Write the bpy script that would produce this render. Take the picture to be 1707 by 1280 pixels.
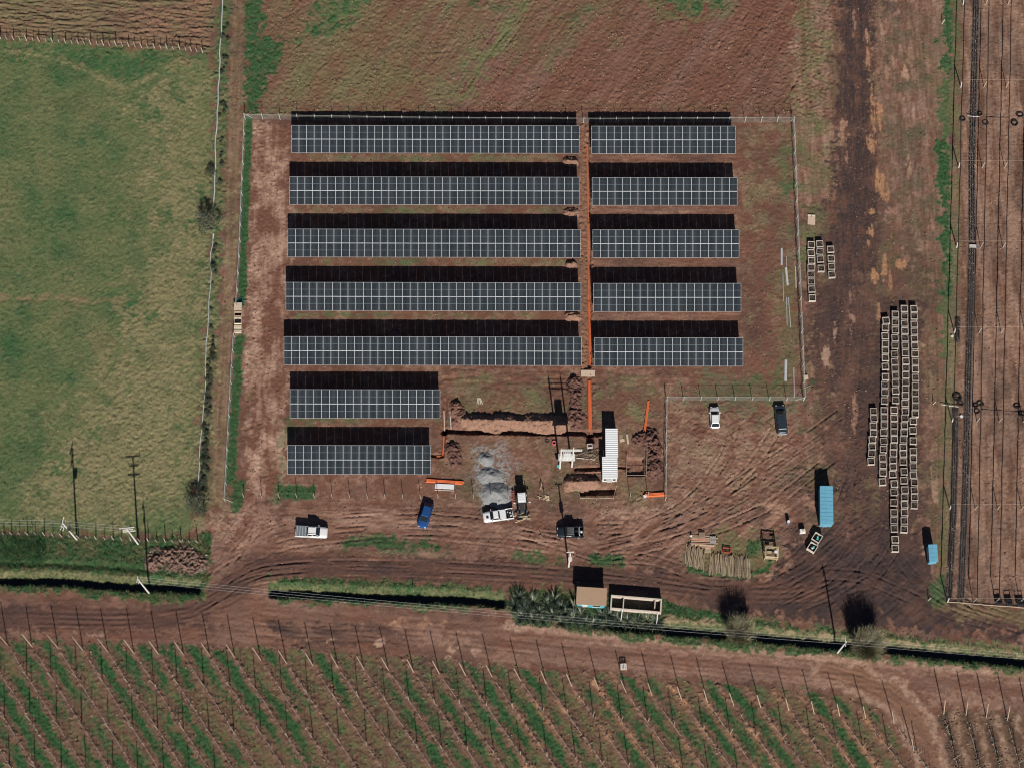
import bpy, math, random
import numpy as np
from mathutils import Vector, Matrix

for o in list(bpy.data.objects):
    bpy.data.objects.remove(o)
scene = bpy.context.scene
COL = scene.collection
R = math.radians

# ------------------------------------------------------------------ camera
FPX, TILT, DIST = 3452.0, R(17.75), 349.4
ST, CT = math.sin(TILT), math.cos(TILT)
CAM_H, CAM_Y = DIST * CT, -DIST * ST
cam = bpy.data.cameras.new("camera")
cam.sensor_width = 36.0
cam.lens = FPX / 1707.0 * 36.0
cam.clip_start, cam.clip_end = 1.0, 6000.0
camo = bpy.data.objects.new("camera", cam)
camo.location = (0, CAM_Y, CAM_H)
camo.rotation_euler = (TILT, 0, 0)
COL.objects.link(camo)
scene.camera = camo

# ------------------------------------------------------------------ world, sun, exposure
SUN_EL, SUN_AZ = R(35.0), R(6.5)          # shadows fall away from the camera, a little to the left
w = bpy.data.worlds.new("World")
scene.world = w
w.use_nodes = True
nt = w.node_tree
sky = nt.nodes.new("ShaderNodeTexSky")
sky.sky_type = 'NISHITA'
sky.sun_disc = False
sky.sun_elevation = SUN_EL
sky.sun_rotation = R(180.0) - SUN_AZ
sky.altitude = 100.0
sky.air_density = 0.6
sky.dust_density = 0.3
sky.ozone_density = 2.5
nt.nodes["Background"].inputs["Strength"].default_value = 0.05
nt.links.new(sky.outputs[0], nt.nodes["Background"].inputs["Color"])
sun = bpy.data.lights.new("sun", 'SUN')
sun.energy = 5.0
sun.angle = R(0.53)
sun.color = (1.0, 0.955, 0.89)
suno = bpy.data.objects.new("sun", sun)
ldir = Vector((-math.sin(SUN_AZ) * math.cos(SUN_EL), math.cos(SUN_AZ) * math.cos(SUN_EL), -math.sin(SUN_EL)))
suno.rotation_euler = ldir.to_track_quat('-Z', 'Y').to_euler()
suno.location = (0, 0, 200)
COL.objects.link(suno)
vs = scene.view_settings
vs.view_transform = 'Standard'
vs.look = 'None'
vs.gamma = 1.0
vs.exposure = -0.02
vs.use_curve_mapping = False
scene.cycles.filter_width = 1.1

# ------------------------------------------------------------------ helpers
def G(px, py, z=0.0):
    """ground plan position (metres) of a survey point given in photo pixels at height z"""
    u = (px - 853.5) / FPX
    v = (640.0 - py) / FPX
    dy = v * CT + ST
    dz = v * ST - CT
    t = (CAM_H - z) / (-dz)
    return (t * u, CAM_Y + t * dy)

def lin(r, g, b):
    def f(c):
        c /= 255.0
        return c / 12.92 if c <= 0.04045 else ((c + 0.055) / 1.055) ** 2.4
    return (f(r), f(g), f(b))

MATS = {}
def mat(name, col, rough=0.8, metal=0.0, var=0.12, scale=3.0, rnd=0.0, spec=0.3, bump=0.0, bscale=8.0, streak=None):
    """procedural principled material: noise-varied base colour, optional per-object variation and bump"""
    if name in MATS:
        return MATS[name]
    m = bpy.data.materials.new(name)
    m.use_nodes = True
    n, l = m.node_tree.nodes, m.node_tree.links
    b = n["Principled BSDF"]
    b.inputs["Roughness"].default_value = rough
    b.inputs["Metallic"].default_value = metal
    b.inputs["Specular IOR Level"].default_value = spec
    tc = n.new("ShaderNodeTexCoord")
    no = n.new("ShaderNodeTexNoise")
    no.inputs["Scale"].default_value = scale
    no.inputs["Detail"].default_value = 6
    src = tc.outputs["Object"]
    if streak:
        mp = n.new("ShaderNodeMapping")
        mp.inputs["Scale"].default_value = streak
        l.new(src, mp.inputs[0])
        src = mp.outputs[0]
    l.new(src, no.inputs["Vector"])
    mr = n.new("ShaderNodeMapRange")
    mr.inputs["From Min"].default_value = 0.25
    mr.inputs["From Max"].default_value = 0.75
    mr.inputs["To Min"].default_value = 1.0 - var
    mr.inputs["To Max"].default_value = 1.0 + var
    l.new(no.outputs["Fac"], mr.inputs["Value"])
    val = mr.outputs[0]
    if rnd:
        oi = n.new("ShaderNodeObjectInfo")
        m2 = n.new("ShaderNodeMapRange")
        m2.inputs["To Min"].default_value = 1.0 - rnd
        m2.inputs["To Max"].default_value = 1.0 + rnd
        l.new(oi.outputs["Random"], m2.inputs["Value"])
        mu = n.new("ShaderNodeMath")
        mu.operation = 'MULTIPLY'
        l.new(val, mu.inputs[0])
        l.new(m2.outputs[0], mu.inputs[1])
        val = mu.outputs[0]
    vm = n.new("ShaderNodeVectorMath")
    vm.operation = 'SCALE'
    vm.inputs[0].default_value = col
    l.new(val, vm.inputs["Scale"])
    l.new(vm.outputs[0], b.inputs["Base Color"])
    if bump:
        nb = n.new("ShaderNodeTexNoise")
        nb.inputs["Scale"].default_value = bscale
        nb.inputs["Detail"].default_value = 5
        l.new(tc.outputs["Object"], nb.inputs["Vector"])
        bp = n.new("ShaderNodeBump")
        bp.inputs["Strength"].default_value = 1.0
        bp.inputs["Distance"].default_value = bump
        l.new(nb.outputs["Fac"], bp.inputs["Height"])
        l.new(bp.outputs[0], b.inputs["Normal"])
    MATS[name] = m
    return m

class MB:
    """collects boxes, tubes and polygons into one mesh"""
    def __init__(self):
        self.v, self.f, self.mi, self.mats = [], [], [], []
        self.M = None
    def slot(self, m):
        if m not in self.mats:
            self.mats.append(m)
        return self.mats.index(m)
    def add(self, vs_, fs, m):
        k = len(self.v)
        s = self.slot(m)
        if self.M is not None:
            vs_ = [tuple(self.M @ Vector(p)) for p in vs_]
        self.v += [tuple(p) for p in vs_]
        for f in fs:
            self.f.append(tuple(i + k for i in f))
            self.mi.append(s)
        return self
    def box(self, c, s, m, rz=0.0, taper=1.0):
        hx, hy, hz = s[0] / 2, s[1] / 2, s[2] / 2
        cr, sr = math.cos(rz), math.sin(rz)
        vs_ = []
        for z in (-hz, hz):
            k = 1.0 if z < 0 else taper
            for x, y in ((-hx, -hy), (hx, -hy), (hx, hy), (-hx, hy)):
                x, y = x * k, y * k
                vs_.append((c[0] + x * cr - y * sr, c[1] + x * sr + y * cr, c[2] + z))
        return self.add(vs_, [(3, 2, 1, 0), (4, 5, 6, 7), (0, 1, 5, 4), (1, 2, 6, 5), (2, 3, 7, 6), (3, 0, 4, 7)], m)
    def tube(self, pts, r, m, n=6, r1=None, cap=True):
        pts = [Vector(p) for p in pts]
        rings = []
        vs_ = []
        L = len(pts)
        for i, p in enumerate(pts):
            d = (pts[min(i + 1, L - 1)] - pts[max(i - 1, 0)])
            if d.length < 1e-6:
                d = Vector((0, 0, 1))
            d.normalize()
            a = d.cross(Vector((0, 0, 1))) if abs(d.z) < 0.95 else d.cross(Vector((1, 0, 0)))
            a.normalize()
            b = d.cross(a)
            rr = r if r1 is None else r + (r1 - r) * i / max(L - 1, 1)
            for k in range(n):
                t = 2 * math.pi * k / n
                vs_.append(p + a * (math.cos(t) * rr) + b * (math.sin(t) * rr))
        fs = []
        for i in range(L - 1):
            for k in range(n):
                k2 = (k + 1) % n
                fs.append((i * n + k, i * n + k2, (i + 1) * n + k2, (i + 1) * n + k))
        if cap:
            fs.append(tuple(range(n)))
            fs.append(tuple(reversed(range((L - 1) * n, L * n))))
        return self.add(vs_, fs, m)
    def quad(self, a, b, c, d, m):
        return self.add([a, b, c, d], [(0, 1, 2, 3)], m)
    def mesh(self, name, smooth=False):
        me = bpy.data.meshes.new(name)
        me.from_pydata(self.v, [], self.f)
        for m in self.mats:
            me.materials.append(m)
        if len(self.mats) > 1:
            me.polygons.foreach_set("material_index", self.mi)
        if smooth:
            me.polygons.foreach_set("use_smooth", [True] * len(me.polygons))
        me.update()
        return me
    def obj(self, name, parent=None, smooth=False, loc=None, rz=0.0):
        return link(name, self.mesh(name, smooth), parent, loc, rz)

def link(name, me, parent=None, loc=None, rz=0.0):
    o = bpy.data.objects.new(name, me)
    COL.objects.link(o)
    if loc is not None:
        o.location = loc
    if rz:
        o.rotation_euler = (0, 0, rz)
    if parent is not None:
        o.parent = parent
    return o

def tag(o, label, cat, group=None, kind=None):
    o["label"] = label
    o["category"] = cat
    if group:
        o["group"] = group
    if kind:
        o["kind"] = kind
    return o

def thing(name, label, cat, loc=(0, 0, 0), rz=0.0, group=None):
    return tag(link(name, None, None, loc, rz), label, cat, group)

def copy_tree(o, parent=None):
    c = o.copy()
    COL.objects.link(c)
    if parent is not None:
        c.parent = parent
    for ch in list(o.children):
        copy_tree(ch, c)
    return c

# ------------------------------------------------------------------ ground relief and cover, one fine height field
CELL = 0.18
X0, X1, Y0, Y1 = -96.0, 96.0, -68.5, 77.0
NX = int((X1 - X0) / CELL) + 1
NY = int((Y1 - Y0) / CELL) + 1
xs = X0 + np.arange(NX) * CELL
ys = Y0 + np.arange(NY) * CELL
GX, GY = np.meshgrid(xs, ys)
GX = GX.astype(np.float32)
GY = GY.astype(np.float32)

def fnoise(lmin, lmax, beta, seed, an=1.0, ang=0.0):
    """band-limited fractal noise by spectral synthesis; an > 1 stretches it along direction ang"""
    rs = np.random.RandomState(seed)
    fx = np.fft.rfftfreq(NX, CELL)[None, :]
    fy = np.fft.fftfreq(NY, CELL)[:, None]
    c, s = math.cos(ang), math.sin(ang)
    fu = (fx * c + fy * s) * an
    fv = -fx * s + fy * c
    k = np.sqrt(fu * fu + fv * fv) + 1e-9
    amp = k ** (-beta) * (k > 1.0 / lmax) * np.exp(-(k * lmin) ** 2 * 0.5)
    sp = (rs.randn(NY, NX // 2 + 1) + 1j * rs.randn(NY, NX // 2 + 1)) * amp
    z = np.fft.irfft2(sp, s=(NY, NX))
    return (z / (z.std() + 1e-9)).astype(np.float32)

nBig = fnoise(6.0, 60.0, 1.4, 1)
nMid = fnoise(1.5, 14.0, 1.2, 2)
nSml = fnoise(0.5, 4.0, 1.0, 3)
nFin = fnoise(0.3, 1.4, 0.6, 4)
nTuft = fnoise(0.42, 2.2, 0.6, 5)
sH = fnoise(0.4, 6.0, 1.0, 6, 7.0, 0.0)
sHr = fnoise(0.4, 6.0, 1.0, 16, 8.0, R(-4))
sV = fnoise(0.4, 6.0, 1.0, 7, 7.0, R(90))
sD = fnoise(0.35, 5.0, 1.0, 8, 9.0, R(56))
sD2 = fnoise(0.35, 5.0, 1.0, 9, 8.0, R(38))
sD3 = fnoise(0.35, 5.0, 1.0, 10, 6.0, R(140))
nEdge = fnoise(0.6, 8.0, 1.1, 11)
sVf = fnoise(0.22, 4.0, 0.8, 15, 6.0, R(90))
sBand = fnoise(1.2, 16.0, 1.2, 12, 9.0, R(56))
sRow = fnoise(0.7, 16.0, 1.2, 13, 3.5, R(-57))
nPatch = fnoise(2.5, 25.0, 1.3, 14)

CH = {k: np.zeros((NY, NX), np.float32) for k in ("green", "dry", "pale", "dark", "clay", "grey", "red", "straw")}
Z = np.zeros((NY, NX), np.float32)
REG = np.zeros((NY, NX), np.int8)

def pxpts(pts):
    return np.array([G(*p) for p in pts])

def window(pts, pad):
    i0 = max(int((pts[:, 0].min() - pad - X0) / CELL), 0)
    i1 = min(int((pts[:, 0].max() + pad - X0) / CELL) + 2, NX)
    j0 = max(int((pts[:, 1].min() - pad - Y0) / CELL), 0)
    j1 = min(int((pts[:, 1].max() + pad - Y0) / CELL) + 2, NY)
    return (slice(j0, max(j1, j0)), slice(i0, max(i1, i0)))

def segdist(x, y, a, b):
    d = b - a
    L2 = float(d @ d) + 1e-9
    t = np.clip(((x - a[0]) * d[0] + (y - a[1]) * d[1]) / L2, 0, 1)
    return np.sqrt((x - a[0] - t * d[0]) ** 2 + (y - a[1] - t * d[1]) ** 2)

def poly_sd(pts, pad):
    sl = window(pts, pad)
    x, y = GX[sl], GY[sl]
    dmin = np.full(x.shape, 1e9, np.float32)
    ins = np.zeros(x.shape, bool)
    n = len(pts)
    for i in range(n):
        a, b = pts[i], pts[(i + 1) % n]
        dmin = np.minimum(dmin, segdist(x, y, a, b))
        if a[1] != b[1]:
            cond = ((a[1] > y) != (b[1] > y)) & (x < (b[0] - a[0]) * (y - a[1]) / (b[1] - a[1]) + a[0])
            ins ^= cond
    return sl, np.where(ins, dmin, -dmin)

def line_d(pts, pad):
    sl = window(pts, pad)
    x, y = GX[sl], GY[sl]
    d = np.full(x.shape, 1e9, np.float32)
    for i in range(len(pts) - 1):
        d = np.minimum(d, segdist(x, y, pts[i], pts[i + 1]))
    return sl, d

def sm(t):
    t = np.clip(t, 0, 1)
    return t * t * (3 - 2 * t)

def put(sl, m, **ch):
    for k, v in ch.items():
        if isinstance(v, np.ndarray):
            v = np.clip(v[sl], 0, 1)
        c = CH[k][sl]
        CH[k][sl] = c * (1 - m) + v * m

def area(pts, soft=0.8, nz=0.6, zn=None, reg=None, amt=1.0, **ch):
    p = pxpts(pts)
    sl, sd = poly_sd(p, soft + 3 * nz)
    m = sm((sd + nz * nEdge[sl]) / soft + 0.5) * amt
    put(sl, m, **ch)
    if zn is not None:
        Z[sl] += m * zn[sl]
    if reg is not None:
        REG[sl][sd > 0] = reg
    return sl, m

def stroke(pts, width, soft=0.4, nz=0.25, zn=None, dz=0.0, amt=1.0, reg=None, ground=False, **ch):
    p = np.array(pts) if ground else pxpts(pts)
    sl, d = line_d(p, width + soft + 3 * nz)
    m = sm((width / 2 - d + nz * nEdge[sl]) / soft + 0.5) * amt
    put(sl, m, **ch)
    if zn is not None:
        Z[sl] += m * zn[sl]
    if dz:
        Z[sl] += m * dz
    if reg is not None:
        REG[sl][d < width / 2] = reg
    return sl, m

def rut(pts, gauge=1.55, width=0.3, depth=0.06, **ch):
    depth = depth * 1.35
    """a pair of wheel marks: two shallow grooves with small raised lips"""
    p = pxpts(pts)
    if len(p) > 2:                      # smooth the curve
        t = np.linspace(0, len(p) - 1, len(p) * 6)
        i = np.arange(len(p))
        p = np.stack([np.interp(t, i, p[:, 0]), np.interp(t, i, p[:, 1])], 1)
        for _ in range(4):
            p[1:-1] = (p[:-2] + 2 * p[1:-1] + p[2:]) / 4
    d = np.gradient(p, axis=0)
    nrm = np.stack([-d[:, 1], d[:, 0]], 1) / (np.linalg.norm(d, axis=1)[:, None] + 1e-9)
    for sgn in (-1, 1):
        q = p + nrm * (gauge / 2 * sgn)
        sl, dd = line_d(q, width * 3)
        brk = np.clip(0.75 + 0.5 * nMid[sl], 0, 1)
        g = np.exp(-(dd / (width * 0.5)) ** 2) * brk
        lip = np.exp(-((dd - width * 0.85) / (width * 0.35)) ** 2) * brk
        Z[sl] += -depth * g + depth * 0.55 * lip
        put(sl, np.clip(g * 0.8, 0, 1), **ch)

def oval(cx, cy, rx, ry, soft=0.25, nz=0.25, amt=1.0, dz=0.0, edge=None, **ch):
    """irregular patch: centre in px, radii in metres"""
    x, y = G(cx, cy)
    sl = window(np.array([[x - rx, y - ry], [x + rx, y + ry]]), 1.0)
    d = np.sqrt(((GX[sl] - x) / rx) ** 2 + ((GY[sl] - y) / ry) ** 2)
    m = sm((1 - d) * min(rx, ry) / soft + nz * (nEdge if edge is None else edge)[sl] / soft + 0.5) * amt
    put(sl, m, **ch)
    if dz:
        Z[sl] += m * dz
# ------------------------------------------------------------------ ground cover painting (grass, mud, dust, clay, gravel)
PASTURE, PLOUGH, FALLOW, TRACK, SOLAR, YARD, ROAD, BANK, ORCHARD, NURSERY = 1, 2, 3, 4, 5, 6, 7, 8, 9, 10
REG[:] = YARD
CH["red"][:] = np.clip(0.35 + 0.18 * nBig + 0.1 * nMid, 0, 1)
CH["pale"][:] = np.clip(0.10 + 0.10 * nMid + 0.10 * nSml, 0, 1)
CH["dark"][:] = np.clip(0.12 + 0.15 * nPatch + 0.06 * nMid, 0, 0.55)
Z += 0.012 * nSml + 0.010 * nFin

# upper fallow field
area([(405, -60), (1760, -60), (1760, 0), (1395, 0), (1390, 195), (405, 195)], 0.5, 0.2, reg=FALLOW, zn=0.02 * nSml + 0.012 * nFin)
area([(420, -60), (1395, -60), (1390, 200), (1325, 192), (415, 190)], 1.5, 0.8, zn=0.013 * np.clip(sD, -2, 1.2) + 0.024 * nFin,
     red=0.55 + 0.22 * nBig + 0.15 * sBand, pale=0.06 + 0.05 * sD + 0.07 * sBand, dark=0.06 + 0.10 * sBand)
area([(415, -60), (900, -60), (850, 20), (800, 80), (740, 188), (410, 190)], 6.0, 2.0, dry=0.30 + 0.08 * nMid + 0.16 * sBand + 0.10 * nBig, straw=0.08, zn=0.012 * nTuft)
area([(800, 60), (900, -60), (1095, -60), (1020, 60), (860, 120)], 6.0, 2.0, dry=0.20 + 0.10 * nMid + 0.12 * sBand)
area([(495, 70), (515, 25), (540, -20), (600, -40), (620, 0), (585, 30), (560, 55), (520, 62)], 2.0, 1.2, green=0.55 + 0.25 * nSml)
area([(560, 118), (645, 100), (690, 130), (640, 160), (575, 160)], 4.0, 1.5, dry=0.55)
area([(413, -60), (442, -60), (440, 55), (470, 72), (468, 100), (455, 122), (436, 145), (432, 188), (408, 190)], 0.8, 0.7, green=0.9 + 0.15 * nSml, zn=0.02 * nTuft)
stroke([(762, 178), (800, 112), (850, 45), (880, -10)], 1.6, 1.0, 0.5, dry=0.8)
rut([(752, 178), (792, 110), (842, 42), (868, -10)], 1.5, 0.35, 0.09)
rut([(770, 180), (808, 112), (858, 48), (890, -10)], 1.5, 0.35, 0.09)
area([(1095, -60), (1220, -60), (1203, 8), (1165, 25), (1120, 18), (1098, 4)], 1.2, 0.8, green=0.55 + 0.25 * nSml, dry=0.5)
area([(1065, -10), (1095, 0), (1120, 20), (1170, 30), (1205, 12), (1230, -10), (1215, 25), (1150, 42), (1090, 28)], 1.5, 0.8, dry=0.5)
for cx, cy in ((950, 25), (790, 5), (835, 12), (975, 8)):
    oval(cx, cy, 1.3, 0.9, 0.8, 0.5, green=0.6, amt=0.8)
rng = np.random.RandomState(7)
for k in range(90):                     # scraped furrows climbing to the right
    x = rng.uniform(440, 1330)
    y = rng.uniform(25, 175)
    L = rng.uniform(25, 85)
    a = R(rng.uniform(50, 62)) if x > 700 else R(rng.uniform(30, 48))
    stroke([(x, y), (x + L * math.cos(a), y - L * math.sin(a))], 0.22, 0.2, 0.1, dz=rng.uniform(-0.16, 0.10), amt=0.9)
for k in range(14):
    x = rng.uniform(850, 1000)
    y = rng.uniform(120, 172)
    L = rng.uniform(30, 90)
    stroke([(x, y), (x + L, y + rng.uniform(0, 14))], 0.2, 0.2, 0.1, dz=rng.uniform(-0.08, 0.06))
for k in range(30):
    x = rng.uniform(1255, 1370)
    y = rng.uniform(60, 260)
    L = rng.uniform(15, 50)
    stroke([(x, y), (x + L, y + rng.uniform(-6, 8))], 0.2, 0.2, 0.1, dz=rng.uniform(-0.08, 0.06))
stroke([(400, 175), (700, 172), (1320, 180)], 1.0, 0.8, 0.4, amt=0.6, dry=0.2, red=0.6)

# pasture on the left
PAST = [(-60, 58), (0, 64), (120, 73), (345, 88), (358, 120), (356, 200), (352, 330), (344, 520), (335, 660), (324, 830), (322, 892), (200, 895), (0, 885), (-60, 882)]
area(PAST, 1.2, 0.5, reg=PASTURE, zn=0.018 * nTuft + 0.018 * nFin, dry=0.95, green=0.36 + 0.13 * nMid + 0.14 * nPatch + 0.08 * nTuft, red=0.2, pale=0.0,
     straw=0.22 + 0.12 * nMid + 0.08 * nSml)
area([(235, 150), (345, 130), (352, 330), (345, 520), (335, 700), (318, 860), (150, 868), (40, 850), (110, 740), (170, 640), (205, 540), (255, 430), (270, 330)], 7.0, 3.0,
     straw=0.88 + 0.20 * nMid + 0.16 * nSml, green=0.08 + 0.14 * nMid, zn=0.02 * nTuft)
area([(290, 150), (350, 130), (352, 300), (300, 300)], 4.0, 2.0, straw=0.5 + 0.2 * nSml, green=0.1)
for k in range(26):                     # bare and lush patches
    x, y = rng.uniform(0, 335), rng.uniform(150, 860)
    oval(x, y, rng.uniform(0.8, 3.0), rng.uniform(0.8, 2.4), 1.2, 0.7, amt=rng.uniform(0.3, 0.7), green=rng.choice([0.5, 0.6, 0.05, 0.1]), dry=rng.choice([0.9, 0.55]))
area([(-60, 70), (60, 78), (130, 84), (335, 92), (312, 97), (290, 100), (255, 122), (212, 143), (165, 122), (120, 104), (-60, 86)], 1.5, 0.8, green=0.75 + 0.2 * nSml, straw=0.0)
trail = [(-40, 80), (40, 88), (80, 94), (120, 108), (160, 128), (205, 147), (235, 138), (270, 116), (300, 98), (330, 103), (345, 125)]
stroke(trail, 0.9, 0.8, 0.5, straw=0.55, green=0.1, dz=0.05)
stroke([(x, y + 4) for x, y in trail[:8]], 0.35, 0.3, 0.2, dark=0.5, dz=-0.08, amt=0.8)
trail2 = [(-40, 495), (40, 497), (90, 496), (160, 503), (220, 500)]
stroke(trail2, 0.9, 0.6, 0.3, straw=0.5, red=0.8, dry=0.4, green=0.0, amt=0.9)
stroke([(x, y + 4) for x, y in trail2], 0.3, 0.3, 0.2, dark=0.4, dz=-0.07, amt=0.8)
stroke([(235, 885), (262, 862), (292, 835), (310, 815)], 0.9, 0.7, 0.3, straw=0.6, amt=0.8)
stroke([(250, 890), (290, 862), (318, 842)], 1.2, 0.8, 0.4, green=0.7, amt=0.7)

# ploughed field, top left
area([(-60, -60), (362, -60), (356, 40), (344, 85), (120, 70), (-60, 56)], 0.8, 0.4, reg=PLOUGH, red=0.55 + 0.15 * nMid, dry=0.30 + 0.12 * nBig, pale=0.15,
     zn=0.10 * np.clip(fnoise(0.4, 2.2, 0.7, 21, 6.0, R(-4)), -1.6, 1.6) + 0.03 * nFin)
area([(-60, -60), (150, -60), (60, 40), (-60, 50)], 6, 3, dry=0.55)
area([(180, 10), (345, 5), (345, 80), (200, 65)], 5, 3, zn=0.05 * nTuft, dry=0.15)

# track beside the pasture with its scrubby verge
area([(360, -60), (388, -60), (380, 200), (374, 330), (366, 520), (352, 700), (346, 850), (322, 850), (334, 660), (345, 480), (356, 200)], 0.8, 0.5,
     dry=0.62, green=0.34 + 0.2 * nSml, dark=0.55 + 0.2 * nMid, zn=0.05 * nTuft, reg=TRACK)
area([(384, -60), (408, -60), (404, 200), (392, 480), (380, 700), (372, 850), (348, 850), (360, 700), (368, 520), (378, 300)], 0.6, 0.4, reg=TRACK, dry=0.38 + 0.2 * nMid, zn=0.02 * nSml)
area([(345, 560), (385, 560), (378, 850), (335, 850)], 3, 1.5, dry=0.45, green=0.15)
CL = [(397, -60), (394, 90), (389, 250), (385, 400), (377, 560), (369, 700), (363, 830)]
stroke(CL, 1.9, 0.5, 0.25, dry=0.26, green=0.0, red=0.3, pale=0.18 + 0.1 * sV, zn=0.015 * sV)
rut(CL, 1.35, 0.34, 0.06, pale=0.42, dry=0.0)
for a in ((415.5, 198, 409, 350), (409, 350, 402, 508)):
    stroke([(a[0], a[1]), (a[2], a[3])], 1.25, 0.3, 0.12, green=1.0, dry=0.2, zn=0.03 * nTuft, reg=SOLAR)
stroke([(398.5, 565), (394, 640), (388.5, 730), (384, 805)], 1.5, 0.4, 0.2, green=0.95 + 0.15 * nSml, dry=0.2, zn=0.03 * nTuft)
area([(383, 800), (408, 800), (408, 835), (398, 848), (386, 850)], 0.6, 0.4, green=0.85, zn=0.03 * nTuft)

# solar compound
area([(405, 190), (1320, 192), (1338, 663), (1110, 662), (1108, 832), (385, 832)], 0.5, 0.1, reg=SOLAR)
area([(414, 202), (492, 202), (484, 420), (474, 600), (478, 830), (410, 832), (404, 640), (412, 420)], 1.0, 0.6, red=0.62 + 0.1 * nMid,
     pale=0.22 + 0.16 * sV + 0.24 * nMid + 0.08 * nSml, zn=0.012 * sV + 0.022 * nFin, dry=0.0, dark=0.0)
stroke([(432, 225), (428, 400), (420, 600), (428, 830)], 1.7, 1.2, 0.7, pale=0.46 + 0.26 * nMid + 0.1 * nSml, zn=0.02 * nFin)
rut([(436, 205), (432, 400), (424, 600), (426, 720), (432, 850)], 1.6, 0.35, 0.06, pale=0.5)
rut([(448, 205), (446, 400), (440, 560), (436, 700)], 1.6, 0.3, 0.05)
area([(1232, 205), (1316, 205), (1334, 655), (1240, 655)], 1.2, 0.8, red=0.55 + 0.15 * nMid, dry=0.18 + 0.15 * nMid, zn=0.02 * nFin)
area([(1245, 420), (1300, 420), (1310, 640), (1250, 640)], 4, 2, red=0.9, pale=0.05, dry=0.0)
area([(1290, 440), (1335, 440), (1337, 655), (1310, 655)], 2, 1, dry=0.45, red=0.3)
oval(1312, 315, 1.2, 2.0, 0.8, 0.6, green=0.65)
oval(1308, 270, 0.8, 3.0, 0.8, 0.6, green=0.25, dry=0.5)
area([(1170, 632), (1335, 625), (1335, 700), (1290, 700), (1180, 682), (1120, 668)], 3.0, 1.4, green=0.35 + 0.25 * nSml, dry=0.4, amt=0.75)
for y0, gx in ((264, 700), (350, 660), (437, 660), (525, 600), (700, 520)):     # grass between the rows of panels
    stroke([(500, y0), (960, y0 + 1)], 1.0, 0.8, 0.3, dry=0.30 + 0.25 * nMid, red=0.45)
    oval(gx, y0, 6, 0.5, 0.5, 0.3, green=0.4, amt=0.8)
    stroke([(990, y0 + 1), (1230, y0 + 1)], 1.0, 0.8, 0.3, red=0.7, pale=0.15 + 0.1 * sH, zn=0.03 * sH)
area([(480, 698), (520, 700), (520, 708), (470, 735), (480, 830), (455, 835), (462, 760)], 0.8, 0.6, green=0.6, amt=0.8)
area([(464, 808), (526, 808), (524, 832), (464, 832)], 0.5, 0.3, green=0.9, dry=0.2)
stroke([(464, 806), (530, 808)], 0.3, 0.3, 0.1, pale=0.5, dz=0.05)
stroke([(464, 820), (530, 821)], 0.3, 0.3, 0.1, pale=0.4, dz=0.05)
area([(760, 625), (1100, 640), (1100, 700), (760, 690)], 2, 1, dry=0.28 + 0.2 * nMid, zn=0.02 * nFin)
area([(750, 612), (985, 612), (985, 650), (740, 640)], 1.0, 0.5, red=0.7, zn=0.05 * sH)
area([(735, 725), (1100, 725), (1100, 840), (735, 840)], 3, 1, red=0.42, pale=0.14 + 0.1 * nSml, dry=0.15 + 0.1 * nMid, zn=0.015 * nFin)
area([(985, 612), (1240, 620), (1330, 640), (1180, 650), (985, 640)], 1.5, 0.8, red=0.55, zn=0.04 * sH)
area([(793, 742), (842, 742), (858, 775), (852, 840), (806, 842), (790, 790)], 2.2, 0.4, grey=0.42 + 0.22 * nSml + 0.3 * nFin, pale=0.1)

# service road and yard between compound and ditch
area([(345, 832), (1108, 835), (1112, 665), (1340, 668), (1340, 980), (1130, 990), (850, 975), (440, 962), (350, 960)], 2.0, 1.0, red=0.5 + 0.1 * nMid, pale=0.16 + 0.10 * sHr + 0.06 * nSml,
     zn=0.018 * np.clip(sHr, -1.8, 1.5) + 0.012 * nFin)
area([(350, 900), (440, 915), (620, 925), (850, 935), (1000, 945), (1180, 965), (1180, 990), (850, 975), (440, 962), (350, 960)], 2.5, 1.2, dark=0.36 + 0.12 * sHr, pale=0.05)
area([(470, 900), (620, 920), (780, 930), (760, 940), (560, 935), (470, 920)], 1.2, 0.8, pale=0.32 + 0.2 * sHr, dark=0.1)
area([(700, 850), (930, 860), (930, 925), (780, 925)], 3, 1.5, zn=0.02 * nFin, red=0.5)
area([(1113, 668), (1338, 672), (1335, 800), (1250, 860), (1113, 850)], 3, 1.5, red=0.55, dry=0.07 + 0.08 * nMid, pale=0.24 + 0.16 * sD2 + 0.08 * nMid, zn=0.014 * np.clip(sD2, -1.8, 1.5) + 0.022 * nFin)
area([(1000, 835), (1110, 840), (1250, 840), (1340, 760), (1400, 700), (1460, 640), (1460, 900), (1300, 960), (1100, 960), (1000, 920)], 4, 2, red=0.5, pale=0.20 + 0.16 * sD2,
     dark=0.18 + 0.16 * nMid + 0.1 * nPatch, zn=0.022 * np.clip(sD2, -1.8, 1.5) + 0.015 * nFin)
area([(1005, 845), (1060, 842), (1110, 845), (1080, 862), (1020, 872)], 1.0, 0.7, pale=0.5 + 0.15 * nSml)
area([(1275, 842), (1300, 838), (1312, 850), (1290, 858)], 0.8, 0.5, pale=0.55, clay=0.15)
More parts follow.
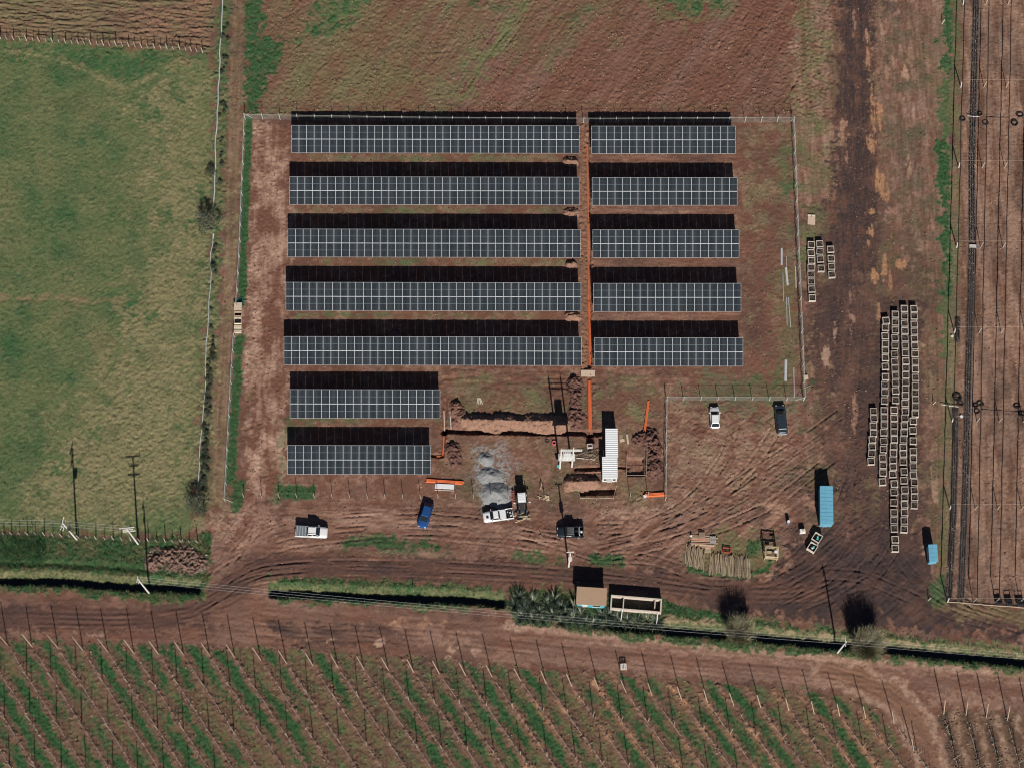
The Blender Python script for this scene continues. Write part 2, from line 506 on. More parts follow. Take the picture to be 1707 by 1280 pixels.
for pts in ([(1000, 905), (1060, 890), (1120, 868), (1180, 840), (1250, 790), (1330, 740), (1400, 690)],
            [(990, 915), (1060, 905), (1130, 885), (1200, 850), (1280, 800), (1380, 730)],
            [(1010, 892), (1070, 878), (1130, 850), (1170, 815), (1210, 760), (1225, 700)],
            [(1020, 925), (1110, 905), (1200, 880), (1290, 840), (1390, 760)],
            [(1000, 880), (1080, 880), (1150, 860), (1210, 820), (1260, 770), (1290, 720)],
            [(980, 930), (1090, 930), (1180, 970), (1270, 965), (1330, 930), (1400, 850), (1430, 760)],
            [(1100, 960), (1190, 975), (1290, 970), (1350, 940), (1395, 900)],
            [(350, 950), (400, 915), (470, 880), (600, 860), (760, 850), (900, 860)],
            [(350, 965), (410, 930), (480, 905), (560, 895), (700, 880), (930, 895)],
            [(340, 975), (390, 925), (430, 880), (436, 830)],
            [(360, 985), (400, 940), (425, 900), (428, 840)],
            [(350, 1000), (430, 950), (560, 940), (760, 945), (930, 955), (1100, 975)],
            [(330, 1010), (420, 965), (560, 950), (760, 955), (900, 962)],
            [(560, 870), (700, 862), (800, 870), (930, 905), (1000, 930)],
            [(600, 885), (720, 890), (820, 900), (960, 920)]):
    q_ = rng.uniform()
    rut(pts, 1.6, rng.uniform(0.25, 0.45), rng.uniform(0.06, 0.12), **({"pale": 0.5} if q_ < 0.5 else {"dark": 0.5, "pale": 0.0}))
for k in range(60):
    x, y = rng.uniform(350, 1080), rng.uniform(845, 960)
    L = rng.uniform(20, 80)
    stroke([(x, y), (x + L, y + rng.uniform(-6, 6))], 0.25, 0.25, 0.12, dz=rng.uniform(-0.08, 0.06), amt=0.9)
for k in range(70):
    x, y = rng.uniform(1110, 1330), rng.uniform(690, 900)
    L = rng.uniform(10, 45)
    a = R(rng.uniform(25, 75))
    stroke([(x, y), (x + L * math.cos(a), y - L * math.sin(a))], 0.25, 0.25, 0.12, dz=rng.uniform(-0.08, 0.07), amt=0.9)
area([(345, 850), (440, 838), (485, 878), (430, 902), (392, 932), (366, 985), (345, 1000)], 2.0, 0.9, amt=0.85, pale=0.42 + 0.14 * nSml + 0.12 * sD, dark=0.0, zn=0.02 * nFin)
area([(440, 842), (700, 852), (690, 884), (480, 902)], 2.0, 1.0, amt=0.8, pale=0.30 + 0.16 * sHr, dark=0.0)
area([(1115, 672), (1335, 676), (1330, 760), (1240, 830), (1150, 850), (1115, 840)], 3.0, 1.4, amt=0.7, pale=0.30 + 0.16 * nSml + 0.14 * nMid, dark=0.04)
# grass patches on the road side
area([(570, 900), (640, 893), (735, 905), (745, 914), (640, 916), (578, 909)], 0.9, 0.6, green=0.8, dry=0.3, zn=0.03 * nTuft)
area([(540, 915), (690, 918), (770, 930), (700, 930), (560, 922)], 1.0, 0.6, dry=0.4, amt=0.7)
area([(848, 922), (900, 922), (945, 935), (943, 947), (880, 946)], 0.8, 0.6, green=0.7, dry=0.4, zn=0.03 * nTuft)
area([(978, 923), (1030, 926), (1046, 940), (1040, 950), (985, 948)], 0.6, 0.4, green=0.92, zn=0.04 * nTuft)
area([(1138, 912), (1180, 890), (1288, 888), (1302, 925), (1275, 955), (1210, 965), (1150, 950)], 1.2, 0.8, dry=0.55 + 0.15 * nSml, dark=0.1, pale=0.1, zn=0.02 * nTuft)
area([(1145, 940), (1180, 953), (1255, 953), (1282, 938), (1285, 952), (1250, 963), (1180, 962), (1150, 952)], 0.6, 0.4, green=0.95, zn=0.04 * nTuft)
area([(1245, 900), (1265, 902), (1262, 926), (1248, 930)], 0.6, 0.4, green=0.75)
stroke([(1150, 958), (1200, 967), (1262, 968), (1290, 955)], 0.6, 0.4, 0.2, pale=0.6, dz=0.06)

# muddy road on the right
area([(1320, -60), (1600, -60), (1600, 1010), (1340, 980), (1342, 660), (1322, 190)], 1.0, 0.5, pale=0.24 + 0.14 * sV, red=0.40, dry=0.12 + 0.1 * nMid,
     zn=0.025 * np.clip(sV, -1.8, 1.5) + 0.012 * nFin, reg=YARD)
area([(1325, -60), (1392, -60), (1388, 300), (1395, 420), (1342, 500), (1326, 300)], 2.5, 1.5, dry=0.32 + 0.2 * nMid, red=0.5, zn=0.02 * nTuft)
area([(1396, -60), (1462, -60), (1466, 60), (1462, 170), (1472, 300), (1466, 430), (1440, 540), (1398, 540), (1380, 420), (1390, 250), (1396, 100)], 1.6, 0.9,
     dark=0.80 + 0.24 * sVf + 0.14 * nMid, pale=0.06 + 0.16 * sVf, dry=0.0)
area([(1345, 470), (1440, 460), (1472, 520), (1472, 720), (1450, 850), (1400, 860), (1385, 760), (1370, 650), (1345, 580)], 3.0, 1.6, dark=0.62 + 0.14 * sV + 0.1 * nMid, pale=0.05, dry=0.0)
area([(1462, 500), (1535, 495), (1540, 760), (1525, 920), (1465, 930), (1450, 700)], 1.2, 0.8, dark=0.7 + 0.1 * nMid, pale=0.03, dry=0)
area([(1330, 905), (1420, 860), (1530, 890), (1560, 960), (1640, 1010), (1760, 1040), (1760, 1070), (1620, 1052), (1480, 1045), (1330, 1035), (1200, 1010), (1120, 992), (1180, 968), (1290, 965)], 2.0, 1.2,
     dark=0.86 + 0.12 * nMid, pale=0.04 + 0.05 * sD2, dry=0.0, zn=0.03 * np.clip(sD2, -1.6, 1.6), reg=ROAD)
area([(1545, 560), (1560, 560), (1555, 900), (1540, 900)], 0.8, 0.6, pale=0.4, dark=0.0)
area([(1460, -40), (1500, -40), (1545, 200), (1560, 330), (1540, 480), (1475, 440), (1470, 200)], 2, 1.5, dark=0.26 + 0.2 * nMid + 0.1 * sVf, pale=0.28 + 0.22 * sVf)
oval(1486, 15, 1.2, 1.5, 0.8, 0.6, dark=0.7)
area([(1342, 350), (1470, 330), (1556, 470), (1552, 900), (1345, 940), (1345, 800), (1380, 640), (1345, 560)], 4.0, 2.0, amt=0.8, dark=np.maximum(CH["dark"] * 0.95, 0.55 + 0.2 * nPatch + 0.16 * sVf), pale=0.06 + 0.12 * sVf)
oval(1520, 270, 2.2, 4.0, 1.2, 0.8, dark=0.5, amt=0.7)
for cx, cy, rx, ry, cl, pl in ((1446, 62, .3, .9, .3, .7), (1447, 95, .45, 1.5, .6, .4), (1454, 165, .35, 1.6, .8, .2), (1455, 200, .55, 1.6, 1, .1), (1466, 195, .45, 1.6, .95, .1),
                               (1405, 212, .5, 1.0, .6, .6), (1454, 243, .5, 1.3, .9, .2), (1462, 297, .35, 1.4, .9, .1), (1471, 305, .5, 1.8, 1, .1), (1480, 318, .3, 1.0, .8, .1),
                               (1452, 353, .45, .45, 1, .1), (1453, 387, .4, .8, 1, .1), (1449, 404, .3, .4, .7, .1), (1458, 462, .5, 1.1, 1, .1), (1476, 448, .4, 1.5, .9, .1),
                               (1502, 440, .9, .8, .95, .1), (1484, 470, .3, 1.2, .7, .1), (1509, 122, .7, 1.2, .25, .8), (1480, 122, .4, 1.0, .1, .6), (1465, 525, .2, .9, .6, .2),
                               (1482, 320, .4, .8, .8, .2), (1473, 60, .25, 2.4, 0, .6), (1425, 40, .2, 2.5, 0, .4), (1404, 225, .3, 1.8, .2, .5), (1409, 240, .2, 3.0, 0, .5), (1378, 600, .5, 1.5, 0, .7),
                               (1392, 560, .4, 1.2, 0, .6), (1560, 815, .6, 2.5, 0, .6), (1515, 280, .3, 1.2, .1, .6), (1425, 690, .3, 2.5, 0, .5), (1420, 520, .25, 4, 0, .5)):
    oval(cx, cy, rx * 1.1, ry * 1.15, 0.22, 0.22, clay=cl, pale=pl, dark=0.0, dz=-0.03, amt=0.95, edge=0.45 * nEdge + 0.8 * sVf)
for pts in ([(1425, -40), (1428, 200), (1432, 420), (1425, 620), (1400, 800), (1360, 900)], [(1440, -40), (1446, 200), (1452, 420), (1440, 620), (1430, 800), (1440, 960)],
            [(1475, -40), (1490, 150), (1500, 320), (1490, 480)], [(1460, -40), (1470, 200), (1480, 420), (1462, 560)], [(1414, 60), (1412, 300), (1408, 520), (1385, 700), (1360, 780)],
            [(1530, 60), (1545, 300), (1552, 520), (1556, 760), (1560, 900), (1590, 980), (1640, 1020)], [(1480, 900), (1520, 960), (1600, 1015), (1700, 1045)],
            [(1440, 900), (1490, 980), (1570, 1020), (1690, 1050)], [(1400, 1000), (1460, 960), (1500, 900)], [(1330, 1010), (1400, 985), (1450, 940), (1480, 880)],
            [(1300, 1000), (1380, 965), (1420, 920), (1430, 860)], [(1320, 985), (1370, 955), (1440, 960), (1540, 1005)], [(1540, 900), (1545, 960), (1590, 1000), (1680, 1030)]):
    rut(pts, rng.uniform(1.5, 1.8), rng.uniform(0.25, 0.4), rng.uniform(0.05, 0.10), pale=rng.uniform(0.05, 0.3))
for k in range(60):
    x, y = rng.uniform(1310, 1440), rng.uniform(940, 1010)
    L, a = rng.uniform(15, 50), R(rng.uniform(10, 40))
    stroke([(x, y), (x + L * math.cos(a), y - L * math.sin(a))], 0.25, 0.25, 0.1, dz=rng.uniform(-0.12, 0.10), amt=0.9)
for k in range(40):
    x, y = rng.uniform(1440, 1560), rng.uniform(900, 1000)
    L, a = rng.uniform(15, 45), R(rng.uniform(-50, -25))
    stroke([(x, y), (x + L * math.cos(a), y - L * math.sin(a))], 0.25, 0.25, 0.1, dz=rng.uniform(-0.12, 0.10), amt=0.9)
# green strip beside the nursery
stroke([(1584, -60), (1584, 60), (1580, 120)], 2.3, 0.7, 0.5, green=1.0, dry=0.3, zn=0.03 * nTuft)
stroke([(1580, 120), (1576, 200), (1574, 240)], 1.9, 1.0, 0.6, green=0.6, dry=0.6, zn=0.03 * nTuft)
stroke([(1574, 240), (1576, 320), (1578, 400), (1584, 440), (1584, 500)], 2.3, 0.7, 0.5, green=1.0, dry=0.3, zn=0.03 * nTuft)
stroke([(1584, 500), (1578, 560), (1577, 590)], 1.6, 0.9, 0.6, green=0.6, dry=0.5)
area([(1588, -60), (1608, -60), (1604, 300), (1600, 560), (1585, 860), (1575, 1000), (1560, 1000), (1572, 700), (1586, 450)], 1.0, 0.6, dry=0.55 + 0.1 * nSml, green=0.12, amt=0.8)
area([(1550, 970), (1570, 965), (1580, 1000), (1560, 1012), (1548, 1005)], 0.8, 0.5, green=0.5, dry=0.5)

# nursery ground
area([(1606, -60), (1780, -60), (1780, 1020), (1575, 1003), (1590, 800), (1600, 500)], 1.0, 0.3, reg=NURSERY, pale=0.24 + 0.16 * sV + 0.05 * nSml, red=0.42 + 0.1 * sV, dry=0.05,
     zn=0.012 * sV + 0.016 * nFin)
area([(1570, 1005), (1780, 1018), (1780, 1050), (1600, 1030), (1550, 1010)], 1.0, 0.6, dry=0.35, dark=0.2, zn=0.02 * nFin)
for px in (1652, 1690):
    stroke([(px, -60), (px - 8, 500), (px - 20, 1000)], 0.9, 0.8, 0.3, pale=0.55, amt=0.7)

# lower dirt road
area([(-60, 985), (100, 988), (250, 1003), (335, 1003), (350, 960), (440, 962), (455, 1000), (560, 1012), (700, 1018), (850, 1038), (960, 1054), (1100, 1068), (1300, 1086), (1500, 1102), (1780, 1128), (1780, 1170),
      (1560, 1150), (1590, 1300), (1540, 1300), (1500, 1200), (1440, 1150), (1200, 1130), (900, 1108), (500, 1078), (-60, 1058)], 0.8, 0.4, reg=ROAD, red=0.48, dry=0.0, green=0.0,
     pale=0.13 + 0.08 * sHr + 0.05 * nPatch, dark=0.12 + 0.1 * nPatch, zn=0.008 * np.clip(sHr, -1.8, 1.5) + 0.008 * nFin)
area([(-60, 1000), (150, 1010), (400, 1015), (430, 970), (360, 900), (350, 930), (330, 1005), (200, 1005), (-60, 990)], 2, 1, dark=0.32, amt=0.8)
area([(-60, 1018), (200, 1028), (360, 1035), (330, 1052), (-60, 1050)], 1.6, 0.9, dark=0.42 + 0.15 * sHr, pale=0.04)
area([(450, 1040), (560, 1040), (670, 1050), (700, 1066), (600, 1080), (470, 1072)], 1.2, 0.8, dark=0.55 + 0.15 * sHr, pale=0.05, zn=0.04 * np.clip(sHr, -1.8, 1.5))
area([(660, 1046), (710, 1042), (760, 1056), (800, 1078), (740, 1076), (690, 1066)], 1.5, 0.9, clay=0.35, pale=0.4, dark=0.0)
for cx, cy, rx, ry in ((754, 1083, .9, .45), (793, 1087, .9, .35), (748, 1096, .4, .3), (158, 1055, 1.1, .5), (122, 1052, .6, .3), (635, 1070, .7, .4), (548, 1066, .5, .3), (512, 1063, .4, .3), (155, 1062, .3, .8)):
    oval(cx, cy, rx, ry, 0.3, 0.3, pale=0.75, clay=0.15, dark=0.0, dz=-0.02)
stroke([(850, 1040), (960, 1056), (1100, 1072), (1300, 1092), (1500, 1108), (1780, 1132)], 2.2, 0.9, 0.35, pale=0.80 + 0.12 * nSml, dark=0.0, amt=0.95)
stroke([(900, 1062), (1100, 1084), (1300, 1104), (1500, 1122), (1780, 1146)], 3.0, 1.6, 0.5, pale=0.20 + 0.10 * sHr, amt=0.5)
stroke([(430, 965), (442, 985), (452, 997), (520, 1010)], 0.8, 0.6, 0.3, pale=0.45)
stroke([(345, 965), (352, 985), (335, 1004), (250, 1006)], 0.7, 0.5, 0.3, pale=0.40)
stroke([(360, 960), (400, 930), (430, 900), (436, 850)], 2.5, 2.0, 0.8, pale=0.32, amt=0.7)
area([(1540, 1150), (1780, 1160), (1780, 1185), (1560, 1178)], 1, 0.6, pale=0.35 + 0.1 * nSml)
stroke([(1440, 1135), (1492, 1162), (1528, 1200), (1548, 1250), (1565, 1310)], 3.8, 0.8, 0.3, pale=0.22, dark=0.0, red=0.5, clay=0.06, dry=0.0, reg=ROAD)
stroke([(1520, 1165), (1550, 1215), (1572, 1310)], 0.8, 0.6, 0.4, pale=0.45, dry=0.2)
for pts in ([(-40, 1012), (150, 1020), (350, 1030), (430, 1010)], [(-40, 1030), (150, 1038), (350, 1048), (560, 1052), (760, 1072)], [(-40, 1024), (180, 1032), (380, 1020), (440, 980)],
            [(430, 1030), (560, 1046), (700, 1056), (900, 1080), (1100, 1100), (1300, 1118), (1500, 1140)], [(500, 1030), (700, 1040), (900, 1066), (1100, 1084), (1300, 1104), (1500, 1122), (1740, 1144)],
            [(450, 1052), (560, 1048), (640, 1046), (700, 1052)], [(680, 1066), (740, 1080), (820, 1088)], [(470, 1065), (560, 1058), (660, 1055)], [(1380, 1120), (1460, 1140), (1520, 1185), (1550, 1250)],
            [(360, 1035), (430, 1046), (500, 1062)], [(900, 1092), (1100, 1110), (1300, 1126), (1420, 1140)], [(200, 1022), (330, 1020), (400, 990), (420, 960)]):
    rut(pts, rng.uniform(1.5, 1.8), rng.uniform(0.4, 0.6), rng.uniform(0.01, 0.03), pale=rng.uniform(0.05, 0.35))
for k in range(22):
    x = rng.uniform(0, 1500)
    y = 1015 + x * 0.062 + rng.uniform(-8, 40)
    L = rng.uniform(20, 70)
    stroke([(x, y), (x + L, y + L * 0.06 + rng.uniform(-4, 4))], 0.22, 0.22, 0.12, dz=rng.uniform(-0.07, 0.05), amt=0.9)

# the beaten road that sweeps from the lower lane round the ditch end into the yard
SWEEP = [(-40, 1026), (200, 1032), (320, 1020), (378, 982), (425, 950), (520, 943), (760, 950), (950, 958), (1100, 970), (1250, 990), (1360, 985)]
stroke(SWEEP, 3.9, 1.3, 0.5, dark=0.58 + 0.1 * sHr, pale=0.02, red=0.55, dry=0.0, green=0.0, amt=0.9)
rut(SWEEP, 1.7, 0.5, 0.035, dark=0.6)
rut([(x, y + 8) for x, y in SWEEP], 1.6, 0.4, 0.03, pale=0.15)
# grassy ditch banks
area([(-60, 885), (200, 898), (330, 892), (352, 885), (350, 960), (338, 1000), (250, 1003), (100, 988), (-60, 985)], 0.7, 0.4, reg=BANK, green=0.62 + 0.25 * nMid + 0.15 * nSml,
     dry=0.55, dark=0.05, pale=0.0, red=0.2, zn=0.07 * nTuft)
area([(-60, 942), (100, 946), (200, 956), (335, 962), (335, 972), (200, 968), (100, 962), (-60, 960)], 0.8, 0.6, straw=0.45 + 0.2 * nSml, green=0.25)
area([(-60, 918), (120, 930), (250, 945), (330, 955), (250, 952), (100, 942), (-60, 930)], 0.8, 0.6, green=0.85, dark=0.35, amt=0.8)
area([(448, 966), (470, 962), (560, 966), (700, 972), (840, 982), (846, 1012), (760, 1016), (700, 1014), (560, 1006), (470, 1001), (450, 992)], 0.6, 0.4, reg=BANK, green=0.78 + 0.15 * nMid, dry=0.5,
     red=0.3, pale=0.0, dark=0.0, zn=0.07 * nTuft)
area([(450, 974), (600, 980), (700, 979), (840, 988), (840, 996), (700, 986), (600, 985), (450, 980)], 0.6, 0.5, straw=0.5, green=0.45)
area([(680, 1004), (846, 1006), (846, 1016), (680, 1012)], 0.6, 0.4, straw=0.35, green=0.35)
area([(846, 978), (1000, 985), (1105, 1000), (1220, 1030), (1400, 1050), (1520, 1060), (1780, 1095), (1780, 1126), (1500, 1100), (1300, 1085), (1100, 1068), (960, 1052), (850, 1036)], 0.8, 0.5, reg=BANK,
     dry=0.65, green=0.35 + 0.2 * nMid, pale=0.18, dark=0.0, red=0.35, zn=0.06 * nTuft)
area([(1104, 1000), (1160, 1012), (1216, 1034), (1190, 1040), (1110, 1026)], 0.5, 0.4, green=0.98)
area([(1255, 1040), (1340, 1046), (1430, 1056), (1400, 1060), (1300, 1054)], 0.5, 0.4, green=0.75)
area([(1480, 1058), (1600, 1068), (1780, 1090), (1780, 1100), (1600, 1080)], 0.6, 0.4, dry=0.7, green=0.25, straw=0.3)
stroke([(1110, 1033), (1180, 1036), (1260, 1050), (1400, 1063), (1500, 1072), (1600, 1084), (1740, 1100)], 0.8, 0.5, 0.4, pale=0.5, straw=0.3, green=0.1, dry=0.3)
stroke([(1010, 1056), (1200, 1074), (1420, 1092), (1500, 1097), (1600, 1106)], 0.8, 0.5, 0.4, green=0.7, dry=0.6)

area([(850, 992), (930, 990), (960, 1010), (1015, 1018), (1100, 1028), (1100, 1050), (960, 1046), (855, 1030)], 0.8, 0.5, dark=0.5, green=0.7, dry=0.3)  # ground beneath the flax coloured darker for contrast with its blades
# orchard ground
ORC = [(-80, 1056), (200, 1070), (500, 1080), (700, 1094), (900, 1110), (1100, 1128), (1300, 1145), (1425, 1155), (1472, 1190), (1502, 1240), (1522, 1310), (-80, 1310)]
RA, RB = np.array(G(867.8, 1133.8)), np.array(G(959.7, 1264.8))
ROWDIR = (RB - RA) / np.linalg.norm(RB - RA)
ROWN = np.array([-ROWDIR[1], ROWDIR[0]])
ENDS = [(-156, 1062), (-114, 1065), (-72, 1068), (-30, 1071), (12.6, 1074.6), (54, 1078), (97, 1080), (138.5, 1083.7), (180, 1086), (223, 1088), (264.5, 1090), (306, 1091), (350, 1093), (391.7, 1096), (435.3, 1100), (478, 1105),
        (522, 1109), (563.7, 1112), (607, 1115), (648, 1117), (689.7, 1120), (732.5, 1122.7), (776, 1125), (820.7, 1128.5), (867.8, 1133.8), (910.6, 1139), (953.4, 1143.6), (998.8, 1149), (1044, 1154), (1087, 1159), (1136, 1165.5),
        (1179, 1170), (1223, 1175), (1268, 1179), (1315, 1184), (1357, 1189), (1400, 1193), (1443.3, 1197), (1490.5, 1205), (1523, 1251)]
off = np.array([np.dot(np.array(G(*e)), ROWN) for e in ENDS])
order = np.argsort(off)
soff = off[order]
rowc = (GX * ROWN[0] + GY * ROWN[1])
sl, sd = poly_sd(pxpts(ORC), 1.0)
REG[sl][sd > 0] = ORCHARD
rc = rowc[sl]
idx = np.clip(np.searchsorted(soff, rc), 1, len(soff) - 1)
drow = np.minimum(np.abs(rc - soff[idx]), np.abs(rc - soff[idx - 1]))
inside = sm(sd / 0.8 + 0.5 * nEdge[sl])
mid = sm((drow - 0.62 + 0.25 * nEdge[sl]) / 0.5)
# inter-row grass is patchy: lush on the left and on the right, thin in the middle
px_bias = np.interp(GX[sl], [-85, -50, -36, -22, -8, 5, 20, 60], [0.78, 0.70, 0.45, 0.10, 0.18, 0.50, 0.52, 0.40])
gr = np.clip((px_bias + 0.36 * sRow[sl] + 0.10 * nSml[sl] + 0.10 * nPatch[sl]) * 1.5 - 0.22, 0, 1)
put(sl, inside, red=0.55, dry=0.18, dark=0.26, pale=0.05)
put(sl, inside * mid, dry=0.42 + 0.2 * nSml)
CH["green"][sl] = CH["green"][sl] * (1 - inside) + inside * mid * gr
ridge = np.exp(-(drow / 0.55) ** 2) * inside
CH["pale"][sl] = np.clip(CH["pale"][sl] + ridge * (0.12 + 0.12 * nSml[sl]), 0, 1)
CH["dry"][sl] *= (1 - 0.8 * ridge)
CH["clay"][sl] = np.clip(ridge * (GX[sl] > 0) * (0.22 + 0.4 * nMid[sl]), 0, 0.75)
CH["dark"][sl] = np.clip(CH["dark"][sl] + inside * mid * np.clip(-0.3 - nBig[sl] * 0.5 + 0.3 * nMid[sl], 0, 0.55), 0, 1)
Z[sl] += 0.10 * ridge * (1 + 0.5 * nSml[sl]) + inside * (0.03 * nTuft[sl] + 0.02 * nFin[sl])
area([(1430, 1180), (1480, 1200), (1510, 1300), (1470, 1300), (1440, 1220)], 1.2, 0.6, dark=0.25, green=0.0, amt=0.6)
BEND = [(1380, 1118), (1440, 1135), (1492, 1162), (1526, 1200), (1546, 1250), (1562, 1320)]
stroke(BEND, 5.6, 1.0, 0.4, pale=0.55 + 0.14 * nSml, dark=0.0, red=0.5, dry=0.05, green=0.0, clay=0.0, reg=ROAD)
stroke(BEND, 3.1, 0.7, 0.2, pale=0.12, dark=0.05, red=0.6, clay=0.08)
rut(BEND, 1.6, 0.45, 0.03, pale=0.2)
stroke([(800, 1092), (950, 1102), (1100, 1114), (1300, 1130), (1400, 1138)], 1.3, 1.0, 0.5, pale=0.40, amt=0.75)
# smaller orchard block in the corner
BLK = [(1573, 1190), (1610, 1192), (1644, 1196), (1679, 1200), (1714, 1204), (1749, 1208)]
area([(1562, 1180), (1780, 1195), (1780, 1310), (1596, 1310)], 0.8, 0.4, reg=ORCHARD, dark=0.35, red=0.45, dry=0.12)
BD = np.array(G(1602, 1300)) - np.array(G(1573, 1190))
BD /= np.linalg.norm(BD)
for e in BLK:
    a = np.array(G(*e))
    stroke([tuple(a), tuple(a + BD * 14)], 0.9, 0.6, 0.3, ground=True, dark=0.75, pale=0.0, dz=0.07, zn=0.03 * nFin)
    b = a + np.array([1.7, 0])
    stroke([tuple(b), tuple(b + BD * 14)], 0.9, 0.7, 0.3, ground=True, pale=0.45 + 0.2 * nSml, dark=0.1)

# ditches: steep shaded south side, gentler lit north side
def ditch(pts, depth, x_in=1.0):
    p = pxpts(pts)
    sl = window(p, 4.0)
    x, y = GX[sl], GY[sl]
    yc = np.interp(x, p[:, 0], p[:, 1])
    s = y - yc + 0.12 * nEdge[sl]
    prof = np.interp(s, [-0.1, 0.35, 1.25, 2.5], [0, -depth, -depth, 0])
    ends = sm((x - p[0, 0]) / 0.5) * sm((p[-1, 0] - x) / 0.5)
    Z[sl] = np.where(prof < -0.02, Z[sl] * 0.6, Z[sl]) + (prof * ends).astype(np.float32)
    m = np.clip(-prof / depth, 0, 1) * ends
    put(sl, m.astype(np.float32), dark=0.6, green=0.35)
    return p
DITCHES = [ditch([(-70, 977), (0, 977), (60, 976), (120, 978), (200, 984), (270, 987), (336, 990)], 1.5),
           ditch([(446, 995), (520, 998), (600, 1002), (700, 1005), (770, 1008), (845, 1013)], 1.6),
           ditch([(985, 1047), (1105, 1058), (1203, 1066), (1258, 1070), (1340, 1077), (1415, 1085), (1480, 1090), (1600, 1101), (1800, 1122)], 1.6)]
SHALLOW = pxpts([(-70, 936), (100, 940), (200, 946), (250, 950)])
sl, d = line_d(SHALLOW, 2)
Z[sl] -= 0.35 * np.exp(-(d / 0.5) ** 2)

# trenches and pits
def trench(pts, width, depth, **ch):
    sl, d = line_d(pxpts(pts), width + 1.2)
    m = sm((width / 2 - d) / 0.16 + 0.5)
    Z[sl] -= depth * m
    put(sl, m, **(ch or dict(dark=0.2, red=0.8, green=0.0, dry=0.0)))
    lipm = sm((width / 2 + 0.45 - d + 0.15 * nEdge[sl]) / 0.5 + 0.5) * (1 - m)
    put(sl, lipm, green=0.0, dry=0.05, red=0.85)
    Z[sl] += lipm * (0.05 + 0.04 * nFin[sl])
stroke([(975, 212), (976, 400), (978, 620)], 2.0, 0.4, 0.2, clay=0.16, red=1.0, dry=0.0, green=0.0, pale=0.2, zn=0.03 * nFin)
trench([(972, 214), (974, 330), (976, 480), (977, 612)], 0.75, 0.25, red=1.0, clay=0.22, pale=0.1)
trench([(979, 226), (980.5, 330), (982, 480), (983, 612)], 0.55, 0.55, red=0.9, dark=0.1)
trench([(982.5, 632), (983.5, 735)], 0.75, 0.35)
trench([(742, 718), (860, 720), (1000, 722)], 0.85, 1.1, red=0.9, dark=0.2)
trench([(742, 668), (741, 716)], 0.6, 0.5)
trench([(739.5, 724), (737.5, 760), (718, 759)], 0.55, 0.5)
trench([(960, 781), (1003, 780)], 0.55, 0.8)
trench([(1030, 779), (1046, 779)], 0.4, 0.6)
def pit(a, b, c, d_, depth, **ch):
    sl, sd = poly_sd(pxpts([a, b, c, d_]), 1.0)
    m = sm(sd / 0.18 + 0.5)
    Z[sl] -= depth * m
    put(sl, m, **(ch or dict(red=0.6, dark=0.1, green=0.0, dry=0.0)))
pit((1045, 764), (1076, 763), (1077, 792), (1045, 793), 0.75)
pit((965, 814), (1026, 813), (1026, 824), (966, 825), 1.3)
pit((735, 712), (746, 712), (745, 724), (735, 724), 0.8)
pit((977, 722), (990, 722), (990, 738), (977, 738), 0.7)

ZF = Z
def gz(x, y):
    i = min(max((x - X0) / CELL, 0), NX - 2)
    j = min(max((y - Y0) / CELL, 0), NY - 2)
    i0, j0 = int(i), int(j)
    a, b = i - i0, j - j0
    return float((ZF[j0, i0] * (1 - a) + ZF[j0, i0 + 1] * a) * (1 - b) + (ZF[j0 + 1, i0] * (1 - a) + ZF[j0 + 1, i0 + 1] * a) * b)

def P3(px, py, dz=0.0):
    x, y = G(px, py)
    return Vector((x, y, gz(x, y) + dz))

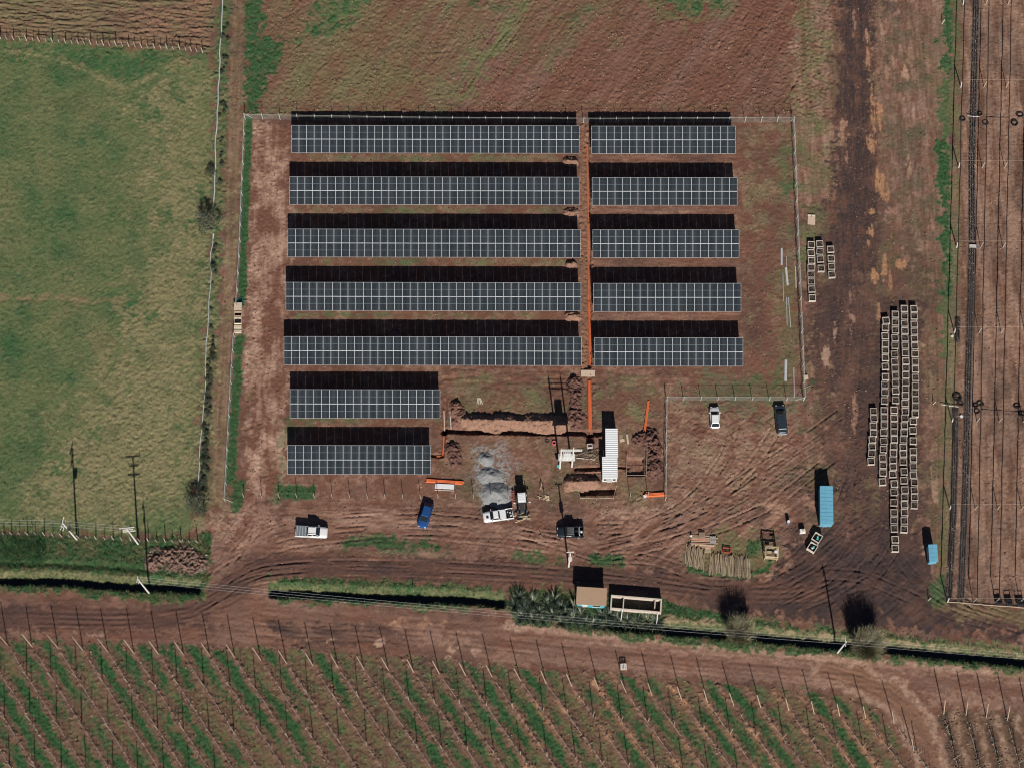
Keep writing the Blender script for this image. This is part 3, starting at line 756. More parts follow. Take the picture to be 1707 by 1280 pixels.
# ------------------------------------------------------------------ ground material
def ground_material():
    m = bpy.data.materials.new("soil_and_grass")
    m.use_nodes = True
    n, l = m.node_tree.nodes, m.node_tree.links
    b = n["Principled BSDF"]
    b.inputs["Roughness"].default_value = 0.95
    b.inputs["Specular IOR Level"].default_value = 0.12
    tc = n.new("ShaderNodeTexCoord")
    def noise(scale, detail=5, rough=0.6):
        t = n.new("ShaderNodeTexNoise")
        t.inputs["Scale"].default_value = scale
        t.inputs["Detail"].default_value = detail
        t.inputs["Roughness"].default_value = rough
        l.new(tc.outputs["Object"], t.inputs["Vector"])
        return t.outputs["Fac"]
    def mrange(src, a, b_, c, d_):
        t = n.new("ShaderNodeMapRange")
        t.inputs["From Min"].default_value, t.inputs["From Max"].default_value = a, b_
        t.inputs["To Min"].default_value, t.inputs["To Max"].default_value = c, d_
        l.new(src, t.inputs["Value"])
        return t.outputs[0]
    def math_(op, a, b_):
        t = n.new("ShaderNodeMath")
        t.operation = op
        t.use_clamp = op != 'MULTIPLY'
        for i, s in enumerate((a, b_)):
            if isinstance(s, (int, float)):
                t.inputs[i].default_value = s
            else:
                l.new(s, t.inputs[i])
        return t.outputs[0]
    att = []
    for nm in ("cover_a", "cover_b"):
        a = n.new("ShaderNodeAttribute")
        a.attribute_name = nm
        s = n.new("ShaderNodeSeparateColor")
        l.new(a.outputs["Color"], s.inputs[0])
        att += [s.outputs[0], s.outputs[1], s.outputs[2], a.outputs["Alpha"]]
    green, dry, pale, dark, clay, grey, red, straw = att
    n1 = noise(2.6, 6, 0.65)
    n2 = noise(7.0, 4, 0.7)
    n3 = noise(0.35, 4, 0.5)
    j = mrange(n1, 0.3, 0.7, -0.22, 0.22)
    j2 = mrange(n2, 0.3, 0.7, -0.25, 0.25)
    def mask(src, jit):
        s = math_('ADD', src, math_('MULTIPLY', jit, math_('MULTIPLY', src, 1.4)))
        return s
    def mix(cur, fac, c1, c2=None, nz=None):
        t = n.new("ShaderNodeMix")
        t.data_type = 'RGBA'
        l.new(fac, t.inputs["Factor"])
        if isinstance(cur, tuple):
            t.inputs["A"].default_value = cur + (1,)
        else:
            l.new(cur, t.inputs["A"])
        if c2 is None:
            t.inputs["B"].default_value = c1 + (1,)
        else:
            k = n.new("ShaderNodeMix")
            k.data_type = 'RGBA'
            k.inputs["A"].default_value = c1 + (1,)
            k.inputs["B"].default_value = c2 + (1,)
            l.new(nz, k.inputs["Factor"])
            l.new(k.outputs["Result"], t.inputs["B"])
        return t.outputs["Result"]
    f1 = mrange(n1, 0.3, 0.7, 0, 1)
    f2 = mrange(n2, 0.32, 0.68, 0, 1)
    f3 = mrange(n3, 0.35, 0.65, 0, 1)
    c = mix((0.148, 0.078, 0.052), f3, (0.178, 0.089, 0.058))
    c = mix(c, mask(red, j), (0.158, 0.067, 0.046), (0.214, 0.096, 0.065), f1)
    c = mix(c, mask(pale, j), (0.49, 0.315, 0.230))
    c = mix(c, mask(dark, j), (0.044, 0.031, 0.031), (0.070, 0.049, 0.046), f1)
    c = mix(c, mask(dry, j2), (0.098, 0.128, 0.048), (0.182, 0.196, 0.090), f2)
    c = mix(c, mask(straw, j2), (0.205, 0.175, 0.088), (0.315, 0.258, 0.140), f2)
    c = mix(c, mask(green, j2), (0.026, 0.084, 0.031), (0.062, 0.142, 0.056), f2)
    c = mix(c, mask(clay, j), (0.36, 0.175, 0.095), (0.46, 0.255, 0.140), f1)
    c = mix(c, mask(grey, j), (0.25, 0.25, 0.25), (0.38, 0.38, 0.37), f2)
    sc = n.new("ShaderNodeVectorMath")
    sc.operation = 'SCALE'
    l.new(c, sc.inputs[0])
    l.new(mrange(noise(4.2, 6, 0.8), 0.3, 0.7, 0.70, 1.30), sc.inputs["Scale"])
    l.new(sc.outputs[0], b.inputs["Base Color"])
    bp = n.new("ShaderNodeBump")
    bp.inputs["Strength"].default_value = 1.0
    bp.inputs["Distance"].default_value = 0.10
    l.new(math_('MULTIPLY', noise(4.0, 7, 0.75), mrange(noise(0.22, 3, 0.5), 0.4, 0.62, 0.25, 1.0)), bp.inputs["Height"])
    l.new(bp.outputs[0], b.inputs["Normal"])
    return m
M_GROUND = ground_material()

# soft wandering of broad tones in bare soil so nothing is uniform
Z = ZF
ca = np.stack([np.clip(CH[k], 0, 1) for k in ("green", "dry", "pale", "dark")], -1).reshape(-1, 4)
cb = np.stack([np.clip(CH[k], 0, 1) for k in ("clay", "grey", "red", "straw")], -1).reshape(-1, 4)
VG = np.stack([GX, GY, Z], -1).reshape(-1, 3).astype(np.float32)
ii, jj = np.meshgrid(np.arange(NX - 1), np.arange(NY - 1))
base = (jj * NX + ii).reshape(-1)
FQ = np.stack([base, base + 1, base + 1 + NX, base + NX], -1)
freg = REG[:-1, :-1].reshape(-1)
def ground_piece(name, rid):
    q = FQ[freg == rid]
    if not len(q):
        return
    used = np.unique(q)
    remap = np.zeros(NX * NY, np.int64)
    remap[used] = np.arange(len(used))
    q = remap[q]
    me = bpy.data.meshes.new(name)
    me.vertices.add(len(used))
    me.vertices.foreach_set("co", VG[used].ravel())
    me.loops.add(len(q) * 4)
    me.loops.foreach_set("vertex_index", q.ravel().astype(np.int32))
    me.polygons.add(len(q))
    me.polygons.foreach_set("loop_start", np.arange(0, len(q) * 4, 4, dtype=np.int32))
    me.polygons.foreach_set("loop_total", np.full(len(q), 4, np.int32))
    me.polygons.foreach_set("use_smooth", np.ones(len(q), bool))
    for nm, arr in (("cover_a", ca), ("cover_b", cb)):
        a = me.attributes.new(nm, 'FLOAT_COLOR', 'POINT')
        a.data.foreach_set("color", arr[used].ravel().astype(np.float32))
    me.materials.append(M_GROUND)
    me.update(calc_edges=True)
    o = link(name, me)
    o["kind"] = "structure"
    return o
for nm, rid in (("pasture", PASTURE), ("ploughed_field", PLOUGH), ("fallow_field", FALLOW), ("farm_track", TRACK), ("compound_ground", SOLAR), ("dirt_yard", YARD), ("dirt_road", ROAD),
                ("ditch_bank", BANK), ("orchard_ground", ORCHARD), ("nursery_ground", NURSERY)):
    ground_piece(nm, rid)
# land beyond, out to the horizon
mb = MB()
far = mat("far_land", (0.17, 0.13, 0.07), 0.95, var=0.45, scale=0.03, spec=0.1)
B = 3000.0
ox0, ox1, oy0, oy1 = X0 + 0.05, xs[-1] - 0.05, Y0 + 0.05, ys[-1] - 0.05
zz = -0.12
mb.quad((-B, -B, zz), (B, -B, zz), (B, oy0, zz), (-B, oy0, zz), far)
mb.quad((-B, oy1, zz), (B, oy1, zz), (B, B, zz), (-B, B, zz), far)
mb.quad((-B, oy0, zz), (ox0, oy0, zz), (ox0, oy1, zz), (-B, oy1, zz), far)
mb.quad((ox1, oy0, zz), (B, oy0, zz), (B, oy1, zz), (ox1, oy1, zz), far)
mb.obj("ground")["kind"] = "structure"
# the same fields carry on past the surveyed patch, coarser
def outskirts():
    V, Q, A_, B_ = [], [], [], []
    rs_ = np.random.RandomState(5)
    for (x0, x1, y0, y1) in ((-190, 190, ys[-1], 170), (-190, 190, -160, Y0), (-190, X0, Y0, ys[-1]), (xs[-1], 190, Y0, ys[-1])):
        gx = np.linspace(x0, x1, max(int((x1 - x0) / 1.0), 2))
        gy = np.linspace(y0, y1, max(int((y1 - y0) / 1.0), 2))
        XX, YY = np.meshgrid(gx, gy)
        # mirror the nearest strip outwards so cover and relief run on without a break
        mx = np.where(XX > xs[-1], 2 * xs[-1] - XX, np.where(XX < X0, 2 * X0 - XX, XX))
        my = np.where(YY > ys[-1], 2 * ys[-1] - YY, np.where(YY < Y0, 2 * Y0 - YY, YY))
        deep_x = np.maximum(np.abs(XX) - 96, 0) > 6
        mx = np.where(deep_x, np.clip(mx, X0 + 90, xs[-1] - 90) * 0 + np.sign(XX) * (95 - 1.5 * rs_.rand(*XX.shape)), mx)
        deep_y = (YY > ys[-1] + 14) | (YY < Y0 - 14)
        my = np.where(deep_y, np.where(YY > 0, ys[-1] - 14 * rs_.rand(*XX.shape), Y0 + 10 * rs_.rand(*XX.shape)), my)
        i = np.clip(((mx - X0) / CELL).astype(int), 0, NX - 1)
        j = np.clip(((my - Y0) / CELL).astype(int), 0, NY - 1)
        k = len(V) and sum(len(v) for v in V)
        V.append(np.stack([XX, YY, np.clip(Z[j, i], -0.04, 0.1)], -1).reshape(-1, 3))
        A_.append(ca.reshape(NY, NX, 4)[j, i].reshape(-1, 4))
        B_.append(cb.reshape(NY, NX, 4)[j, i].reshape(-1, 4))
        w_, h_ = XX.shape[1], XX.shape[0]
        a, b = np.meshgrid(np.arange(w_ - 1), np.arange(h_ - 1))
        s = (b * w_ + a).reshape(-1) + k
        Q.append(np.stack([s, s + 1, s + 1 + w_, s + w_], -1))
    V, Q, A2, B2 = np.concatenate(V), np.concatenate(Q), np.concatenate(A_), np.concatenate(B_)
    me = bpy.data.meshes.new("outer_fields")
    me.from_pydata(V.tolist(), [], Q.tolist())
    for nm, arr in (("cover_a", A2), ("cover_b", B2)):
        at = me.attributes.new(nm, 'FLOAT_COLOR', 'POINT')
        at.data.foreach_set("color", arr.ravel().astype(np.float32))
    me.materials.append(M_GROUND)
    me.polygons.foreach_set("use_smooth", np.ones(len(Q), bool))
    me.update()
    link("outer_fields", me)["kind"] = "structure"
outskirts()
# water in the ditches
mw = mat("ditch_water", (0.012, 0.016, 0.014), 0.08, var=0.2, spec=0.5)
for p, dp in zip(DITCHES, (1.5, 1.6, 1.6)):
    mb = MB()
    xx = np.linspace(p[0, 0] + 0.3, p[-1, 0] - 0.3, 40)
    yy = np.interp(xx, p[:, 0], p[:, 1])
    for i in range(39):
        mb.quad((xx[i], yy[i] + 0.1, -dp + 0.18), (xx[i + 1], yy[i + 1] + 0.1, -dp + 0.18), (xx[i + 1], yy[i + 1] + 1.6, -dp + 0.18), (xx[i], yy[i] + 1.6, -dp + 0.18), mw)
    mb.obj("ditch_water")["kind"] = "structure"
# ------------------------------------------------------------------ materials for objects
M_WHITE = mat("white_paint", (0.78, 0.78, 0.77), 0.35, var=0.05, spec=0.5)
M_GALV = mat("galvanised_steel", (0.62, 0.64, 0.64), 0.45, 0.25, var=0.1)
M_MESH = mat("galvanised_wire", (0.60, 0.63, 0.58), 0.6, 0.0, var=0.06)
M_STRAND = mat("dull_wire_strand", (0.40, 0.43, 0.39), 0.7, 0.0, var=0.06)
M_CONC = mat("pale_concrete", (0.66, 0.63, 0.58), 0.85, var=0.12)
M_WOOD = mat("weathered_wood", (0.34, 0.27, 0.19), 0.9, var=0.25, scale=5, rnd=0.2, streak=(1, 1, 0.2))
M_LOG = mat("stripped_log_wood", (0.33, 0.25, 0.165), 0.9, var=0.25, scale=4, rnd=0.32)
M_LUMBER = mat("sawn_timber", (0.55, 0.42, 0.27), 0.85, var=0.18, scale=4, rnd=0.22)
M_REDLUM = mat("reddish_timber", (0.50, 0.25, 0.18), 0.85, var=0.18, scale=4, rnd=0.2)
M_BIN = mat("bin_timber", (0.53, 0.47, 0.40), 0.9, var=0.2, scale=3, rnd=0.26)
M_TWIG = mat("dark_prunings", (0.06, 0.042, 0.035), 0.95, var=0.3)
M_TWIGL = mat("pale_prunings", (0.23, 0.16, 0.125), 0.95, var=0.3)
M_BLACK = mat("black_plastic", (0.018, 0.018, 0.02), 0.6, var=0.2)
M_DARK = mat("dark_steel", (0.05, 0.05, 0.055), 0.5, var=0.2)
M_ORANGE = mat("orange_conduit", (0.72, 0.17, 0.06), 0.6, var=0.1, spec=0.3)
M_RED = mat("red_paint", (0.42, 0.06, 0.04), 0.5, var=0.15)
M_GLASS = mat("car_glass", (0.015, 0.022, 0.025), 0.06, var=0.1, spec=0.6)
M_TYRE = mat("tyre_rubber", (0.02, 0.02, 0.02), 0.9, var=0.2)
M_LAMP = mat("lamp_lens", (0.7, 0.7, 0.68), 0.2, var=0.05)
M_TAIL = mat("tail_lens", (0.35, 0.02, 0.02), 0.25, var=0.05)
M_CARD = mat("plywood", (0.58, 0.44, 0.33), 0.85, var=0.08)
M_CREAM = mat("cream_board", (0.66, 0.60, 0.46), 0.8, var=0.08)

# ------------------------------------------------------------------ solar arrays
def panel_material():
    m = bpy.data.materials.new("solar_cells")
    m.use_nodes = True
    n, l = m.node_tree.nodes, m.node_tree.links
    b = n["Principled BSDF"]
    b.inputs["Roughness"].default_value = 0.16
    b.inputs["Specular IOR Level"].default_value = 0.35
    tc = n.new("ShaderNodeTexCoord")
    sp = n.new("ShaderNodeSeparateXYZ")
    l.new(tc.outputs["Object"], sp.inputs[0])
    def M_(op, a, c, d=None):
        t = n.new("ShaderNodeMath")
        t.operation = op
        for i, s in enumerate((a, c) if d is None else (a, c, d)):
            if isinstance(s, (int, float)):
                t.inputs[i].default_value = s
            else:
                l.new(s, t.inputs[i])
        return t.outputs[0]
    def lines(co, pitch, width, off=0.0):
        fr = M_('FRACT', M_('ADD', M_('DIVIDE', co, pitch), 100.0 + off), 0.0)
        e = M_('ABSOLUTE', M_('SUBTRACT', fr, 0.5), 0.0)
        return M_('GREATER_THAN', e, 0.5 - width / pitch / 2)
    v = lines(sp.outputs[0], 0.209, 0.011)
    h = lines(sp.outputs[1], 0.105, 0.005)
    midl = M_('LESS_THAN', M_('ABSOLUTE', sp.outputs[1], 0.0), 0.026)
    bus = lines(sp.outputs[0], 0.0209, 0.0012)
    k = M_('MAXIMUM', M_('MULTIPLY', v, 1.0), M_('MULTIPLY', h, 0.7))
    k = M_('MAXIMUM', k, M_('MULTIPLY', bus, 0.5))
    k = M_('MAXIMUM', k, midl)
    oi = n.new("ShaderNodeObjectInfo")
    r1 = n.new("ShaderNodeMix"); r1.data_type = 'RGBA'
    l.new(oi.outputs["Random"], r1.inputs["Factor"])
    r1.inputs["A"].default_value = (0.009, 0.012, 0.016, 1)
    r1.inputs["B"].default_value = (0.021, 0.023, 0.029, 1)
    r2 = n.new("ShaderNodeMix"); r2.data_type = 'RGBA'
    l.new(k, r2.inputs["Factor"])
    l.new(r1.outputs["Result"], r2.inputs["A"])
    r2.inputs["B"].default_value = (0.17, 0.21, 0.225, 1)
    no = n.new("ShaderNodeTexNoise")
    no.inputs["Scale"].default_value = 1.3
    l.new(tc.outputs["Object"], no.inputs["Vector"])
    mr = n.new("ShaderNodeMapRange")
    mr.inputs["To Min"].default_value, mr.inputs["To Max"].default_value = 0.14, 0.30
    l.new(no.outputs["Fac"], mr.inputs["Value"])
    l.new(mr.outputs[0], b.inputs["Roughness"])
    l.new(r2.outputs["Result"], b.inputs["Base Color"])
    return m
M_PV = panel_material()
M_FRAME = mat("anodised_frame", (0.86, 0.88, 0.89), 0.4, 0.0, var=0.04, spec=0.5)
PW, PL, PITCH, GAP = 1.302, 2.384, 1.320, 0.03
def module_mesh():
    mb = MB()
    fw = 0.021
    hx, hy = PW / 2, PL / 2
    mb.add([(-hx + fw, -hy + fw, 0.0), (hx - fw, -hy + fw, 0.0), (hx - fw, hy - fw, 0.0), (-hx + fw, hy - fw, 0.0)], [(0, 1, 2, 3)], M_PV)
    mb.add([(-hx + fw, -hy + fw, -0.008), (hx - fw, -hy + fw, -0.008), (hx - fw, hy - fw, -0.008), (-hx + fw, hy - fw, -0.008)], [(3, 2, 1, 0)], M_WHITE)
    for s in (-1, 1):
        mb.box((s * (hx - fw / 2), 0, -0.012), (fw, PL, 0.034), M_FRAME)
        mb.box((0, s * (hy - fw / 2), -0.0125), (PW - 2 * fw, fw, 0.033), M_FRAME)
    return mb.mesh("solar_panel")
ME_PV = module_mesh()
PT, PZ0 = R(18.0), 1.4
ROT = Matrix.Rotation(PT, 4, 'X')
def array(xc, yb, n, label, rz):
    root = thing("solar_array", label, "solar array", (xc, yb, 0), rz, "ground mounted solar arrays")
    Lx = n * PITCH
    rs = random.Random(int(xc * 7 + yb * 13))
    for tier in (0, 1):
        s = PL / 2 + tier * (PL + GAP)
        for i in range(n):
            o = link("solar_panel", ME_PV, root, (-Lx / 2 + (i + 0.5) * PITCH, s * math.cos(PT), PZ0 + s * math.sin(PT)))
            o.rotation_euler = (PT + rs.uniform(-0.012, 0.012), rs.uniform(-0.008, 0.008), 0)
    def slope(s, dz=0.0):
        return s * math.cos(PT) - dz * math.sin(PT), PZ0 + s * math.sin(PT) + dz * math.cos(PT)
    mb = MB()
    for s in (0.45, 1.95, PL + GAP + 0.45, PL + GAP + 1.95):
        mb = MB()
        y, z = slope(s, -0.075)
        mb.box((0, y, z), (Lx + 0.1, 0.06, 0.08), M_GALV)
        mb.obj("rail", root)
    mb = MB()
    y, z = slope(PL + GAP / 2, -0.045)
    mb.box((0, y, z), (Lx, 0.035, 0.03), M_FRAME)
    mb.obj("joint_strip", root)
    nb = max(int(Lx / 4.2), 2)
    for i in range(nb + 1):
        x = -Lx / 2 + 0.6 + i * (Lx - 1.2) / nb
        a, b = slope(0.15, -0.15), slope(4.65, -0.15)
        m2 = MB()
        m2.tube([(x, a[0], a[1]), (x, b[0], b[1])], 0.045, M_GALV, 4)
        m2.obj("rafter", root)
        for s in (1.0, 3.8):
            yy, zt = slope(s, -0.17)
            m2 = MB()
            m2.box((x, yy, zt / 2 - 0.15), (0.1, 0.07, zt + 0.3), M_GALV)
            m2.obj("post", root)
    return root
ordw = ["first", "second", "third", "fourth", "fifth"]
RZ = R(-0.12)
for i, yb in enumerate((41.72, 32.02, 22.30, 12.58, 2.84)):
    array(-13.36, yb, 38, "long solar array, %s row from the fallow field, pasture side of the conduit trench" % ordw[i], RZ)
for i, yb in enumerate((41.62, 31.91, 22.21, 12.43, 2.67)):
    array(26.38, yb, 19, "short solar array, %s row from the fallow field, bin side of the conduit trench" % ordw[i], 0)
array(-24.56, -6.45, 19, "solar array of nineteen columns standing alone beside the long soil mound", RZ)
array(-25.35, -16.14, 18, "shortest solar array, nearest to the row of bare fence posts and parked pickup", RZ)

# ------------------------------------------------------------------ compound fence
def post_mesh(h, r=0.05, m=M_MESH, arm=True):
    mb = MB()
    mb.tube([(0, 0, -0.3), (0, 0, h)], r, m, 6)
    mb.tube([(0, 0, h), (0, 0, h + 0.03)], r * 1.3, m, 6)
    if arm:
        mb.tube([(0, 0, h), (0.12, 0, h + 0.3)], r * 0.6, m, 5)
    return mb.mesh("fence_post")
ME_FP = post_mesh(1.95)
def mesh_fence(pts, label, spacing=2.95, h=1.92, gap=None, rail=0.035):
    """welded wire fence: posts, wires woven as real strands, top rail"""
    p = [np.array(G(*q)) for q in pts]
    o0 = p[0]
    root = thing("wire_fence", label, "fence", (o0[0], o0[1], 0), 0)
    mbw = MB()
    mbr = MB()
    for a, b in zip(p[:-1], p[1:]):
        d = b - a
        L = float(np.linalg.norm(d))
        u = d / L
        npost = max(int(round(L / spacing)), 1)
        ang = math.atan2(u[1], u[0])
        for i in range(npost + 1):
            q = a + u * (L * i / npost)
            if i == npost and (b is not p[-1]):
                continue
            o = link("post", ME_FP, root, (q[0] - o0[0], q[1] - o0[1], gz(*q)), ang + math.pi / 2)
            o.rotation_euler[0] = random.uniform(-0.02, 0.02)
        nw = int(L / 0.16)
        r = 0.0028
        A = a - o0
        for i in range(nw):
            q = A + u * (i + 0.5) * 0.16
            z0 = gz(*(q + o0)) + 0.03
            mbw.add([(q[0] - u[0] * r, q[1] - u[1] * r, z0), (q[0] + u[0] * r, q[1] + u[1] * r, z0), (q[0] + u[0] * r, q[1] + u[1] * r, h), (q[0] - u[0] * r, q[1] - u[1] * r, h)], [(0, 1, 2, 3)], M_STRAND)
        nrm = np.array([-u[1], u[0]]) * r
        B_ = b - o0
        for k in range(13):
            z = 0.08 + k * (h - 0.08) / 12
            for hv in ((0, r), ):
                mbw.tube([(A[0], A[1], z), (B_[0], B_[1], z)], r * 1.1, M_STRAND, 4, cap=False)
        mbr.tube([(A[0], A[1], h + 0.03), (B_[0], B_[1], h + 0.03)], rail, M_MESH, 6)
    mbw.obj("wire_mesh", root)
    mbr.obj("top_rail", root)
    return root
random.seed(3)
mesh_fence([(409, 199), (700, 203.5), (1000, 205.5), (1322, 204)], "long grey wire mesh fence between the solar compound and the fallow field", rail=0.012)
mesh_fence([(409, 200), (400, 430), (395, 514)], "pale wire mesh fence beside the grassy track, from field corner to plywood boxes")
mesh_fence([(391, 562), (386, 640), (376, 836)], "pale wire mesh fence beside the grassy track, between plywood boxes and utility pole pasture corner")
mesh_fence([(1322, 204), (1330, 420), (1340, 667)], "grey wire mesh fence between solar compound and the small bin rows")
mesh_fence([(1339, 668), (1111, 667)], "grey wire mesh fence behind the parked white car and dark van", rail=0.012)
mesh_fence([(1111, 668), (1109, 834)], "short grey wire mesh fence beside the soil mound, ending at orange pipe bundle", rail=0.022)
# corner braces
for (x, y, tx, ty) in ((409, 197, 420, 197), (376, 836, 388, 837), (1322, 203, 1318, 203), (1339, 668, 1326, 667)):
    a, b = P3(x, y), P3(tx, ty)
    mb = MB()
    mb.tube([(0, 0, 1.8), (b.x - a.x, b.y - a.y, 0.05)], 0.035, M_MESH, 5)
    tag(mb.obj("fence_brace", None, loc=(a.x, a.y, a.z)), "slanting steel brace propping a corner of the compound fence", "brace", "corner braces of the compound fence")
# posts standing without mesh beside the service road
ME_BP = post_mesh(2.15, 0.045, mat("post_steel", (0.45, 0.45, 0.40), 0.6, var=0.1), True)
for i in range(17):
    x = 407 + i * 29.4
    p = P3(x, 829 + i * 0.1)
    o = link("fence_post", ME_BP, None, p, R(90 + random.uniform(-8, 8)))
    o.rotation_euler[1] = random.uniform(-0.03, 0.03)
    tag(o, "bare steel post along the service road, number %d counted from the track fence" % (i + 1), "post", "bare posts along the service road")
for x, y in ((1050, 829), (1080, 826)):
    p = P3(x, y)
    tag(link("fence_post", ME_BP, None, p, R(90)), "bare steel post standing between the open pit and the orange pipe bundle", "post", "bare posts by the orange bundle")

# ------------------------------------------------------------------ timber post-and-wire fences of the pasture
def wood_fence(pts, label, spacing, h=1.35, step=1.0):
    p = [np.array(G(*q)) for q in pts]
    o0 = p[0]
    root = thing("wooden_fence", label, "fence", (o0[0], o0[1], 0))
    posts = []
    for a, b in zip(p[:-1], p[1:]):
        L = float(np.linalg.norm(b - a))
        n = max(int(round(L / spacing)), 1)
        for i in range(n):
            posts.append(a + (b - a) * i / n)
    posts.append(p[-1])
    tops = []
    rs = random.Random(len(posts))
    for i, q in enumerate(posts):
        hh = h * (1.0 if i % 2 == 0 else 0.8) * rs.uniform(0.92, 1.1)
        z0 = gz(*q)
        t = (q[0] - o0[0] + rs.uniform(-.12, .12), q[1] - o0[1] + rs.uniform(-.08, .08), z0 + hh)
        mb = MB()
        mb.tube([(q[0] - o0[0], q[1] - o0[1], z0 - 0.3), t], 0.095 if i % 2 == 0 else 0.065, M_FPOST, 6, 0.08 if i % 2 == 0 else 0.055)
        mb.obj("post", root)
        tops.append((q[0] - o0[0], q[1] - o0[1], z0))
    for zz in (0.35, 0.7, 1.05):
        mb = MB()
        mb.tube([(x, y, z + zz) for x, y, z in tops], 0.008, M_DARK, 3)
        mb.obj("wire", root)
    return root
M_FPOST = mat("grey_fence_wood", (0.46, 0.40, 0.30), 0.9, var=0.2)
wood_fence([(-60, 60), (12, 66), (120, 73), (300, 83), (338, 88)], "wooden post and wire fence between pasture and ploughed field", 1.13, 1.75)
wood_fence([(-60, 891), (60, 891), (160, 898), (262, 903), (330, 904)], "wooden post and wire fence behind the utility poles along the pasture bottom", 1.35, 2.0)

# pale irrigation pipe along the pasture edge
def pipe_run(pts, r, m, name, label, cat, wob=0.12, z=0.25, seed=1):
    rs = random.Random(seed)
    p = pxpts(pts)
    q = []
    for a, b in zip(p[:-1], p[1:]):
        L = np.linalg.norm(b - a)
        k = max(int(L / 1.6), 1)
        for i in range(k):
            q.append(a + (b - a) * i / k)
    q.append(p[-1])
    o0 = q[0]
    z0 = gz(*o0)
    mb = MB()
    mb.tube([(c[0] - o0[0] + rs.uniform(-wob, wob), c[1] - o0[1], gz(*c) + z - z0) for c in q], r, m, 7)
    return tag(mb.obj(name, None, True, (o0[0], o0[1], z0)), label, cat)
M_PIPE = mat("pale_pipe", (0.50, 0.52, 0.50), 0.6, var=0.2, scale=1.0)
pipe_run([(374, -40), (370, 30), (367, 90), (364, 160), (360, 230), (358, 320), (357, 350)], 0.11, M_PIPE, "irrigation_pipe", "pale grey pipe along the pasture edge beside the ploughed field", "pipe", 0.1, 0.12)
pipe_run([(354, 390), (352, 440), (348, 520), (344, 590), (341, 640), (338, 700), (334, 760), (330, 820)], 0.075, M_PIPE, "irrigation_pipe", "thin pale pipe along the dry pasture edge in the scrub", "pipe", 0.18, 0.12, 2)
# ------------------------------------------------------------------ vehicles
def loft(mb, stations, m, seg_cap=True):
    """stations: list of (x, [(y, z), ...]) half sections mirrored to a closed hull"""
    rings = []
    for x, half in stations:
        rings.append([(x, y, z) for y, z in half] + [(x, -y, z) for y, z in reversed(half)])
    n = len(rings[0])
    vs_ = [p for r in rings for p in r]
    fs = []
    for i in range(len(rings) - 1):
        for k in range(n):
            k2 = (k + 1) % n
            fs.append((i * n + k, (i + 1) * n + k, (i + 1) * n + k2, i * n + k2))
    fs.append(tuple(range(n)))
    fs.append(tuple(reversed(range((len(rings) - 1) * n, len(rings) * n))))
    mb.add(vs_, fs, m)

def wheel(root, x, y, r=0.33, w=0.22):
    mb = MB()
    mb.tube([(x, y - w / 2, r), (x, y - w / 2 + 0.03, r), (x, y + w / 2 - 0.03, r), (x, y + w / 2, r)], r, M_TYRE, 14)
    t = mb.obj("wheel", root)
    mb = MB()
    s = 1 if y > 0 else -1
    mb.tube([(x, y, r), (x, y + s * (w / 2 + 0.012), r)], r * 0.6, M_GALV, 10)
    mb.obj("rim", t)

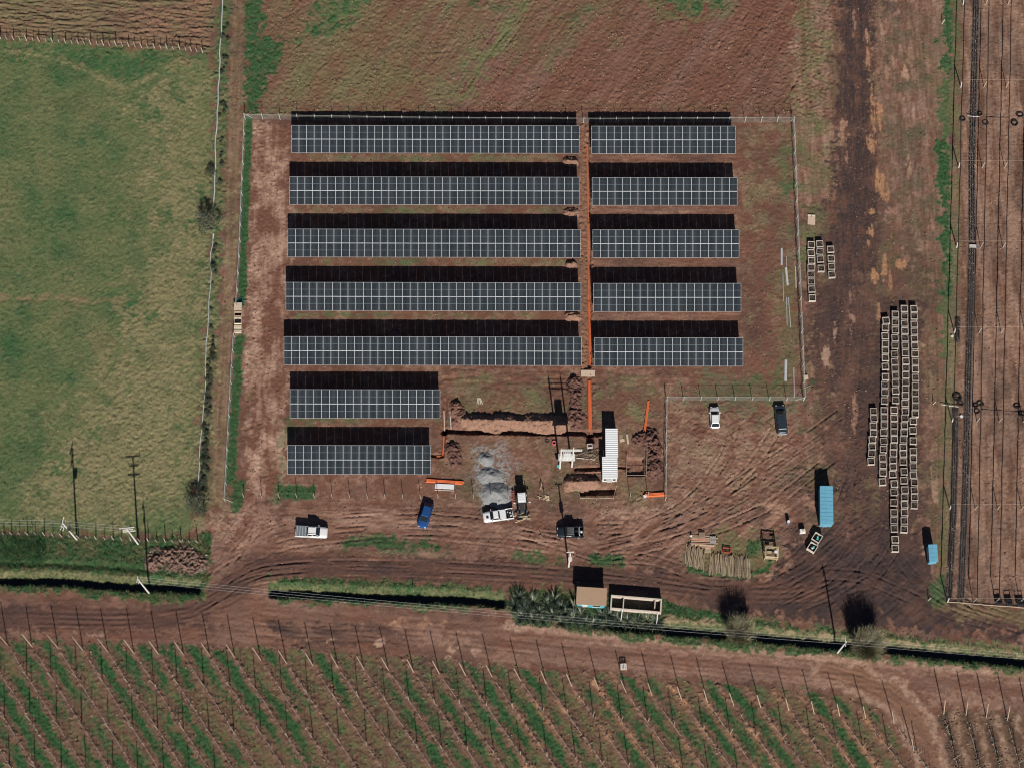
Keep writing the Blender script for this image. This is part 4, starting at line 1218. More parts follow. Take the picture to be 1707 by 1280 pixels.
def vehicle(name, label, cat, px, py, heading, L, W, H, paint, kind, cover=None):
    x, y = G(px, py)
    root = thing(name, label, cat, (x, y, gz(x, y) + 0.0), heading)
    hw, hl = W / 2, L / 2
    belt = 0.62 * H if kind != "van" else 0.60 * H
    zb = 0.24
    hood = belt * 0.93
    cab = {"hatch": (-0.46, -0.33, 0.08, 0.26), "pickup": (-0.13, -0.09, 0.15, 0.27), "single": (-0.03, 0.0, 0.16, 0.27), "van": (-0.47, -0.40, 0.14, 0.29), "short": (-0.17, -0.14, 0.13, 0.24)}[kind]
    r0, r1, f1, f0 = [c * L for c in cab]
    def half(w, z, k=0.9):
        return [(w * 0.5, zb), (w * 0.97, zb + 0.05), (w, z * 0.62), (w * 0.985, z * 0.9), (w * 0.93, z), (w * k * 0.5, z + 0.025)]
    st = [(-hl, half(hw * 0.86, belt * 0.92)), (-hl + 0.06, half(hw * 0.93, belt * 0.97)), (-hl + 0.35, half(hw, belt)), (r0, half(hw, belt)), (0, half(hw, belt)), (f0, half(hw, belt)), (f0 + 0.1, half(hw * 0.995, belt * 0.985)),
          (hl - 0.55, half(hw * 0.985, hood * 0.97)), (hl - 0.22, half(hw * 0.93, hood * 0.90)), (hl - 0.06, half(hw * 0.82, hood * 0.80)), (hl, half(hw * 0.70, hood * 0.68))]
    mb = MB()
    if kind in ("pickup", "single", "short"):       # open load bed behind the cab
        bed0, bed1 = -hl + 0.08, r0 - 0.08
        st2 = [s for s in st if s[0] >= r0 - 0.01]
        loft(mb, st2, paint)
        for s in (-1, 1):
            mb.box(((bed0 + bed1) / 2, s * (hw - 0.06), (zb + belt) / 2 + 0.04), (bed1 - bed0 + 0.2, 0.11, belt - zb - 0.08), paint)
        mb.box((bed0, 0, (zb + belt) / 2 + 0.02), (0.09, W * 0.92, belt - zb - 0.12), paint)
        mb.box(((bed0 + bed1) / 2, 0, zb + 0.25), (bed1 - bed0 + 0.2, W * 0.9, 0.1), M_DARK)
        mb.box((-hl + 0.02, 0, 0.42), (0.12, W * 0.9, 0.16), M_GALV)
    else:
        loft(mb, st, paint)
    body = mb.obj("body", root, True)
    # cabin
    bw, rw = hw * 0.90, hw * 0.72
    mb = MB()
    zr = H
    def sec(x_, w_, z_):
        return (x_, [(w_, belt - 0.03), (w_, belt), (w_ * 0.98, z_ - 0.02), (w_ * 0.6, z_)])
    lo = [(r0, bw), (f0, bw)]
    A = [(r0, -bw, belt), (f0, -bw * 0.92, belt), (f0, bw * 0.92, belt), (r0, bw, belt)]
    Bp = [(r1, -rw, zr - 0.05), (f1, -rw * 0.97, zr - 0.05), (f1, rw * 0.97, zr - 0.05), (r1, rw, zr - 0.05)]
    Cp = [(r1 + 0.08, -rw + 0.1, zr), (f1 - 0.1, -rw + 0.12, zr), (f1 - 0.1, rw - 0.12, zr), (r1 + 0.08, rw - 0.1, zr)]
    mb.add(A + Bp + Cp, [(0, 1, 5, 4), (1, 2, 6, 5), (2, 3, 7, 6), (3, 0, 4, 7), (4, 5, 9, 8), (5, 6, 10, 9), (6, 7, 11, 10), (7, 4, 8, 11), (8, 9, 10, 11)], paint)
    mb.obj("cabin", root)
    def pane(nm, a, b, c, d, ins=0.08, lift=0.012):
        a, b, c, d = map(Vector, (a, b, c, d))
        ctr = (a + b + c + d) / 4
        nrm = (b - a).cross(d - a).normalized()
        if nrm.dot(ctr - Vector((0, 0, belt * 0.8))) < 0:
            nrm = -nrm
        q = [p + (ctr - p) * ins + nrm * lift for p in (a, b, c, d)]
        m_ = MB()
        m_.quad(q[0], q[1], q[2], q[3], M_GLASS)
        m_.obj(nm, root)
    pane("windscreen", A[1], A[2], Bp[2], Bp[1], 0.05)
    pane("rear_window", A[3], A[0], Bp[0], Bp[3], 0.12)
    for s, (i, j) in ((-1, (0, 1)), (1, (3, 2))):
        a, b, c, d = [Vector(v) for v in (A[i], A[j], Bp[j], Bp[i])]
        npan = 1 if kind in ("single", "short") else (3 if kind == "van" else 2)
        for k in range(npan):
            t0, t1 = k / npan, (k + 1) / npan
            pane("side_window", a.lerp(b, t0), a.lerp(b, t1), d.lerp(c, t1), d.lerp(c, t0), 0.10)
    for s in (-1, 1):
        for xx in (-0.31 * L, 0.31 * L):
            wheel(root, xx, s * (hw - 0.10))
        mb = MB()
        mb.box((f0 - 0.25, s * (hw + 0.08), belt + 0.04), (0.12, 0.2, 0.14), paint if kind != "van" else M_DARK)
        mb.obj("mirror", root)
        mb = MB()
        mb.box((hl - 0.11, s * hw * 0.62, hood * 0.78), (0.16, 0.3, 0.12), M_LAMP)
        mb.obj("headlight", root)
        mb = MB()
        mb.box((-hl + 0.02, s * hw * 0.8, belt * 0.8), (0.08, 0.16, 0.26), M_TAIL)
        mb.obj("tail_light", root)
    return root, dict(r0=r0, belt=belt, hl=hl, hw=hw, zb=zb, f0=f0, zr=zr, r1=r1, f1=f1)

P_WHITE = mat("car_white", (0.80, 0.79, 0.77), 0.3, var=0.04, spec=0.5)
P_BLUE = mat("car_blue", (0.022, 0.085, 0.26), 0.3, 0.2, var=0.08, spec=0.5)
P_BLACK = mat("car_black", (0.018, 0.026, 0.034), 0.3, var=0.1, spec=0.5)
P_GREY = mat("car_grey", (0.045, 0.065, 0.085), 0.3, 0.3, var=0.08, spec=0.5)
M_COVER = mat("grey_bed_cover", (0.16, 0.18, 0.19), 0.6, var=0.1)
# white double-cab pickup with ribbed cover
t, d = vehicle("pickup_truck", "white double cab pickup with grey ribbed bed cover beside bare posts", "pickup", 520, 888, R(-3), 5.3, 1.86, 1.78, P_WHITE, "pickup")
x0, x1 = -d["hl"] + 0.1, d["r0"] - 0.05
mb = MB(); mb.box(((x0 + x1) / 2, 0, d["belt"] + 0.06), (x1 - x0, d["hw"] * 1.86, 0.05), M_COVER)
cv = mb.obj("bed_cover", t)
for k in range(4):
    mb = MB(); mb.box((x0 + (k + 0.5) * (x1 - x0) / 4, 0, d["belt"] + 0.10), (0.07, d["hw"] * 1.84, 0.035), M_GALV); mb.obj("cover_rib", cv)
mb = MB()
for s in (-1, 1):
    mb.box((0.1, s * 0.55, d["zr"] + 0.03), (1.2, 0.04, 0.05), M_DARK)
mb.obj("roof_rack", t)
mb = MB(); mb.tube([(-d["hl"] - 0.25, 0, 0.45), (-d["hl"], 0, 0.45)], 0.05, M_DARK, 6); mb.obj("tow_bar", t)
# blue hatchback
a, b = G(716, 838), G(703, 880)
vehicle("blue_car", "dark blue hatchback parked below the orange pipes on the service road", "car", 709.5, 860, math.atan2(b[1] - a[1], b[0] - a[0]), 4.3, 1.74, 1.48, P_BLUE, "hatch")
# white single-cab pickup
a, b = G(855, 857), G(806, 864)
t, d = vehicle("pickup_truck", "white single cab pickup with loaded open bed beside the gravel heap", "pickup", 830.5, 860.5, math.atan2(b[1] - a[1], b[0] - a[0]), 5.0, 1.80, 1.72, P_WHITE, "single")
mb = MB(); mb.box((d["hl"] - 0.7, 0.1, d["belt"] * 0.97 + 0.02), (0.4, 0.42, 0.05), M_BLACK); mb.obj("bonnet_scoop", t)
xb = (-d["hl"] + d["r0"]) / 2
mb = MB(); mb.box((xb + 0.55, 0, d["belt"] - 0.05), (1.0, 1.45, 0.5), M_WHITE)
tag(mb.obj("tool_box", None, loc=t.location, rz=t.rotation_euler[2]), "white box behind the cab of the loaded white pickup", "box")
rs = random.Random(5)
mb = MB()
for k in range(9):
    mb.box((xb - 0.55 + rs.uniform(-.4, .4), rs.uniform(-.55, .55), 0.75 + rs.uniform(0, .25)), (rs.uniform(.2, .5), rs.uniform(.15, .4), rs.uniform(.15, .4)), rs.choice([M_BLACK, M_DARK, M_WHITE, M_GALV]), rs.uniform(0, 3))
tag(mb.obj("tool_load", None, loc=t.location, rz=t.rotation_euler[2]), "jumble of black and white tools in the loaded white pickup bed", "tools")
# black pickup
t, d = vehicle("pickup_truck", "black pickup with roof rack and short open bed in a pole shadow", "pickup", 950.5, 888, R(180), 4.35, 1.80, 1.80, P_BLACK, "short")
mb = MB()
for k in range(6):
    mb.box((d["r1"] + 0.15 + k * (d["f1"] - d["r1"] - 0.3) / 5, 0, d["zr"] + 0.07), (0.03, 1.05, 0.03), M_GALV)
for s in (-1, 1):
    mb.box(((d["r1"] + d["f1"]) / 2, s * 0.52, d["zr"] + 0.05), (d["f1"] - d["r1"], 0.04, 0.08), M_DARK)
mb.obj("roof_rack", t)
mb = MB()
for s in (-1, 1):
    mb.tube([(-d["hl"] + 0.6, s * 0.7, d["belt"]), (-d["hl"] + 0.75, s * 0.6, d["belt"] + 0.35)], 0.04, M_WHITE, 6)
mb.tube([(-d["hl"] + 0.75, -0.6, d["belt"] + 0.35), (-d["hl"] + 0.75, 0.6, d["belt"] + 0.35)], 0.05, M_WHITE, 6)
mb.obj("roll_bar", t)
mb = MB(); mb.tube([(-d["hl"] + 0.35, 0, 0.75), (-d["hl"] + 0.35, 0.05, 0.95)], 0.33, M_TYRE, 14)
mb.tube([(-d["hl"] + 0.35, 0, 0.8), (-d["hl"] + 0.35, 0.05, 0.97)], 0.18, M_GALV, 10)
mb.obj("spare_wheel", t)
# white hatchback and grey van
vehicle("white_car", "small white hatchback parked in front of the wire fence", "car", 1191, 697.5, R(91), 3.7, 1.66, 1.50, P_WHITE, "hatch")
a, b = G(1303, 722), G(1298.5, 676)
t, d = vehicle("dark_van", "long dark blue-grey van with ribbed roof beside the fence corner", "van", 1301, 701, math.atan2(b[1] - a[1], b[0] - a[0]), 4.95, 1.86, 1.80, P_GREY, "van")
for k in range(7):
    mb = MB(); mb.box((d["r1"] + 0.35 + k * 0.38, 0, d["zr"] + 0.012), (0.06, 1.0, 0.03), P_BLACK); mb.obj("roof_rib", t)
mb = MB(); mb.box((-d["hl"] - 0.02, 0, 0.45), (0.14, 1.6, 0.2), M_GALV); mb.obj("rear_bumper", t)

# tractor with a white cab roof, front loader with sticks
x, y = G(869.5, 835)
t = thing("tractor", "dark tractor with white cab roof and front loader between gravel heap and offcuts", "tractor", (x, y, gz(x, y)), R(-86))
mb = MB(); mb.box((0.0, 0, 1.05), (1.5, 1.0, 0.7), M_DARK); mb.box((1.35, 0, 1.05), (1.6, 0.75, 0.75), M_DARK, 0, 0.92); mb.obj("chassis", t)
mb = MB()
for sx in (-0.6, 0.75):
    for sy in (-0.58, 0.58):
        mb.tube([(sx, sy, 1.2), (sx * 0.92, sy * 0.94, 2.55)], 0.04, M_DARK, 5)
mb.obj("cab_frame", t)
mb = MB(); mb.box((0.06, 0, 2.6), (1.62, 1.28, 0.10), M_WHITE); mb.box((0.0, 0, 2.67), (1.3, 1.05, 0.06), M_WHITE)
for k in range(4):
    mb.box((-0.45 + k * 0.3, 0, 2.715), (0.05, 1.0, 0.03), M_WHITE)
mb.obj("cab_roof", t)
for (a_, b_) in (((0.72, -0.52), (0.72, 0.52)), ((-0.56, -0.52), (-0.56, 0.52)), ((-0.5, -0.56), (0.65, -0.56)), ((-0.5, 0.56), (0.65, 0.56))):
    mb = MB(); mb.quad((a_[0], a_[1], 1.4), (b_[0], b_[1], 1.4), (b_[0] * 0.96, b_[1] * 0.96, 2.5), (a_[0] * 0.96, a_[1] * 0.96, 2.5), M_GLASS); mb.obj("cab_window", t)
for sy in (-1, 1):
    wheel(t, -0.35, sy * 0.78, 0.75, 0.42)
    wheel(t, 1.75, sy * 0.7, 0.45, 0.3)
    mb = MB(); mb.tube([(0.8, sy * 0.55, 1.3), (1.9, sy * 0.62, 1.5), (2.6, sy * 0.62, 0.5)], 0.07, M_DARK, 5); mb.obj("loader_arm", t)
    mb = MB(); mb.tube([(0.75, sy * 0.6, 2.1), (0.8, sy * 1.15, 2.1)], 0.03, M_DARK, 5); mb.box((0.8, sy * 1.25, 2.1), (0.1, 0.3, 0.35), M_WHITE); mb.obj("mirror", t)
mb = MB(); mb.box((2.95, 0, 0.25), (0.7, 1.9, 0.06), M_DARK); mb.box((2.62, 0, 0.5), (0.06, 1.9, 0.5), M_DARK); mb.obj("bucket", t)
rs = random.Random(9)
for k in range(16):
    mb = MB()
    a0 = rs.uniform(-0.35, 0.35)
    L = rs.uniform(1.2, 2.2)
    cx, cy, cz = 2.75 + rs.uniform(-0.4, 0.8), rs.uniform(-.7, .7), 0.36 + k * 0.02
    d_ = Vector((math.sin(a0) * L / 2, math.cos(a0) * L / 2, rs.uniform(-.06, .06)))
    c0 = Vector((cx, cy, cz))
    mb.tube([c0 - d_, c0 + d_], 0.045, M_LUMBER, 5)
    tag(mb.obj("wooden_stick", None, loc=t.location, rz=t.rotation_euler[2]), "pale wooden stick in the tractor's front bucket", "stick", "sticks in the tractor bucket")

# red tubular scaffold frames leaning flat beside the tractor
for k in range(3):
    p = P3(857, 818 + k * 9)
    mb = MB()
    for s in (-0.55, 0.55):
        mb.tube([(s, -0.35, 0.06 + k * .01), (s, 0.35, 0.06 + k * .01)], 0.035, M_RED, 5)
    for q in range(3):
        mb.tube([(-0.55, -0.3 + q * 0.3, 0.07), (0.55, -0.3 + q * 0.3, 0.07)], 0.035, M_RED, 5)
    tag(mb.obj("scaffold_frame", None, loc=p, rz=R(rs.uniform(-6, 6))), "red tubular scaffold frame lying between gravel heap and tractor", "scaffold", "red scaffold frames")

# ------------------------------------------------------------------ cabins and sheds
def corr_roof(mb, x0, x1, y0, y1, z, m, pitch=0.36, amp=0.028, along='x'):
    """corrugated sheet; ribs run along the given axis"""
    n = int((y1 - y0) / pitch * 4)
    vs_, fs = [], []
    for i in range(n + 1):
        t = i / n
        y = y0 + (y1 - y0) * t
        zz = z + amp * math.sin(t * (y1 - y0) / pitch * 2 * math.pi)
        vs_ += [(x0, y, zz), (x1, y, zz)]
    for i in range(n):
        fs.append((i * 2, i * 2 + 1, i * 2 + 3, i * 2 + 2))
    mb.add(vs_, fs, m)
    mb.add([(v[0], v[1], z - 0.06) for v in vs_], [tuple(reversed(f)) for f in fs], m)
    for s in ((x0, y0, x1, y0), (x0, y1, x1, y1), (x0, y0, x0, y1), (x1, y0, x1, y1)):
        mb.box(((s[0] + s[2]) / 2, (s[1] + s[3]) / 2, z - 0.045), (abs(s[2] - s[0]) + 0.02, abs(s[3] - s[1]) + 0.02, 0.06), m)
M_ROOFW = mat("white_corrugated_sheet", (0.74, 0.75, 0.75), 0.4, var=0.06, spec=0.4)
M_WALLW = mat("white_cabin_wall", (0.70, 0.70, 0.68), 0.5, var=0.06)
ZR = 2.75
ax0, ay1 = G(1009, 714, ZR); ax1, _ = G(1029.5, 714, ZR)
bx0, by0 = G(1004.2, 796, ZR); bx1, _ = G(1029.7, 796, ZR)
_, ym = G(1009, 761, ZR)
root = thing("site_cabin", "long white cabin with ribbed metal roof between the trench and pits", "cabin", (bx0, by0, 0))
def loc(x_, y_): return (x_ - bx0, y_ - by0)
(lax0, lay1), (lax1, lym), (lbx1, _) = loc(ax0, ay1), loc(ax1, ym), loc(bx1, by0)
mb = MB(); mb.box(((lax0 + lax1) / 2, (lym + lay1) / 2, 1.3), (lax1 - lax0 - 0.1, lay1 - lym - 0.1, 2.6), M_WALLW); mb.box((lbx1 / 2, lym / 2, 1.3), (lbx1 - 0.1, lym - 0.1, 2.6), M_WALLW); mb.obj("wall", root)
mb = MB(); corr_roof(mb, lax0, lax1, lym + 0.04, lay1, ZR, M_ROOFW); mb.obj("roof_sheet", root)
mb = MB(); corr_roof(mb, 0, lbx1, 0, lym, ZR + 0.02, M_ROOFW); mb.obj("roof_sheet", root)
mb = MB(); mb.box((lbx1 * 0.5, -0.035, 1.0), (0.85, 0.05, 2.0), M_GALV); dr = mb.obj("door", root)
mb = MB(); mb.box((lbx1 * 0.5 + 0.3, -0.075, 1.0), (0.05, 0.03, 0.14), M_DARK); mb.obj("handle", dr)
for k in (0.2, 0.8):
    mb = MB(); mb.box((lbx1 * k, -0.03, 1.5), (0.45, 0.04, 0.6), M_GLASS); mb.obj("window", root)
mb = MB(); mb.tube([(lax0 - 0.25, lym + 0.1, 0.9), (lax0 - 0.25, lym + 1.7, 0.9)], 0.03, M_WHITE, 5)
for q in (0.1, 0.9, 1.7):
    mb.tube([(lax0 - 0.25, lym + q, -0.05), (lax0 - 0.25, lym + q, 0.9)], 0.03, M_WHITE, 5)
mb.obj("handrail", root)

M_BLUEC = mat("light_blue_cabin", (0.16, 0.42, 0.56), 0.45, var=0.06, spec=0.4)
M_BLUEW = mat("light_blue_wall", (0.15, 0.38, 0.50), 0.5, var=0.08)
def blue_cabin(corner, w_, l_, h_, rz, label, wheels):
    x, y = G(*corner, h_)
    root = thing("blue_cabin", label, "cabin", (x, y, 0), rz)
    zb = 0.35
    mb = MB(); mb.box((0, 0, (h_ - 0.15 + zb) / 2), (w_ - 0.06, l_ - 0.06, h_ - 0.15 - zb), M_BLUEW); mb.obj("wall", root)
    mb = MB()
    ov = 0.05
    for s in (-1, 1):
        n = max(int(l_ / 0.62), 3)
        a = [(s * (w_ / 2 + ov), -l_ / 2 - ov, h_ - 0.12), (0, -l_ / 2 - ov, h_), (0, l_ / 2 + ov, h_), (s * (w_ / 2 + ov), l_ / 2 + ov, h_ - 0.12)]
        mb2 = MB()
        mb2.add(a + [(p[0], p[1], p[2] - 0.05) for p in a], [(0, 1, 2, 3) if s < 0 else (3, 2, 1, 0), (4, 5, 6, 7), (0, 4, 5, 1), (1, 5, 6, 2), (2, 6, 7, 3), (3, 7, 4, 0)], M_BLUEC)
        for k in range(1, n):
            yk = -l_ / 2 + k * l_ / n
            mb2.add([(s * 0.04, yk - 0.02, h_ + 0.012), (s * 0.04, yk + 0.02, h_ + 0.012), (s * (w_ / 2 + ov - .02), yk + 0.02, h_ - 0.098), (s * (w_ / 2 + ov - .02), yk - 0.02, h_ - 0.098)], [(0, 1, 2, 3), (3, 2, 1, 0)], M_BLUEC)
        mb2.obj("roof_panel", root)
    mb = MB(); mb.box((0, 0, h_ + 0.012), (0.09, l_ + 0.1, 0.03), M_BLUEC); mb.obj("ridge_cap", root)
    mb = MB(); mb.box((-0.2, -l_ / 2 - 0.01, 1.25), (0.7, 0.05, 1.7), M_BLUEC); dd = mb.obj("door", root)
    mb = MB(); mb.box((0.05, -l_ / 2 - 0.05, 1.2), (0.05, 0.03, 0.15), M_DARK); mb.obj("handle", dd)
    if wheels:
        for s in (-1, 1):
            for q in (-0.5, 0.5):
                wheel(root, s * (w_ / 2 - 0.25), q * l_ * 0.5, 0.33, 0.18)
        mb = MB(); mb.tube([(0, -l_ / 2, 0.4), (0.1, -l_ / 2 - 0.7, 0.35)], 0.05, M_DARK, 5); mb.obj("drawbar", root)
    mb = MB()
    for sx in (-1, 1):
        for sy in (-1, 1):
            mb.box((sx * (w_ / 2 - 0.15), sy * (l_ / 2 - 0.15), zb / 2), (0.18, 0.18, zb + 0.02), M_DARK)
    mb.obj("support", root)
    return root
blue_cabin((1378.2, 841), 2.05, 6.35, 2.65, R(-2.0), "long light blue cabin with ridged roof standing beside the muddy road", True)
blue_cabin((1556, 921), 1.35, 2.75, 2.6, R(0.5), "small light blue cabin beside the dark potted seedling beds", False)
p = P3(1549, 937)
mb = MB(); mb.tube([(0, 0, 0), (0, 0, 0.5), (0, 0, 0.62)], 0.22, M_WHITE, 12); mb.tube([(0, 0, 0.6), (0, 0, 0.7)], 0.1, M_WHITE, 8)
tag(mb.obj("water_drum", None, loc=p), "white plastic drum at the corner of the small blue cabin", "drum")

# tan-roofed hut with turquoise walls
M_TAN = mat("tan_roof_sheet", (0.42, 0.28, 0.18), 0.7, var=0.05, scale=1)
M_TURQ = mat("turquoise_wall", (0.09, 0.45, 0.50), 0.6, var=0.08)
HZ = 2.85
c0, c1, c2, c3 = [G(*q, HZ) for q in ((961.4, 977.2), (1012, 980.3), (1010.6, 1008.4), (960.6, 1006.8))]
cx, cy = np.mean([c0, c1, c2, c3], axis=0)
ang = math.atan2(c1[1] - c0[1], c1[0] - c0[0])
wx, wy = math.dist(c0, c1), math.dist(c0, c3)
root = thing("guard_hut", "turquoise hut with flat tan roof beside the spiky plants", "hut", (cx, cy, 0), ang)
mb = MB(); mb.box((0, -0.1, 1.32), (wx - 0.5, wy - 0.5, 2.74), M_TURQ); mb.obj("wall", root)
mb = MB(); mb.box((0, 0, HZ - 0.06), (wx, wy, 0.12), M_TAN, 0, 0.995)
mb.obj("roof", root)
mb = MB(); mb.box((-1.0, -wy / 2 + 0.12, 1.0), (0.9, 0.06, 2.0), M_WHITE); dd = mb.obj("door", root)
mb = MB(); mb.box((-0.65, -wy / 2 + 0.07, 1.0), (0.05, 0.04, 0.14), M_DARK); mb.obj("handle", dd)
mb = MB(); mb.box((0.9, -wy / 2 + 0.12, 1.5), (1.2, 0.06, 0.8), M_GLASS); wn = mb.obj("window", root)
mb = MB(); mb.box((0.9, -wy / 2 + 0.08, 1.08), (1.35, 0.1, 0.06), M_WHITE); mb.obj("sill", wn)

# roofless block building
M_BLOCK = mat("block_wall", (0.60, 0.51, 0.42), 0.9, var=0.15)
WH = 1.55
q0, q1, q2, q3 = [G(*q, WH) for q in ((1018.5, 990.5), (1103.5, 997.5), (1102, 1021), (1018, 1014))]
cx, cy = np.mean([q0, q1, q2, q3], axis=0)
ang = math.atan2(q1[1] - q0[1], q1[0] - q0[0])
wx, wy = math.dist(q0, q1), math.dist(q0, q3)
root = thing("roofless_building", "roofless pale block walled building beside the turquoise hut", "ruin", (cx, cy, 0), ang)
th = 0.22
for nm, c_, s_ in (("wall", (0, wy / 2 - th / 2), (wx, th)), ("wall", (0, -wy / 2 + th / 2), (wx, th)), ("wall", (-wx / 2 + th / 2, 0), (th, wy - 2 * th)), ("wall", (wx / 2 - th / 2, 0), (th, wy - 2 * th)),
                   ("partition", (-wx / 2 + 2.1, 0), (0.16, wy - 2 * th)), ("partition", (wx / 2 - 1.1, 0.25), (0.16, wy - 2 * th - 0.5))):
    mb = MB(); mb.box((c_[0], c_[1], WH / 2 - 0.15), (s_[0], s_[1], WH + 0.3), M_BLOCK); mb.obj(nm, root)
mb = MB(); mb.box((0, 0, 0.06), (wx - 2 * th, wy - 2 * th, 0.1), mat("shade_dark_floor", (0.05, 0.05, 0.05), 0.9)); mb.obj("floor", root)  # near-black floor colour stands in for the south wall's shadow
for xx in (-wx / 2 + 2.0, wx / 2 - 0.5):
    mb = MB(); mb.tube([(xx, -wy / 2 + 0.1, WH + 0.06), (xx - 0.1, -wy / 2 - 1.5, WH * 0.55)], 0.07, M_WHITE, 5); mb.obj("beam", root)
    mb = MB(); mb.tube([(xx - 0.1, -wy / 2 - 1.5, WH * 0.55), (xx - 0.1, -wy / 2 - 1.5, -0.6)], 0.06, M_WHITE, 5); mb.obj("beam_leg", root)
# ------------------------------------------------------------------ heaps of soil and gravel
def heap(name, label, cat, pts, width, height, m, rough=0.12, seed=1, power=0.8, group=None, clod=0.20, mod=1.0):
    """mound along a ridge line: own height field sitting on the ground, straight repose slopes, lumpy"""
    p = pxpts(pts)
    rs = np.random.RandomState(seed)
    pad = width * 0.75
    x0, y0 = p.min(0) - pad
    x1, y1 = p.max(0) + pad
    c = 0.14
    xx = np.arange(x0, x1, c)
    yy = np.arange(y0, y1, c)
    X, Y = np.meshgrid(xx, yy)
    d = np.full(X.shape, 1e9)
    for a, b in zip(p[:-1], p[1:]):
        d = np.minimum(d, segdist(X, Y, a, b))
    def samp(F, o):
        i = np.clip(((X - X0) / CELL + o).astype(int) % NX, 0, NX - 1)
        j = np.clip(((Y - Y0) / CELL + o).astype(int) % NY, 0, NY - 1)
        return F[j, i]
    w = width / 2 * (1 + 0.14 * mod * samp(nMid, seed * 37))
    t = np.clip(1 - d / w, -0.2, 1)
    h = np.sign(t) * np.abs(t) ** power * height * (1 + 0.12 * mod * samp(nMid, seed * 91 + 5))
    h = h + (rough * samp(nSml, seed * 53) + rough * 0.8 * samp(nFin, seed * 29)) * np.clip(t * 3, 0, 1)
    if clod:
        h = h + clod * (rs.rand(*h.shape) ** 3 - 0.2) * np.clip(t * 4, 0, 1)
    keep = t > -0.12
    ii = -np.ones(X.shape, int)
    ok = np.zeros(X.shape, bool)
    ok[:-1, :-1] = keep[:-1, :-1] & keep[1:, :-1] & keep[:-1, 1:] & keep[1:, 1:]
    vs_, fs = [], []
    o0 = p.mean(0)
    gz0 = gz(*o0)
    base_z = samp(ZF, 0)
    base_z = np.maximum(base_z, -0.1)
    for j, i in zip(*np.nonzero(ok)):
        q = []
        for jj_, ii_ in ((j, i), (j, i + 1), (j + 1, i + 1), (j + 1, i)):
            if ii[jj_, ii_] < 0:
                ii[jj_, ii_] = len(vs_)
                vs_.append((X[jj_, ii_] - o0[0], Y[jj_, ii_] - o0[1], base_z[jj_, ii_] + h[jj_, ii_] - 0.02))
            q.append(ii[jj_, ii_])
        fs.append(tuple(q))
    mb = MB()
    mb.add(vs_, fs, m)
    return tag(mb.obj(name, None, True, (o0[0], o0[1], 0)), label, cat, group)
M_SOILH = mat("spoil_soil", (0.205, 0.108, 0.078), 0.95, var=0.3, scale=2.5, spec=0.1, bump=0.06, bscale=5)
M_SOILP = mat("dry_spoil_soil", (0.285, 0.165, 0.115), 0.95, var=0.28, scale=2.0, spec=0.1, bump=0.06, bscale=5)
M_SOILD = mat("dark_spoil_soil", (0.150, 0.080, 0.062), 0.95, var=0.35, scale=2.5, spec=0.1, bump=0.08, bscale=4)
M_RUBBLE = mat("broken_red_rubble", (0.20, 0.125, 0.10), 0.95, var=0.45, scale=4, spec=0.1, bump=0.08, bscale=4)
M_GRAV = mat("crushed_gravel", (0.27, 0.27, 0.265), 0.9, var=0.16, scale=4, spec=0.15, bump=0.03, bscale=12)
heap("soil_mound", "long bank of pale dug soil beside the horizontal trench", "soil mound", [(772, 702), (850, 704), (938, 706)], 3.0, 1.15, M_SOILP, 0.06, 1, 0.85)
heap("soil_mound", "lumpy soil heap at the end of the long bank beside the nineteen-column array", "soil mound", [(760, 678), (764, 700)], 2.6, 0.9, M_SOILH, 0.10, 2)
heap("soil_mound", "low dark soil heap between the shortest array and gravel", "soil mound", [(755, 746), (760, 772)], 2.3, 0.6, M_SOILD, 0.10, 3)
heap("soil_mound", "spoil bank along the orange conduits below the fifth solar row", "soil mound", [(958, 640), (960, 670), (962, 706)], 2.6, 0.65, M_SOILD, 0.12, 4)
heap("soil_mound", "rounded soil heap between the white cabin and the double pole", "soil mound", [(950, 806), (975, 805), (992, 806)], 2.3, 1.25, M_SOILP, 0.07, 5)
heap("soil_mound", "broad rough soil heap between the square pit and the short fence", "soil mound", [(1084, 728), (1090, 750), (1090, 785)], 3.1, 0.9, M_SOILD, 0.13, 6)
heap("soil_mound", "flat dark soil heap under the leaning orange conduit", "soil mound", [(1062, 733), (1092, 722)], 1.8, 0.6, M_SOILD, 0.12, 16)
heap("soil_mound", "pile of broken red soil and stones beside the pasture ditch", "soil mound", [(268, 932), (300, 930), (326, 938)], 4.6, 0.5, M_RUBBLE, 0.12, 7, clod=0.4)
for k, (x, y) in enumerate(((951, 268), (951, 353), (952, 440), (954, 526))):
    heap("spoil_heap", "small pale spoil heap at the trench end of the %s long solar row" % ordw[k], "soil heap", [(x - 4, y + 2), (x + 6, y + 3)], 1.9, 0.7, M_SOILP, 0.08, 20 + k)
heap("gravel_heap", "large heap of grey crushed gravel behind the white single cab pickup", "gravel heap", [(824, 822), (832, 826)], 4.6, 1.35, M_GRAV, 0.015, 8, 1.0, clod=0.02, mod=0.35)
heap("gravel_heap", "middle grey gravel heap with dark hollow", "gravel heap", [(812, 792), (824, 796)], 3.4, 0.75, M_GRAV, 0.02, 9, 1.0, clod=0.02, mod=0.5)
heap("gravel_heap", "smallest pointed grey gravel heap farthest from the pickups", "gravel heap", [(808, 764), (811, 766)], 2.4, 0.75, M_GRAV, 0.015, 10, 1.0, clod=0.02, mod=0.3)
